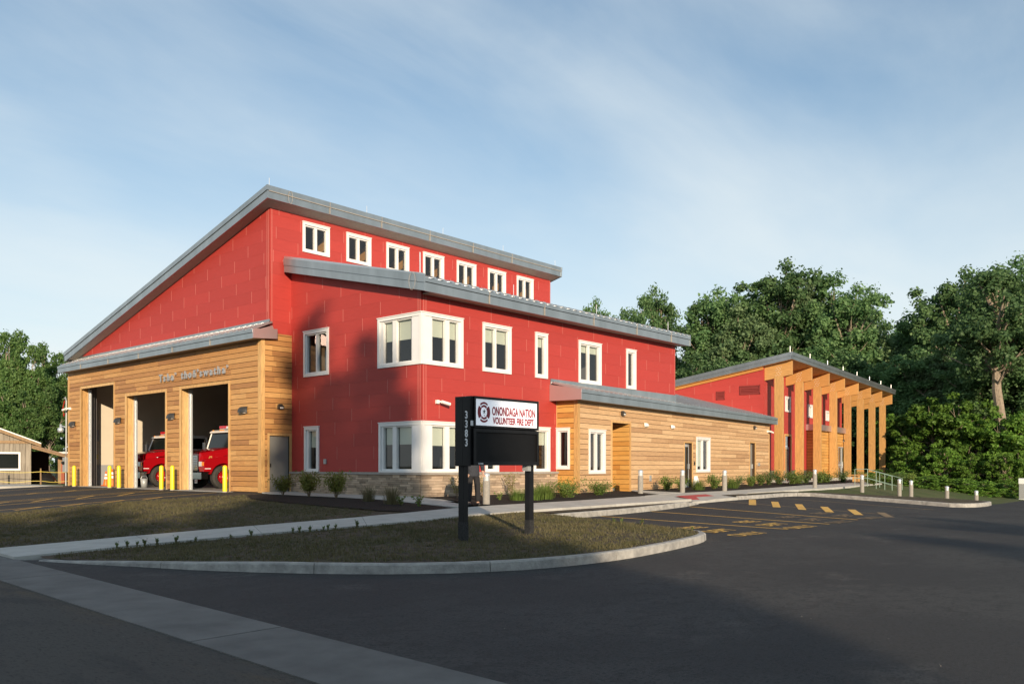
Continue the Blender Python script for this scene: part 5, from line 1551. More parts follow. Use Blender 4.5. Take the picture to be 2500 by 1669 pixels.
def fire_engine(label, roundnose, lettering):
    t = thing('fire_engine', label, 'fire engine', group='fire engines in the bays')
    W = 1.2
    # hood
    def hood(x, w, zt, zb=0.85):
        return (x, [(-w, zb), (w, zb), (w, zt - 0.16), (w - 0.10, zt - 0.04), (w * 0.55, zt), (-w * 0.55, zt), (-w + 0.10, zt - 0.04), (-w, zt - 0.16)])
    if roundnose:
        hs = [hood(0.98, 0.66, 1.46, 0.86), hood(0.86, 0.80, 1.55, 0.82), hood(0.3, 0.90, 1.66, 0.8), hood(-0.55, 0.98, 1.77, 0.8)]
    else:
        hs = [hood(0.90, 0.74, 1.54, 0.84), hood(0.84, 0.86, 1.60, 0.82), hood(0.2, 0.95, 1.72, 0.8), hood(-0.50, 1.03, 1.83, 0.8)]
    h = loft(hs, 'truck_red', 'hood', t, bevel=0.02)
    # fenders with wheel arches
    for s_ in (-1, 1):
        m = MB()
        prof = []
        R = 0.60
        out_ = [(0.93, 0.74), (0.93, 1.16), (0.82, 1.28), (0.45, 1.36), (-0.70, 1.42), (-0.70, 0.62)]
        arch = [(R * math.cos(math.pi * (1 - k / 10)), 0.5 + R * 1.0 * math.sin(math.pi * (1 - k / 10))) for k in range(11)]
        arch = [(x, max(z, 0.62)) for x, z in arch]
        pts = out_ + arch + [(0.62, 0.74)]
        F = Fr((0, 0, 0), (1, 0, 0), (0, 1, 0))
        m.prism(F, pts, s_ * 0.78, s_ * W)
        m.build('fender', 'truck_red', h, bevel=0.025)
        liner = MB().prism(F, [(-0.58, 0.55), (0.58, 0.55), (0.45, 1.0), (0, 1.12), (-0.45, 1.0)], s_ * 0.60, s_ * 0.77)
        liner.build('wheel_well', 'black_plastic', h)
        # headlights
        MB().box(WORLD, 0.93, 0.965, s_ * 0.80, s_ * 1.02, 0.98, 1.18).build('headlight', 'lamp_lens', t)
        MB().box(WORLD, 0.925, 0.955, s_ * 1.03, s_ * 1.17, 1.0, 1.16).build('turn_signal', 'amber', t)
        wheel(t, 0.0, s_ * 1.0, s_)
        wheel(t, -4.6, s_ * 1.0, s_)
    # white trim stripe and mud guard trim
    F = Fr((0, 0, 0), (1, 0, 0), (0, 1, 0))
    for s_ in (-1, 1):
        MB().box(WORLD, -2.55, -0.72, s_ * 1.2, s_ * 1.206, 0.98, 1.06).box(WORLD, 0.62, 0.90, s_ * 1.2, s_ * 1.206, 0.86, 0.89).build('stripe', 'letter_white', t)
        if roundnose:
            ar = [(-0.66 * math.cos(q_), 0.5 + 0.66 * math.sin(q_)) for q_ in np.linspace(0.0, 1.2, 8)]
            ar2 = [(-0.56 * math.cos(q_), 0.5 + 0.56 * math.sin(q_)) for q_ in np.linspace(1.2, 0.0, 8)]
            MB().prism(F, ar + ar2, s_ * 1.10, s_ * 1.225).build('fender_trim', 'truck_white', t)
    # grille
    gz0, gz1, gw = (0.92, 1.38, 0.56) if roundnose else (0.80, 1.46, 0.66)
    gx = 0.985 if roundnose else 0.905
    g = MB().box(WORLD, gx, gx + 0.02, -gw, gw, gz0, gz1).build('grille', 'steel_grey', t)
    for k in range(9):
        z = gz0 + 0.03 + k * (gz1 - gz0 - 0.06) / 8
        MB().box(WORLD, gx + 0.021, gx + 0.04, -gw + 0.03, gw - 0.03, z - 0.008, z + 0.008).build('grille_bar', 'chrome', g)
    # bumper
    b = MB()
    pl = [(-1.19, 0.80), (-1.12, 1.02), (-0.6, 1.13), (0.6, 1.13), (1.12, 1.02), (1.19, 0.80)]
    vs = []
    for z in (0.42, 0.70):
        for y, x in pl:
            vs.append((x, y, z))
    for z in (0.42, 0.70):
        for y, x in pl:
            vs.append((x - 0.08, y * 0.98, z))
    n = len(pl); fs = []
    for i in range(n - 1):
        fs += [(i, i + 1, n + i + 1, n + i), (2 * n + i, 3 * n + i, 3 * n + i + 1, 2 * n + i + 1), (i, 2 * n + i, 2 * n + i + 1, i + 1), (n + i, n + i + 1, 3 * n + i + 1, 3 * n + i)]
    b.add(vs, fs)
    bo = b.build('bumper', 'chrome', t)
    MB().box(WORLD, 1.131, 1.15, -0.42, 0.42, 0.48, 0.64).build('winch_opening', 'black_plastic', bo)
    MB().box(WORLD, 1.10, 1.12, 0.72, 0.94, 0.24, 0.40).build('plate', 'letter_white', t)
    # chassis
    MB().box(WORLD, -7.2, 0.75, -0.45, 0.45, 0.42, 0.78).build('chassis', 'black_plastic', t)
    # cab: windscreen, pillars, roof
    cw0, cw1 = 1.02, 0.93
    zb_ = 1.80
    x0_, x1_ = -0.48, -0.66
    ztop = 2.50 if roundnose else 2.64
    def ring(x, w0, w1, z0, z1):
        return (x, [(-w0, z0), (w0, z0), (w1, z1), (-w1, z1)])
    cbx = MB()
    # lower cab (doors)
    cbx.add([(x0_, -1.06, 0.72), (x0_, 1.06, 0.72), (x0_, 1.04, zb_), (x0_, -1.04, zb_), (-2.5, -1.06, 0.72), (-2.5, 1.06, 0.72), (-2.5, 1.04, zb_), (-2.5, -1.04, zb_)],
            [(0, 1, 2, 3), (7, 6, 5, 4), (0, 4, 5, 1), (1, 5, 6, 2), (2, 6, 7, 3), (3, 7, 4, 0)])
    c = cbx.build('cab', 'truck_red', t, bevel=0.02)
    zr = ztop - 0.13
    gl = MB().add([(x0_ + 0.02, -0.99, zb_), (x0_ + 0.02, 0.99, zb_), (x1_ + 0.02, 0.90, zr), (x1_ + 0.02, -0.90, zr)], [(0, 1, 2, 3)])
    gl.build('windscreen', 'truck_glass', c)
    for s_ in (-1, 1):
        gs = MB().add([(x0_ - 0.12, s_ * 1.035, zb_), (-1.45, s_ * 1.035, zb_), (-1.45, s_ * 0.945, zr), (x1_ - 0.1, s_ * 0.945, zr)], [(0, 1, 2, 3)])
        gs.add([(-1.6, s_ * 1.035, zb_), (-2.4, s_ * 1.035, zb_), (-2.4, s_ * 0.945, zr), (-1.6, s_ * 0.945, zr)], [(0, 1, 2, 3)])
        gs.build('side_window', 'truck_glass', c)
        pm = MB()
        pm.tube([(x0_ + 0.01, s_ * 1.03, zb_ - 0.02), (x1_, s_ * 0.935, zr + 0.02)], 0.05, 6)
        pm.tube([(-1.52, s_ * 1.03, zb_ - 0.02), (-1.52, s_ * 0.935, zr + 0.02)], 0.06, 6)
        pm.tube([(-2.46, s_ * 1.03, zb_ - 0.02), (-2.46, s_ * 0.935, zr + 0.02)], 0.06, 6)
        pm.tube([(x0_ + 0.02, s_ * 1.045, zb_), (-2.46, s_ * 1.045, zb_)], 0.035, 6)
        pm.build('pillars', 'truck_white', c)
        # door line and handle
        MB().box(WORLD, -1.45, -1.25, s_ * 1.062, s_ * 1.08, 1.45, 1.49).build('door_handle', 'chrome', c)
        # mirror on arms
        mm = MB().tube([(-0.62, s_ * 1.05, 2.2), (-0.52, s_ * 1.38, 2.22), (-0.52, s_ * 1.38, 1.55), (-0.6, s_ * 1.07, 1.5)], 0.016, 6)
        mo = mm.build('mirror_arm', 'chrome', c)
        MB().box(WORLD, -0.57, -0.47, s_ * 1.28, s_ * 1.48, 1.66, 2.08).build('mirror', 'steel_grey', mo)
    MB().box(WORLD, -2.5, -2.44, -0.98, 0.98, zb_, zr).build('cab_back', 'truck_white', c)
    rf = loft([(x1_ + 0.14, [(-0.93, zr), (0.93, zr), (0.90, zr + 0.05), (-0.90, zr + 0.05)]), (x1_ + 0.02, [(-0.97, zr - 0.01), (0.97, zr - 0.01), (0.88, zr + 0.12), (-0.88, zr + 0.12)]), (-2.4, [(-0.97, zr - 0.01), (0.97, zr - 0.01), (0.90, zr + 0.14), (-0.90, zr + 0.14)]), (-2.52, [(-0.96, zr - 0.01), (0.96, zr - 0.01), (0.90, zr + 0.08), (-0.90, zr + 0.08)])], 'truck_white', 'roof', c)
    for y in (-0.75, -0.15, 0, 0.15, 0.75):
        MB().lathe((x1_ + 0.06, y, zr + 0.11), [(0.03, -0.02), (0.03, 0.02), (0.0, 0.04)], 8).build('marker_light', 'amber', rf)
    lb = MB().box(WORLD, x1_ - 0.55, x1_ - 0.25, -0.72, 0.72, zr + 0.17, zr + 0.21).tube([(x1_ - 0.4, -0.5, zr + 0.1), (x1_ - 0.4, -0.5, zr + 0.18)], 0.03, 6).tube([(x1_ - 0.4, 0.5, zr + 0.1), (x1_ - 0.4, 0.5, zr + 0.18)], 0.03, 6).build('light_bar', 'alu', c)
    MB().box(WORLD, x1_ - 0.56, x1_ - 0.24, -0.74, -0.2, zr + 0.212, zr + 0.33).build('beacon', 'red_lens', lb)
    MB().box(WORLD, x1_ - 0.56, x1_ - 0.24, 0.2, 0.74, zr + 0.212, zr + 0.33).build('beacon', 'red_lens', lb)
    MB().box(WORLD, x1_ - 0.54, x1_ - 0.26, -0.19, 0.19, zr + 0.212, zr + 0.30).build('lamp', 'lamp_lens', lb)
    # hood details: horn trumpet, tie down
    for s_ in (-1, 1):
        MB().tube([(0.05, s_ * 0.92, 1.42), (-0.35, s_ * 1.02, 1.46)], [0.035, 0.014], 8).lathe((0.1, s_ * 0.90, 1.42), [(0.0, -0.05), (0.05, -0.03), (0.05, 0.0), (0.0, 0.03)], 8).build('hood_latch', 'chrome', h)
    # body
    if roundnose:
        ring_ = [(1.18 * math.cos(q_) * (1 if abs(math.cos(q_)) < .9 else 1), 1.62 + 0.82 * math.sin(q_)) for q_ in np.linspace(0, 2 * math.pi, 25)[:-1]]
        loft([(-2.75, ring_), (-7.4, ring_)], 'truck_red', 'tank', t)
        MB().box(WORLD, -7.4, -2.75, -1.2, 1.2, 0.72, 1.25).build('lockers', 'truck_red', t, bevel=0.02)
    else:
        MB().box(WORLD, -7.6, -2.7, -1.22, 1.22, 0.62, 2.35).build('body', 'truck_red', t, bevel=0.03)
        for s_ in (-1, 1):
            for k in range(3):
                MB().box(WORLD, -4.0 - k * 1.2, -2.95 - k * 1.2, s_ * 1.222, s_ * 1.24, 1.2, 2.2).build('locker_door', 'alu', t)
    MB().box(WORLD, -2.72, -2.55, -1.1, 1.1, 0.75, 1.9).build('pump_panel', 'steel_grey', t)
    if lettering:
        FF = Fr((0, 0, 0), (1, 0, 0), (0, -1, 0))
        me = textmesh(lettering, 'gold', 0.16, 0.004, 0.002, 1.1)
        for s_ in (-1, 1):
            o = bpy.data.objects.new('lettering', me); COL.objects.link(o)
            n_ = Vector((0.25, s_ * 1.0, 0.05)).normalized()
            r_ = Z.cross(n_).normalized(); u_ = n_.cross(r_)
            M = Matrix((r_, u_, n_)).transposed().to_4x4(); M.translation = Vector((0.52, s_ * 0.905, 1.32))
            o.matrix_world = M; o.parent = h
        me = textmesh('177', 'sign_red', 0.13, 0.002, 0.003, 0.85)
        o = bpy.data.objects.new('numerals', me); COL.objects.link(o)
        M = Matrix((Vector((0, 1, 0)), Z, Vector((1, 0, 0)))).transposed().to_4x4(); M.translation = Vector((1.124, 0.83, 0.275))
        o.matrix_world = M; o.parent = t
    return t
e1 = fire_engine('red fire engine with gold letters on its hood, in the nearest bay', False, 'TP1')
e1.location = (20.0, 35.75, 0.0); e1.rotation_euler = (0, 0, math.pi)
e2 = fire_engine('red fire engine with rounded hood and white windscreen surround in the middle bay', True, None)
e2.location = (19.75, 40.95, 0.0); e2.rotation_euler = (0, 0, math.pi)

# cones, post and cabinets inside the bay
def cone(loc, label, s=1.0):
    t = thing('traffic_cone', label, 'traffic cone', loc, 'traffic cones in the empty bay')
    MB().box(WORLD, -0.18 * s, 0.18 * s, -0.18 * s, 0.18 * s, 0.0, 0.04 * s).build('base', 'cone_orange', t, bevel=0.01)
    MB().lathe((0, 0, 0), [(0.135 * s, 0.04 * s), (0.03 * s, 0.72 * s), (0.02 * s, 0.73 * s)], 18).build('body', 'cone_orange', t, smooth=True)
    for z0, z1 in ((0.34, 0.44), (0.50, 0.60)):
        r0 = (0.135 - (z0 - 0.04) * 0.1544) * s + 0.003; r1 = (0.135 - (z1 - 0.04) * 0.1544) * s + 0.003
        MB().lathe((0, 0, 0), [(r0, z0 * s), (r1, z1 * s)], 18).build('reflective_band', 'letter_white', t, smooth=True)
    return t
cone((18.85, 43.75, 0), 'orange traffic cone with white bands, further left of two in the empty bay')
cone((18.7, 42.7, 0), 'orange traffic cone with white bands beside the white post in the empty bay', 1.15)
t = thing('white_post', 'white rounded post standing behind the traffic cones in the empty bay', 'post', (19.1, 43.15, 0))
MB().lathe((0, 0, 0), [(0.075, 0.0), (0.075, 1.75), (0.06, 1.8), (0, 1.82)], 14).build('shaft', 'white_fixture', t, smooth=True)
MB().box(WORLD, -0.16, 0.16, -0.16, 0.16, 0.0, 0.05).build('base', 'black_plastic', t)
t = thing('wall_cabinet', 'grey metal cabinet fixed to the beige bay wall', 'cabinet', (18.78, 44.9, 2.25), world=True)
MB().box(WORLD, 18.64, 18.92, 44.70, 44.955, 2.25, 2.85).build('cabinet_body', 'steel_grey', t)
MB().box(WORLD, 18.67, 18.89, 44.685, 44.699, 2.29, 2.81).build('cabinet_door', 'grey_wain', t)
t = thing('call_box', 'small yellow alarm box on the edge of the beige bay wall', 'alarm box', (18.85, 44.9, 1.4), world=True)
MB().box(WORLD, 18.78, 18.92, 44.86, 44.955, 1.36, 1.56).build('box_body', 'yellow_paint', t)
MB().box(WORLD, 18.81, 18.89, 44.85, 44.859, 1.40, 1.50).build('box_face', 'steel_grey', t)
t = thing('bucket', 'grey bucket on the floor beside the fire engine in the middle bay', 'bucket', (18.35, 38.6, 0))
MB().lathe((0, 0, 0), [(0.0, 0.01), (0.13, 0.01), (0.16, 0.42), (0.15, 0.42), (0.12, 0.03)], 16).build('pail', 'steel_grey', t, smooth=True)
MB().tube([(0.16, 0, 0.4), (0.1, 0, 0.52), (-0.1, 0, 0.52), (-0.16, 0, 0.4)], 0.008, 6).build('bail', 'alu', t)

# electric service at the far corner
t = thing('electric_meter', 'grey electric meter box with conduit at the far corner of the truck bays', 'electric meter', (17.75, 45.65, 0), world=True)
MB().box(WORLD, 17.55, 17.72, 45.42, 45.78, 0.68, 1.42).build('meter_box', 'steel_grey', t, bevel=0.01)
MB().lathe((17.55, 45.60, 1.15), [(0.085, 0.0), (0.085, -0.05), (0.07, -0.09), (0, -0.1)], 14, 'x').build('meter_dial', 'truck_glass', t, smooth=True)
MB().tube([(17.63, 45.6, 1.42), (17.63, 45.52, 1.6), (17.63, 45.50, 4.3), (17.63, 45.6, 4.45), (17.63, 45.75, 4.4)], 0.035, 8).tube([(17.63, 45.55, 0.68), (17.63, 45.55, 0.0)], 0.035, 8).build('conduit', 'steel_grey', t)
MB().tube([(17.63, 45.72, 4.3), (17.6, 45.85, 3.9), (17.62, 45.8, 3.5), (17.63, 45.62, 3.7)], 0.02, 6).build('cable', 'red_lens', t)
t = thing('yard_lamp', 'small round metal yard lamp on the far corner of the truck bays', 'lamp', (17.65, 45.55, 2.9), world=True)
MB().tube([(17.6, 45.50, 2.95), (17.5, 45.75, 3.02)], 0.025, 6).build('bracket', 'alu', t)
MB().lathe((17.5, 45.85, 2.7), [(0.0, 0.42), (0.05, 0.40), (0.06, 0.24), (0.14, 0.2), (0.15, 0.10), (0.13, 0.0), (0.0, -0.01)], 16).build('lamp_head', 'alu', t, smooth=True)

# ------------------------------------------------------------------ old barn with lean-to, left
BO = Vector((18.55, 52.8, 0)); BZ = -0.12
BU = Vector((-0.946, 0.323, 0)); BN = Vector((-0.323, -0.946, 0))
FB = Fr(BO, BU, BN)                      # u to the viewer's left, n towards the viewer
t = thing('barn', 'weathered board barn with white framed window and low tin roof at the left edge', 'barn', (BO.x, BO.y, BZ), world=True)
rk = lambda u: 2.43 + 0.40 * u if u < 3 else 3.63 - 0.40 * (u - 3)
win = (0.62, 1.75, 0.85, 1.68)
bw = MB().prism(FB, [(0, BZ), (6, BZ), (6, rk(6)), (3, rk(3)), (0, rk(0))], -0.15, -0.002).build('wall', 'old_wood', t)
r = random.Random(5)
y = 0.0
while y < 6:
    w = r.uniform(0.2, 0.32)
    pcs = rect_sub([(y, y + w - 0.012, BZ, 9)], win)
    for (a_, b_, c_, d_) in pcs:
        mm = MB()
        if d_ > 5:
            mm.prism(FB, [(a_, c_), (b_, c_), (b_, rk(b_)), (a_, rk(a_))], 0, 0.025 + r.uniform(0, 0.01))
        else:
            mm.box(FB, a_, b_, 0, 0.03, c_, d_)
        mm.build('board', 'barn_board', bw)
    y += w
MB().box(FB, -0.05, 6, 0.04, 0.09, 2.27, 2.42).build('tie_beam', 'old_wood', t)
wf = MB().box(FB, win[0] - 0.1, win[0], -0.05, 0.06, win[2] - 0.1, win[3] + 0.1).box(FB, win[1], win[1] + 0.1, -0.05, 0.06, win[2] - 0.1, win[3] + 0.1).box(FB, win[0], win[1], -0.05, 0.06, win[3], win[3] + 0.1).box(FB, win[0], win[1], -0.05, 0.06, win[2] - 0.1, win[2]).build('window', 'white_trim', t)
MB().box(FB, win[0], win[1], 0.004, 0.012, win[2], win[3]).build('pane', 'truck_glass', wf)
MB().prism(FB, [(-0.5, rk(-0.5) + 0.02), (3, rk(3) + 0.02), (6.5, rk(6.5) + 0.02), (6.5, rk(6.5) + 0.08), (3, rk(3) + 0.08), (-0.5, rk(-0.5) + 0.08)], -6, 0.35).build('roof', 'tin_roof', t)
MB().prism(FB, [(-0.5, rk(-0.5) - 0.16), (3, rk(3) - 0.16), (3, rk(3) + 0.015), (-0.5, rk(-0.5) + 0.015)], 0.28, 0.34).build('rake_board', 'old_wood', t)
MB().box(FB, 0.0, 0.1, -6, -0.16, BZ, 2.3).build('side_wall', 'old_wood', t)
lt = thing('lean_to', 'open lean-to shelter with sloping shingle roof beside the weathered barn', 'lean-to', tuple(FB.p(-1.5, 0, BZ)), world=True)
lz = lambda u: 2.12 + 0.30 * u
MB().prism(FB, [(-4.2, lz(-4.2)), (-0.02, lz(-0.02)), (-0.02, lz(-0.02) + 0.09), (-4.2, lz(-4.2) + 0.09)], -4.5, 0.3).build('roof', 'shingle', lt)
MB().prism(FB, [(-4.2, lz(-4.2) - 0.12), (-0.02, lz(-0.02) - 0.12), (-0.02, lz(-0.02) - 0.01), (-4.2, lz(-4.2) - 0.01)], 0.15, 0.28).build('rafter', 'old_wood', lt)
for u_, n_ in ((-1.55, -1.2), (-2.42, 0.1)):
    MB().box(FB, u_, u_ + 0.16, n_, n_ + 0.16, BZ, lz(u_) - 0.12).build('post', 'old_wood', lt)
MB().hexa([FB.p(-2.4, 0.1, 1.26), FB.p(-2.3, 0.1, 1.26), FB.p(-1.45, -1.2, 1.26), FB.p(-1.55, -1.2, 1.26), FB.p(-2.4, 0.1, 1.38), FB.p(-2.3, 0.1, 1.38), FB.p(-1.45, -1.2, 1.38), FB.p(-1.55, -1.2, 1.38)]).build('beam', 'old_wood', lt)
MB().box(FB, -1.0, -0.02, -4.4, -4.3, BZ, 1.9).build('back_wall', 'ceiling_dark', lt)
rb = thing('red_shed', 'faded red board shed behind the lean-to beside the meter', 'shed', tuple(FB.p(-2.6, -2.5, BZ)), world=True)
FR = Fr(FB.p(0, -2.4, 0), BU, BN)
bk = MB().box(FR, -4.2, -1.55, -2.0, 0.0, BZ, 1.75).build('wall', 'barn_red', rb)
y = -4.2
while y < -1.6:
    cube('board', 'barn_red', FR, y, y + 0.17, 0.0, 0.02 + r.uniform(0, 0.012), BZ, 1.75, bk); y += 0.18
MB().box(FR, -4.4, -1.4, -2.2, 0.15, 1.76, 1.84).build('roof', 'tin_roof', rb)
MB().box(FR, -2.25, -1.95, 0.035, 0.05, 0.55, 1.35).build('patch_board', 'barn_board', rb)
t = thing('tarp_heap', 'dark covered heap stored under the lean-to', 'tarp', tuple(FB.p(-0.8, -2.2, BZ)), world=True)
vs = []; fs = []
for j in range(9):
    for i in range(9):
        q = (1 - ((i - 4) / 4.2) ** 2) * (1 - ((j - 4) / 4.2) ** 2)
        vs.append(tuple(FB.p(-1.45 + i * 0.165, -3.2 + j * 0.25, BZ + max(0, q) * 0.85 + r.uniform(-.05, .05))))
for j in range(8):
    for i in range(8):
        fs.append((j * 9 + i, j * 9 + i + 1, (j + 1) * 9 + i + 1, (j + 1) * 9 + i))
MB().add(vs, fs).build('tarp', 'black_plastic', t, fix=False)
MB().box(FB, -1.3, -0.2, -3.0, -1.4, BZ, BZ + 0.25).build('pallet', 'old_wood', t)
# caution tape on stakes
tp = [FB.p(-3.4, 1.6, 0), FB.p(-2.3, 1.5, 0), FB.p(-0.45, 1.7, 0), FB.p(1.6, 1.6, 0), FB.p(3.4, 1.6, 0)]
for k, p in enumerate(tp[1:4]):
    s_ = thing('stake', ['wooden stake holding caution tape nearest the meter', 'wooden stake holding caution tape before the lean-to opening', 'wooden stake holding caution tape before the barn wall'][k], 'stake', (p.x, p.y, BZ), 'stakes holding the caution tape')
    MB().add([(-.03, -.03, -.1), (.03, -.03, -.1), (.03, .03, -.1), (-.03, .03, -.1), (-.025, -.025, 0.98), (.025, -.025, 0.98), (.025, .025, 0.98), (-.025, .025, 0.98)], [(0, 1, 2, 3), (4, 5, 6, 7), (0, 1, 5, 4), (1, 2, 6, 5), (2, 3, 7, 6), (3, 0, 4, 7)]).build('shaft', 'old_wood', s_)
    MB().box(WORLD, -.035, .035, -.035, .035, 0.78, 0.84).build('tape_wrap', 'tape', s_)
for k, z in enumerate((0.80, 0.28)):
    m = MB(); pts = []
    for a_, b_ in zip(tp[:-1], tp[1:]):
        for i in range(9 if b_ is tp[-1] else 8):
            q = i / 8
            p = a_.lerp(b_, q); p.z = z + BZ - 0.05 * math.sin(math.pi * q) + (0.03 if k else 0) * math.sin(7 * q)
            pts.append(p)
    vs = []; fs = []
    for p in pts:
        vs += [tuple(p + Vector((0, 0, -0.013))), tuple(p + Vector((0.01, 0, 0.013)))]
    for i in range(len(pts) - 1):
        fs.append((2 * i, 2 * i + 2, 2 * i + 3, 2 * i + 1))
    m.add(vs, fs)
    o = m.build('caution_tape', 'tape', fix=False)
    tag(o, ('upper' if k == 0 else 'lower') + ' yellow caution tape strung between stakes before the barn', 'caution tape', 'caution tapes')

# ------------------------------------------------------------------ handrail, bench, bucket, bag
def atd(u, v, s_):
    t_ = (u - 1250) / 2093.0
    c_, q_ = math.cos(YAW), math.sin(YAW)
    return Vector(((c_ + t_ * q_) * s_, (q_ - t_ * c_) * s_, 0.97 + (1138 - v) * s_ / 2093.0))
hr = thing('handrail', 'green painted metal handrail of the ramp in front of the timber columns', 'handrail', tuple(atd(2140, 1190, 50)), world=True)
for off in (0.0, 1.3):
    d_ = 49.0 + off
    A0 = [atd(2087, 1144.5, d_), atd(2118, 1144.5, d_), atd(2178 + off * 19, 1162 + off * 4, d_)]
    m = MB().tube(A0, 0.018, 6); m.build('top_rail', 'rail_green', hr)
    B0 = [p - Vector((0, 0, 0.52)) for p in A0]
    MB().tube(B0, 0.015, 6).build('lower_rail', 'rail_green', hr)
    for q in (0, 1.0, 1.35, 1.7, 2.0):
        p = A0[int(q)] if q == int(q) else A0[1].lerp(A0[2], q - 1)
        MB().tube([p, p - Vector((0, 0, 1.0))], 0.017, 6).build('rail_post', 'rail_green', hr)
p = atd(2098, 1172, 52)
bn = thing('bench', 'small orange timber bench between the columns by the porch rail', 'bench', (p.x, p.y, 0.02), rz=WA)
for k in range(3):
    MB().box(WORLD, -1.0, 1.0, -0.22 + 0.155 * k, -0.08 + 0.155 * k, 0.41, 0.46).build('slat', 'glulam_beam', bn)
for s_ in (-0.75, 0.75):
    MB().box(WORLD, s_ - 0.06, s_ + 0.06, -0.2, 0.22, 0.0, 0.405).build('leg', 'glulam', bn)
t = thing('bucket', 'white plastic bucket standing before the grey wing door', 'bucket', tuple(F_W.p(19.5, 0.55, -0.12)))
MB().lathe((0, 0, 0), [(0, 0.01), (0.14, 0.01), (0.165, 0.38), (0.172, 0.385), (0.172, 0.41), (0.15, 0.41), (0.13, 0.04)], 18).build('pail', 'bucket', t, smooth=True)
MB().tube([(0.17, 0, 0.36), (0.12, 0.12, 0.28), (0, 0.175, 0.25), (-0.12, 0.12, 0.28), (-0.17, 0, 0.36)], 0.006, 5).build('bail', 'steel_grey', t)
t = thing('sack', 'white paper sack standing before the glazed wing door', 'sack', tuple(F_W.p(10.35, 0.5, -0.12)))
loft([(0, [(0, 0), (0, 0.001), (0.001, 0.001)])], 'bucket', 'tmp', None) if False else None
vs = []; n = 12
for z_, rx, ry in ((0, .17, .12), (0.25, .19, .14), (0.5, .17, .10), (0.62, .15, .03)):
    for k in range(n):
        a_ = 2 * math.pi * k / n
        vs.append((rx * math.cos(a_) * (1 + 0.06 * math.sin(3 * a_ + z_ * 9)), ry * math.sin(a_), z_))
fs = [(i * n + k, i * n + (k + 1) % n, (i + 1) * n + (k + 1) % n, (i + 1) * n + k) for i in range(3) for k in range(n)] + [tuple(reversed(range(n))), tuple(3 * n + k for k in range(n))]
MB().add(vs, fs).build('sack_body', 'bucket', t, smooth=True)
MB().box(WORLD, -0.15, 0.15, -0.012, 0.012, 0.615, 0.65).build('folded_top', 'blind', t)
t = thing('fuel_cabinet', 'white capped cabinet on legs at the far right edge of the lot', 'cabinet', tuple(atd(2503, 1222, 54)))
MB().box(WORLD, -0.3, 0.3, -0.3, 0.3, 0.12, 1.05).build('cabinet_body', 'steel_grey', t, bevel=0.02)
MB().box(WORLD, -0.33, 0.33, -0.33, 0.33, 1.05, 1.42).build('cabinet_top', 'dumpster_white', t, bevel=0.04)
MB().box(WORLD, -0.3, -0.2, -0.3, 0.3, -0.4, 0.12).box(WORLD, 0.2, 0.3, -0.3, 0.3, -0.4, 0.12).build('skid', 'dumpster_white', t)

# ------------------------------------------------------------------ person behind the sign
def skinned(name, verts, edges, radii, mat, parent, root=0, sub=2):
    me = bpy.data.meshes.new(name)
    me.from_pydata(verts, edges, [])
    o = bpy.data.objects.new(name, me)
    COL.objects.link(o)
    sk = o.modifiers.new('skin', 'SKIN')
    sk.use_smooth_shade = True
    for i, r_ in enumerate(radii):
        d = me.skin_vertices[0].data[i]
        d.radius = r_ if hasattr(r_, '__len__') else (r_, r_)
        d.use_root = (i == root)
    s_ = o.modifiers.new('sub', 'SUBSURF'); s_.levels = sub; s_.render_levels = sub
    me.materials.append(MAT[mat])
    o.parent = parent
    return o
pr = thing('person', 'person in a dark jacket and black trousers standing behind the black sign', 'person', (17.69, 17.05, G(17.69, 17.05) + 0.02), rz=rad(150))
V = [(0, 0, 0.94), (0, 0.01, 1.12), (0, 0.01, 1.32), (0, 0, 1.45), (0, 0.01, 1.55), (0, 0.015, 1.66), (0, 0.01, 1.74),
     (0.10, 0, 0.88), (0.11, 0.01, 0.50), (0.12, -0.02, 0.09), (0.125, 0.10, 0.04),
     (-0.10, 0, 0.88), (-0.12, 0.03, 0.50), (-0.14, -0.01, 0.09), (-0.15, 0.11, 0.04),
     (0.19, 0, 1.40), (0.26, 0.0, 1.13), (0.25, 0.14, 0.95), (0.24, 0.22, 0.90),
     (-0.19, 0, 1.40), (-0.26, 0.0, 1.13), (-0.25, 0.14, 0.95), (-0.24, 0.22, 0.90)]
E_ = [(0, 1), (1, 2), (2, 3), (3, 4), (4, 5), (5, 6), (0, 7), (7, 8), (8, 9), (9, 10), (0, 11), (11, 12), (12, 13), (13, 14), (3, 15), (15, 16), (16, 17), (17, 18), (3, 19), (19, 20), (20, 21), (21, 22)]
Rr = [(0.16, 0.12), (0.15, 0.11), (0.17, 0.12), (0.10, 0.09), (0.058, 0.06), (0.085, 0.10), (0.06, 0.075),
      0.098, 0.062, 0.042, 0.036, 0.098, 0.062, 0.042, 0.036, 0.07, 0.048, 0.036, 0.03, 0.07, 0.048, 0.036, 0.03]
skinned('body', V, E_, Rr, 'skin', pr)
skinned('trousers', [V[0], V[7], V[8], (0.12, -0.015, 0.10), V[11], V[12], (-0.14, -0.005, 0.10), (0, 0, 1.02)], [(0, 1), (1, 2), (2, 3), (0, 4), (4, 5), (5, 6), (0, 7)], [(0.175, 0.135), 0.115, 0.088, 0.078, 0.115, 0.088, 0.078, (0.165, 0.13)], 'trousers', pr)
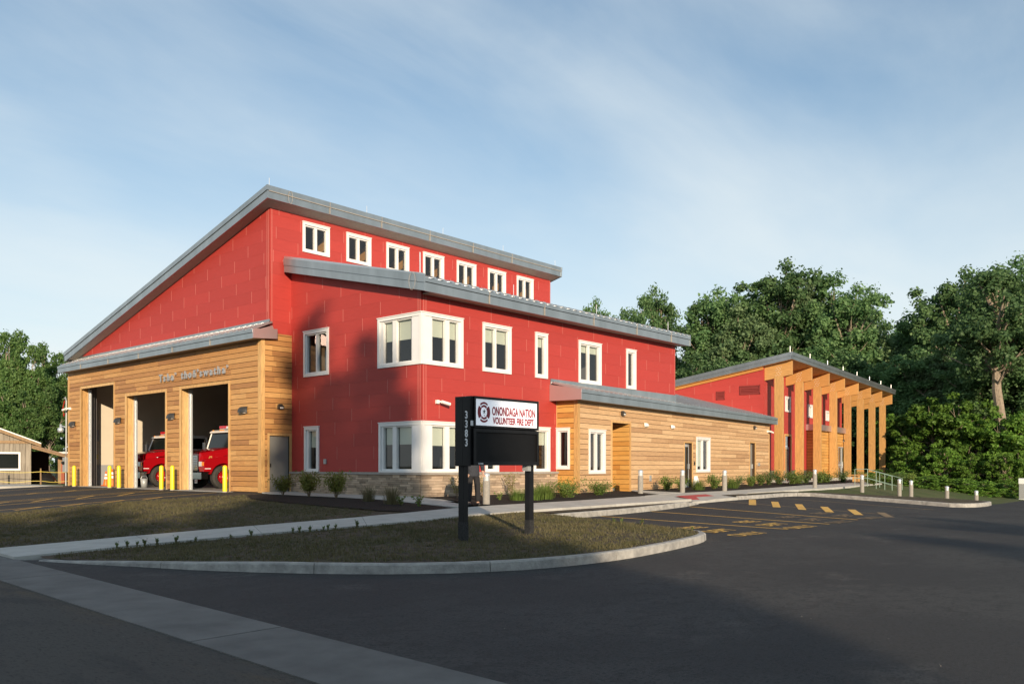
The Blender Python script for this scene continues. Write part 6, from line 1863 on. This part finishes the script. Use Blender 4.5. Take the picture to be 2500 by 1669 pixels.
skinned('jacket', [(0, 0, 0.90), (0, 0.01, 1.10), (0, 0.01, 1.32), (0, 0.0, 1.47), (0.20, 0, 1.41), (0.275, 0, 1.13), (0.26, 0.13, 0.97), (-0.20, 0, 1.41), (-0.275, 0, 1.13), (-0.26, 0.13, 0.97), (0, 0, 0.80)], [(10, 0), (0, 1), (1, 2), (2, 3), (3, 4), (4, 5), (5, 6), (3, 7), (7, 8), (8, 9)], [(0.205, 0.16), (0.195, 0.15), (0.205, 0.155), (0.10, 0.10), 0.09, 0.068, 0.055, 0.09, 0.068, 0.055, (0.21, 0.165)], 'jacket', pr, root=1)
for s_, p9 in ((1, (0.12, -0.02)), (-1, (-0.14, -0.01))):
    skinned('shoe', [(p9[0], p9[1] - 0.05, 0.05), (p9[0] * 1.03, p9[1] + 0.08, 0.045), (p9[0] * 1.06, p9[1] + 0.17, 0.035)], [(0, 1), (1, 2)], [0.052, 0.05, 0.04], 'shoe', pr)
skinned('hair', [(0, -0.02, 1.70), (0, -0.01, 1.77)], [(0, 1)], [(0.095, 0.105), (0.07, 0.08)], 'hair', pr)
fm = MB()
fm.lathe((0.033, 0.11, 1.665), [(0.0, -0.012), (0.011, -0.006), (0.011, 0.006), (0, 0.012)], 8).lathe((-0.033, 0.11, 1.665), [(0.0, -0.012), (0.011, -0.006), (0.011, 0.006), (0, 0.012)], 8)
fm.build('eyes', 'black_plastic', pr)
MB().add([(-0.014, 0.105, 1.625), (0.014, 0.105, 1.625), (0, 0.135, 1.628), (0, 0.108, 1.665)], [(0, 1, 2), (0, 2, 3), (1, 3, 2)]).build('nose', 'skin', pr)
for s_ in (-1, 1):
    MB().lathe((s_ * 0.088, 0.01, 1.65), [(0.0, -0.01), (0.028, -0.008), (0.028, 0.008), (0, 0.01)], 10, 'x').build('ear', 'skin', pr)
    hx, hy, hz = s_ * 0.24, 0.22, 0.90
    for k, (dx, ln) in enumerate(((-0.028, 0.07), (-0.009, 0.082), (0.010, 0.078), (0.028, 0.06))):
        skinned('finger', [(hx + dx * 0.7, hy + 0.02, hz - 0.01), (hx + dx, hy + 0.06, hz - 0.03), (hx + dx, hy + 0.06 + ln * 0.3, hz - 0.03 - ln * 0.6)], [(0, 1), (1, 2)], [0.012, 0.009, 0.008], 'skin', pr, sub=1)
    skinned('thumb', [(hx - s_ * 0.02, hy, hz - 0.0), (hx - s_ * 0.05, hy + 0.03, hz - 0.01), (hx - s_ * 0.055, hy + 0.06, hz - 0.03)], [(0, 1), (1, 2)], [0.013, 0.011, 0.009], 'skin', pr, sub=1)

# ------------------------------------------------------------------ plants
def leaf_mesh(name, pts, nrm, size, mat, seed, aspect=0.55):
    """rhombic leaves: pts Nx3 centres, nrm Nx3 preferred normals"""
    rg = np.random.default_rng(seed)
    n = len(pts)
    nn_ = nrm + rg.normal(0, 0.75, (n, 3))
    nn_ /= np.linalg.norm(nn_, axis=1, keepdims=True) + 1e-9
    t = rg.normal(0, 1, (n, 3)); t -= nn_ * (t * nn_).sum(1, keepdims=True)
    t /= np.linalg.norm(t, axis=1, keepdims=True) + 1e-9
    b = np.cross(nn_, t)
    s = (size * rg.uniform(0.6, 1.35, (n, 1)))
    V_ = np.empty((n, 4, 3))
    V_[:, 0] = pts - t * s * 0.5
    V_[:, 1] = pts + b * s * 0.5 * aspect + nn_ * s * 0.08
    V_[:, 2] = pts + t * s * 0.5
    V_[:, 3] = pts - b * s * 0.5 * aspect + nn_ * s * 0.08
    me = bpy.data.meshes.new(name)
    me.vertices.add(n * 4); me.vertices.foreach_set('co', V_.reshape(-1).astype(np.float32))
    me.loops.add(n * 4); me.loops.foreach_set('vertex_index', np.arange(n * 4, dtype=np.int32))
    me.polygons.add(n); me.polygons.foreach_set('loop_start', np.arange(0, n * 4, 4, dtype=np.int32))
    try:
        me.polygons.foreach_set('loop_total', np.full(n, 4, dtype=np.int32))
    except Exception:
        pass
    me.update(calc_edges=True)
    me.validate()
    me.materials.append(MAT[mat])
    return me
def mk(name, me, parent=None):
    o = bpy.data.objects.new(name, me); COL.objects.link(o)
    o.parent = parent
    return o
SH = {}
def shrub_mesh(key, seed, h, w, nst, nl, size, mat, low=0.3, upright=1.0):
    r = random.Random(seed); rg = np.random.default_rng(seed)
    m = MB(); P = []; N = []
    for i in range(nst):
        a = r.uniform(0, 6.28); q = w * r.uniform(0.25, 1.0) * 0.5
        tip = Vector((math.cos(a) * q, math.sin(a) * q, h * r.uniform(0.7, 1.0)))
        mid = Vector((tip.x * 0.35, tip.y * 0.35, tip.z * 0.5))
        m.tube([(tip.x * 0.05, tip.y * 0.05, 0), mid, tip], [0.012, 0.009, 0.003], 5)
        k = nl // nst
        for j in range(k):
            q_ = r.uniform(low, 1.05)
            c = (mid.lerp(tip, (q_ - 0.5) * 2) if q_ > 0.5 else Vector((0, 0, 0)).lerp(mid, q_ * 2))
            sp = 0.22 * w * (0.35 + q_ * 0.65)
            P.append((c.x + r.gauss(0, sp * 0.5), c.y + r.gauss(0, sp * 0.5), max(0.02, c.z + r.gauss(0, sp * 0.35))))
            N.append((c.x, c.y, 0.5))
    SH[key] = (m.mesh(key + '_stems', 'twig'), leaf_mesh(key + '_leaves', np.array(P), np.array(N), size, mat, seed))
def tuft_mesh(key, seed, h, w, n, mat):
    r = random.Random(seed); vs = []; fs = []
    for i in range(n):
        a = r.uniform(0, 6.28); q = r.uniform(0, 0.35) * w; x, y = math.cos(a) * q, math.sin(a) * q
        lean = r.uniform(0.1, 0.9) * w * 0.5; hh = h * r.uniform(0.55, 1.0); ww_ = r.uniform(0.004, 0.009)
        dx, dy = -math.sin(a) * ww_, math.cos(a) * ww_
        k = len(vs)
        for t_ in (0, 0.5, 1.0):
            cx, cy = x + math.cos(a) * lean * t_ ** 2, y + math.sin(a) * lean * t_ ** 2
            f_ = 1 - t_ * 0.85
            vs += [(cx - dx * f_, cy - dy * f_, hh * t_ * (1 - 0.12 * t_)), (cx + dx * f_, cy + dy * f_, hh * t_ * (1 - 0.12 * t_))]
        fs += [(k, k + 1, k + 3, k + 2), (k + 2, k + 3, k + 5, k + 4)]
    me = bpy.data.meshes.new(key); me.from_pydata(vs, [], fs); me.materials.append(MAT[mat])
    SH[key] = (None, me)
shrub_mesh('olive', 1, 0.78, 0.95, 12, 1500, 0.075, 'shrub_olive', 0.35)
shrub_mesh('green', 2, 0.62, 0.95, 13, 1300, 0.075, 'shrub_green', 0.15)
shrub_mesh('juniper', 3, 0.5, 1.25, 22, 2200, 0.055, 'shrub_green', 0.1)
shrub_mesh('twiggy', 4, 0.85, 0.7, 8, 260, 0.05, 'shrub_olive', 0.3)
shrub_mesh('low', 5, 0.28, 0.35, 7, 160, 0.06, 'shrub_green', 0.1)
shrub_mesh('dark', 6, 0.7, 1.1, 14, 1500, 0.06, 'shrub_dark', 0.1)
tuft_mesh('tuft', 7, 0.7, 0.7, 260, 'grass_blade')
tuft_mesh('tuft_green', 8, 0.6, 0.9, 420, 'shrub_green')
def plant(key, loc, label, s=1.0, name=None, cat='shrub', group=None):
    st, lv = SH[key]
    nm = name or {'tuft': 'ornamental_grass', 'tuft_green': 'ornamental_grass'}.get(key, 'shrub')
    if st is None:
        o = mk(nm, lv)
        o.location = loc; o.scale = (s,) * 3; o.rotation_euler = (0, 0, rnd.uniform(0, 6.28))
        tag(o, label, 'grass tuft' if nm == 'ornamental_grass' else cat, group)
        return o
    t = thing(nm, label, cat, loc, group, rz=rnd.uniform(0, 6.28))
    t.scale = (s,) * 3
    mk('stems', st, t); mk('foliage', lv, t)
    return t
gz = lambda x, y: (x, y, G(x, y) + 0.02)
plant('olive', gz(17.0, 25.5), 'olive leaved shrub in front of the grey side door', 0.85)
plant('olive', gz(16.86, 23.8), 'spreading olive leaved shrub in the mulch below the narrow lower window', 1.02)
plant('olive', gz(16.77, 22.2), 'spreading olive leaved shrub in the mulch, nearest the corner of three alike', 1.02)
plant('tuft', gz(16.12, 19.8), 'feathery pale grass tuft in the mulch left of another tuft', 0.85)
plant('tuft', gz(15.94, 18.55), 'feathery pale grass tuft in the mulch beside two low green plants', 0.95)
plant('low', gz(15.84, 18.05), 'low bright green plant beside the pale grass tuft', 0.9, 'low_plant', 'plant')
plant('low', gz(15.97, 17.45), 'low bright green plant at the tip of the mulch bed near the sign post', 1.05, 'low_plant', 'plant')
plant('twiggy', gz(19.6, 19.6), 'thin twiggy shrub behind the person by the stone base', 0.9)
plant('twiggy', gz(20.9, 19.7), 'thin twiggy shrub right of the light bollard under the sign', 0.85)
plant('twiggy', gz(22.6, 19.9), 'thin twiggy shrub against the stone base right of the sign post', 1.0)
plant('low', gz(20.2, 18.3), 'low green plant in the mulch under the sign', 0.9, 'low_plant', 'plant')
for i, (x, y, s_) in enumerate(((20.6, 17.9, 0.8), (21.3, 17.8, 0.95), (22.0, 17.9, 0.95), (22.6, 18.4, 1.1))):
    plant('tuft_green', gz(x, y), ['leftmost green grass tuft left of the right sign post', 'green grass tuft hidden partly by the right sign post', 'green grass tuft just right of the right sign post', 'tall green grass tuft left of the spreading juniper'][i], s_)
plant('juniper', gz(23.6, 18.2), 'spreading green juniper at the cedar corner board', 1.1)
plant('juniper', gz(26.0, 18.6), 'spreading green juniper below the first wing window', 0.95)
wl_ = ['green shrub right of the recessed entry, beside the outlet box', 'green shrub just left of the second wing bollard', 'grass tuft below the second wing window', 'green shrub left of the third wing bollard', 'grass tuft right of the third wing bollard', 'dark shrub left of the white bucket', 'green shrub right of the white bucket', 'green shrub below the end of the cedar wing', 'dark shrub where the wing meets the pavilion']
wp = [(32.3, 19.5), (33.2, 19.3), (34.3, 19.1), (36.0, 19.2), (37.9, 19.3), (39.0, 19.6), (41.4, 20.0), (43.0, 20.2), (44.6, 20.5)]
for i, (x, y) in enumerate(wp):
    plant(['green', 'green', 'tuft_green', 'green', 'tuft_green', 'dark', 'green', 'green', 'dark'][i], (x, y, G(x, y) + 0.02), wl_[i], [0.9, 0.8, 1.0, 1.0, 1.0, 0.8, 0.8, 0.9, 1.0][i])
pl_ = ['below the first timber column', 'between the first and second timber columns', 'below the second timber column', 'between the second and third timber columns', 'below the third timber column', 'below the glazed porch door', 'below the fifth timber column', 'left of the porch bench', 'by the foot of the handrail', 'behind the handrail', 'right of the last timber column']
pp = [(46.2, 20.6), (47.0, 20.2), (48.3, 20.4), (50.0, 20.6), (51.0, 20.2), (52.5, 20.4), (54.0, 19.9), (55.0, 19.2), (53.6, 18.0), (55.6, 17.2), (57.5, 17.0)]
for i, (x, y) in enumerate(pp):
    plant(('dark', 'green', 'juniper')[i % 3], (x, y, max(G(x, y) + 0.0, -0.35)), ('dark leafy shrub ', 'light green shrub ', 'low spreading shrub ')[i % 3] + pl_[i], 1.1)
# weeds on the edge of the walk
shrub_mesh('weed', 9, 0.17, 0.12, 4, 60, 0.055, 'weed', 0.15)
wd = [(6.82, 15.38), (6.99, 15.36), (7.14, 15.29), (7.2, 15.12), (7.46, 15.19), (7.71, 14.97), (8.07, 14.92), (8.71, 14.80), (9.04, 14.62), (9.83, 14.40), (9.95, 14.36), (10.16, 14.30), (10.41, 14.2), (10.5, 14.17), (10.71, 14.2), (11.12, 14.03), (16.4, 11.3), (16.55, 11.2), (16.5, 10.6), (16.45, 9.3)]
for i, (x, y) in enumerate(wd):
    plant('weed', (x, y, IH(x, y)), 'small weed sprouting along the island edge of the sidewalk' if i < 16 else 'small weed sprouting beside the island kerb tip', rnd.uniform(0.45, 0.95), 'weed', 'weed', 'weeds along the sidewalk' if i < 16 else 'weeds at the kerb tip')

# ------------------------------------------------------------------ trees
TREES = {}
def tree_mesh(key, seed, H, R, base, ncl, nl, size, mat, lobes=5, thick=1.0):
    """trunk with limbs (one mesh) and a crown of leaf clumps; unit tree of height H"""
    r = random.Random(seed); rg = np.random.default_rng(seed)
    m = MB()
    tx = [r.gauss(0, 0.02) * H for _ in range(5)]; ty = [r.gauss(0, 0.02) * H for _ in range(5)]
    tx[0] = ty[0] = 0
    tp_ = [Vector((tx[i], ty[i], H * 0.86 * i / 4)) for i in range(5)]
    r0 = 0.016 * H * thick
    m.tube(tp_, [r0 * 1.2, r0 * 0.9, r0 * 0.7, r0 * 0.45, r0 * 0.12], 8)
    def trunk(z):
        q = cl(z / (H * 0.86)) * 4; k = min(int(q), 3)
        return tp_[k].lerp(tp_[k + 1], q - k)
    cl_ = []
    # several leader lobes make an uneven outline
    lob = []
    for i in range(lobes):
        a = i * 2.4 + r.uniform(-.4, .4)
        q_ = r.uniform(0.30, 0.80)
        zz = H * (base + (1 - base) * q_)
        rr = R * r.uniform(0.25, 0.70) * (1 - 0.75 * max(0, (q_ - 0.45) / 0.55) ** 1.3)
        lob.append((math.cos(a) * rr, math.sin(a) * rr, zz, R * r.uniform(0.24, 0.46), H * (1 - base) * r.uniform(0.11, 0.22)))
    lob.append((0, 0, H * (base + (1 - base) * 0.77), R * 0.34, H * (1 - base) * 0.22))
    lob.append((0, 0, H * (base + (1 - base) * 0.36), R * 0.70, H * (1 - base) * 0.38))
    for (lx, ly, lz_, lr, lh) in lob:
        p0 = trunk(max(H * base * 0.8, lz_ - lh * 1.5))
        m.tube([p0, p0.lerp(Vector((lx, ly, lz_)), 0.5) + Vector((0, 0, H * 0.02)), Vector((lx, ly, lz_ + lh * 0.4))], [r0 * 0.5, r0 * 0.32, r0 * 0.08], 6)
    w_ = [l[3] ** 2 * l[4] for l in lob]
    while len(cl_) < ncl:
        l = r.choices(lob, w_)[0]
        d = rg.normal(0, 1, 3); d /= np.linalg.norm(d)
        q = r.uniform(0.45, 1.0)
        c = Vector((l[0] + d[0] * l[3] * q, l[1] + d[1] * l[3] * q, l[2] + d[2] * l[4] * q))
        if c.z < H * base * 0.75 or c.z > H: continue
        cl_.append((c, H * r.uniform(0.022, 0.048)))
    for c, cr in cl_[::3]:
        p0 = trunk(max(H * base, c.z - H * 0.12))
        m.tube([p0, p0.lerp(c, 0.6) + Vector((0, 0, -H * 0.01)), c], [r0 * 0.22, r0 * 0.13, r0 * 0.04], 5, cap=False)
    P = []; N = []
    per = nl // ncl
    for c, cr in cl_:
        d = rg.normal(0, 1, (per, 3)); d /= np.linalg.norm(d, axis=1, keepdims=True)
        q = rg.uniform(0.15, 1.0, (per, 1)) ** 0.6 * (1 + 0.25 * rg.normal(0, 1, (per, 1)))
        pts = np.array(c) + d * q * cr * np.array((1.15, 1.15, 0.95))
        P.append(pts); N.append(d * 0.9 + np.array((0, 0, 0.55)))
    P = np.concatenate(P); N = np.concatenate(N)
    TREES[key] = (H, m.mesh(key + '_trunk', 'bark', fix=False), leaf_mesh(key + '_crown', P, N, size, mat, seed, 0.7))
tree_mesh('tall_a', 11, 22, 5.2, 0.20, 190, 27000, 0.36, 'leaf', 10)
tree_mesh('tall_b', 12, 22, 4.4, 0.24, 160, 23000, 0.36, 'leaf_pale', 8)
tree_mesh('tall_c', 13, 22, 5.8, 0.16, 210, 29000, 0.36, 'leaf', 12)
tree_mesh('mid_a', 14, 14, 3.4, 0.10, 150, 20000, 0.27, 'leaf_left', 8)
tree_mesh('mid_b', 15, 14, 2.8, 0.14, 130, 17000, 0.27, 'leaf_left', 7)
tree_mesh('low_a', 16, 7, 3.0, 0.05, 140, 15000, 0.22, 'leaf_bright', 8)
tree_mesh('low_b', 17, 7, 3.6, 0.03, 150, 16000, 0.22, 'leaf_bright', 9)
tree_mesh('shade', 18, 22, 2.6, 0.15, 260, 24000, 0.50, 'leaf', 4)
tree_mesh('great', 21, 22, 6.0, 0.44, 150, 21000, 0.34, 'leaf', 10, 1.7)
def tree(key, x, y, z, h, label, group, wid=1.0, name='tree', cat='tree'):
    H, tm, cm = TREES[key]
    t = thing(name, label, cat, (x, y, z), group, rz=rnd.uniform(0, 6.28))
    s_ = h / H
    t.scale = (s_ * wid, s_ * wid, s_)
    mk('trunk', tm, t); mk('crown', cm, t)
    return t
def place(u, v, d):
    p = atd(u, v, d)
    return p.x, p.y, p.z
TALL = ['tall_a', 'tall_b', 'tall_c']
back = [(1448, 735, 112), (1492, 752, 108), (1565, 712, 114), (1604, 706, 118), (1650, 850, 112), (1712, 715, 108), (1752, 692, 108), (1802, 712, 104), (1852, 660, 106), (1908, 632, 104), (1968, 628, 108), (2030, 645, 106), (2078, 690, 100), (2122, 730, 104), (2170, 762, 112), (2216, 775, 118), (2262, 762, 108), (2292, 692, 98), (2342, 650, 94), (2395, 660, 96), (2458, 622, 92), (2508, 612, 92), (2565, 620, 95)]
blab = ['rising above the cedar wing roof line at its left', 'second of the group above the middle roof', 'third of the group above the middle roof, slim', 'tallest above the end of the middle roof', 'low, behind the far end of the red block', 'left of the pavilion roof peak', 'with forked top left of the pavilion peak', 'close behind the pavilion peak', 'with pale trunk above the pavilion peak', 'tallest of the wood above the pavilion', 'broad topped right of the tallest', 'above the first timber columns', 'shorter, above the middle timber columns', 'above the last timber columns', 'in the dip of the treeline', 'lowest in the dip of the treeline', 'where the treeline rises to the right', 'left of the great right hand trees', 'great right hand tree, leftmost', 'great right hand tree with a pale leaning trunk', 'great right hand tree, tallest', 'great tree cut by the right edge', 'great tree beyond the right edge']
for i, (u, v, d) in enumerate(back):
    x, y, zt_ = place(u, v, d)
    tree(TALL[i % 3], x, y, -0.6, (zt_ + 0.6) * (1.0 if i > 4 else 1.03), 'tall leafy tree in the wood, ' + blab[i], 'tall trees of the wood behind', 1.0 if i > 4 else 0.66)
mid = [(1640, 905, 98), (1690, 850, 94), (1765, 870, 94), (1845, 850, 95), (1990, 830, 96), (2055, 850, 94), (2120, 860, 95), (2185, 850, 92), (2240, 850, 88), (2300, 830, 86), (2360, 840, 82), (2420, 830, 80), (2480, 800, 80), (2545, 830, 78)]
mlab = ['behind the far corner of the red block', 'left of the pavilion, low', 'behind the pavilion roof, left part', 'behind the pavilion roof peak', 'seen above the pavilion fascia', 'behind the middle columns', 'behind the last columns', 'just right of the pavilion roof', 'second right of the pavilion roof', 'below the dip of the treeline', 'below the leftmost great tree', 'below the leaning pale trunk', 'near the right edge', 'at the very right edge']
for i, (u, v, d) in enumerate(mid):
    x, y, zt_ = place(u, v, d)
    tree(TALL[(i + 1) % 3], x, y, -0.6, zt_ + 0.6, 'darker half height tree ' + mlab[i], 'half height trees of the wood', 1.35)
low = [(2185, 1000, 84), (2235, 985, 80), (2285, 960, 76), (2340, 955, 75), (2390, 1000, 73), (2440, 1005, 71), (2492, 990, 70), (2545, 985, 70), (2215, 1085, 74), (2305, 1080, 70), (2370, 1100, 68), (2455, 1095, 66), (2510, 1085, 66), (2060, 1040, 98), (2100, 1020, 98), (2140, 1030, 96)]
llab = ['right behind the last timber column', 'second right of the last column', 'tallest, middle of the right hand thicket', 'bright, below the leaning pale trunk', 'lower, right part of the thicket', 'above the smallest bollard', 'near the right edge of the thicket', 'cut by the right edge', 'low, over the close pair of bollards', 'low, over the half hidden bollard', 'low, behind the smallest bollard', 'low, left of the white capped cabinet', 'low, over the white capped cabinet', 'seen between the fourth and fifth columns', 'seen between the fifth and sixth columns', 'seen between the sixth and seventh columns']
for i, (u, v, d) in enumerate(low):
    x, y, zt_ = place(u, v, d)
    tree(['low_a', 'low_b'][i % 2], x, y, -1.3, zt_ + 1.3, 'bright green young tree ' + llab[i], 'young trees at the edge of the wood', 1.15, 'young_tree')
left = [(-60, 790, 84), (-12, 812, 82), (22, 806, 78), (44, 802, 84), (84, 838, 78), (108, 830, 84), (140, 858, 84), (176, 872, 82), (60, 950, 72), (120, 940, 74), (5, 930, 72)]
lelab = ['left of the barn roof, beyond the frame edge', 'behind the barn, at the left edge', 'tallest, behind the barn', 'with open top behind the barn', 'in the middle of the left group', 'second tallest of the left group', 'near the bay roof corner', 'half hidden by the bay roof corner', 'lower, behind the lean-to roof', 'lower, behind the red shed', 'lower, behind the barn window']
for i, (u, v, d) in enumerate(left):
    x, y, zt_ = place(u, v, d)
    tree(['mid_a', 'mid_b'][i % 2], x, y, -0.3, (zt_ + 0.3) * 1.03, 'leafy poplar like tree ' + lelab[i], 'trees behind the barn', 0.72 if i < 8 else 1.0)
# trees across the road behind the viewpoint: their long shadows cover the foreground
th = SUN_TRAVEL
def pw_(p, w):
    return p * math.cos(th) - w * math.sin(th), p * math.sin(th) + w * math.cos(th)
rs = random.Random(3)
shade = [(-38, 0.9, 23.6, 0.95), (-40, -0.9, 22.4, 0.80), (-36, 1.5, 21.2, 0.60), (-39, -1.9, 20.8, 0.62), (-41, -2.3, 20.2, 0.50), (-37, 0.2, 20.6, 0.9),
         (-39, 6.4, 16.2, 1.3), (-37, 11.5, 16.0, 1.3), (-38, 17, 16.0, 1.3), (-40, 22.5, 16, 1.3), (-36, -2.4, 14.6, 0.85), (-39, -12.6, 14.0, 1.1), (-37, -17.6, 14.0, 1.2), (-39, -22.5, 14.2, 1.2), (-37, -28, 14.4, 1.3), (-39, -33, 14.8, 1.3), (-38, -38.5, 14.8, 1.3), (-38, -44, 15, 1.3), (-34, 3.6, 13.4, 1.2), (-35, -7.6, 9.6, 1.1)]
for i, (p, w, h, wd_) in enumerate(shade):
    x, y = pw_(p, w)
    tree(TALL[i % 3] if i > 5 else 'shade', x, y, -0.75, h, 'roadside tree standing across the road, behind the viewpoint', 'trees across the road behind the viewpoint', wd_, 'roadside_tree')

br = [(2176, 1150, 60), (2200, 1158, 57), (2232, 1160, 55), (2262, 1164, 55), (2296, 1166, 55), (2328, 1172, 55), (2362, 1172, 55), (2398, 1178, 56), (2432, 1176, 57), (2468, 1180, 58), (2506, 1176, 58)]
brl = ['right of the last timber column', 'behind the close pair of bollards', 'just right of the close pair of bollards', 'left of the half hidden bollard', 'behind the half hidden bollard', 'between the two last bollards, nearer the left one', 'between the two last bollards, nearer the right one', 'behind the smallest bollard', 'right of the smallest bollard', 'left of the white capped cabinet', 'behind the white capped cabinet']
for i, (u, v, d) in enumerate(br):
    x, y, zt_ = place(u, v, d)
    tree(['low_b', 'low_a'][i % 2], x, y, -1.7, zt_ + 1.9, 'low leafy brush ' + brl[i], 'brush along the foot of the wood', 2.6, 'bush', 'bush')

x, y, zt_ = place(2436, 628, 74)
tree('great', x, y, -1.0, zt_ + 1.0, 'great open tree with a pale bare trunk near the right edge', None, 1.0)

# loose grit on the road and along the kerb: too small to count
def grit(name, n, pick, label, seed):
    r = random.Random(seed); m = MB()
    for i in range(n):
        x, y, z = pick(r)
        q = r.uniform(0.003, 0.010) * (1.8 if r.random() < 0.06 else 1.0)
        a = r.uniform(0, 6.28); c_, s_ = math.cos(a) * q, math.sin(a) * q
        m.add([(x + c_, y + s_, z), (x - s_, y + c_, z), (x - c_ * 0.8, y - s_ * 0.8, z), (x + s_, y - c_, z), (x, y, z + q * 0.8)], [(0, 1, 4), (1, 2, 4), (2, 3, 4), (3, 0, 4)])
    o = m.build(name, 'grit', fix=False)
    tag(o, label, 'grit', kind='stuff')
def pick_kerb(r):
    k = r.randrange(len(ISL) - 1); t_ = r.random()
    p = Vector(ISL[k]).lerp(Vector(ISL[k + 1]), t_)
    d = (Vector(ISL[k + 1]) - Vector(ISL[k])).normalized()
    off = abs(r.gauss(0, 0.22)) + 0.01
    x, y = p.x + d.y * off, p.y - d.x * off
    return x, y, A(x, y)
def pick_road(r):
    y = r.uniform(2, 22); x = r.uniform(-3, GX0(y) - 0.02)
    return x, y, -0.585
def pick_lot(r):
    x = r.uniform(5.5, 26); y = r.uniform(-4, 7.8)
    return x, y, A(x, y)
grit('grit', 420, pick_kerb, 'loose grit lying along the island kerb', 1)
grit('grit', 500, pick_road, 'loose grit scattered over the old road', 2)
grit('grit', 160, pick_lot, 'loose grit scattered over the parking lot', 3)

for i, (u, v, d) in enumerate(((-130, 800, 86), (-210, 815, 84), (-300, 800, 86), (-400, 810, 84), (-520, 790, 86), (-660, 800, 88))):
    x, y, zt_ = place(u, v, d)
    tree(['mid_a', 'mid_b'][i % 2], x, y, -0.3, zt_ + 0.3, 'tree of the row behind the barn, beyond the left edge of the view', 'trees behind the barn, beyond the frame', 0.95)
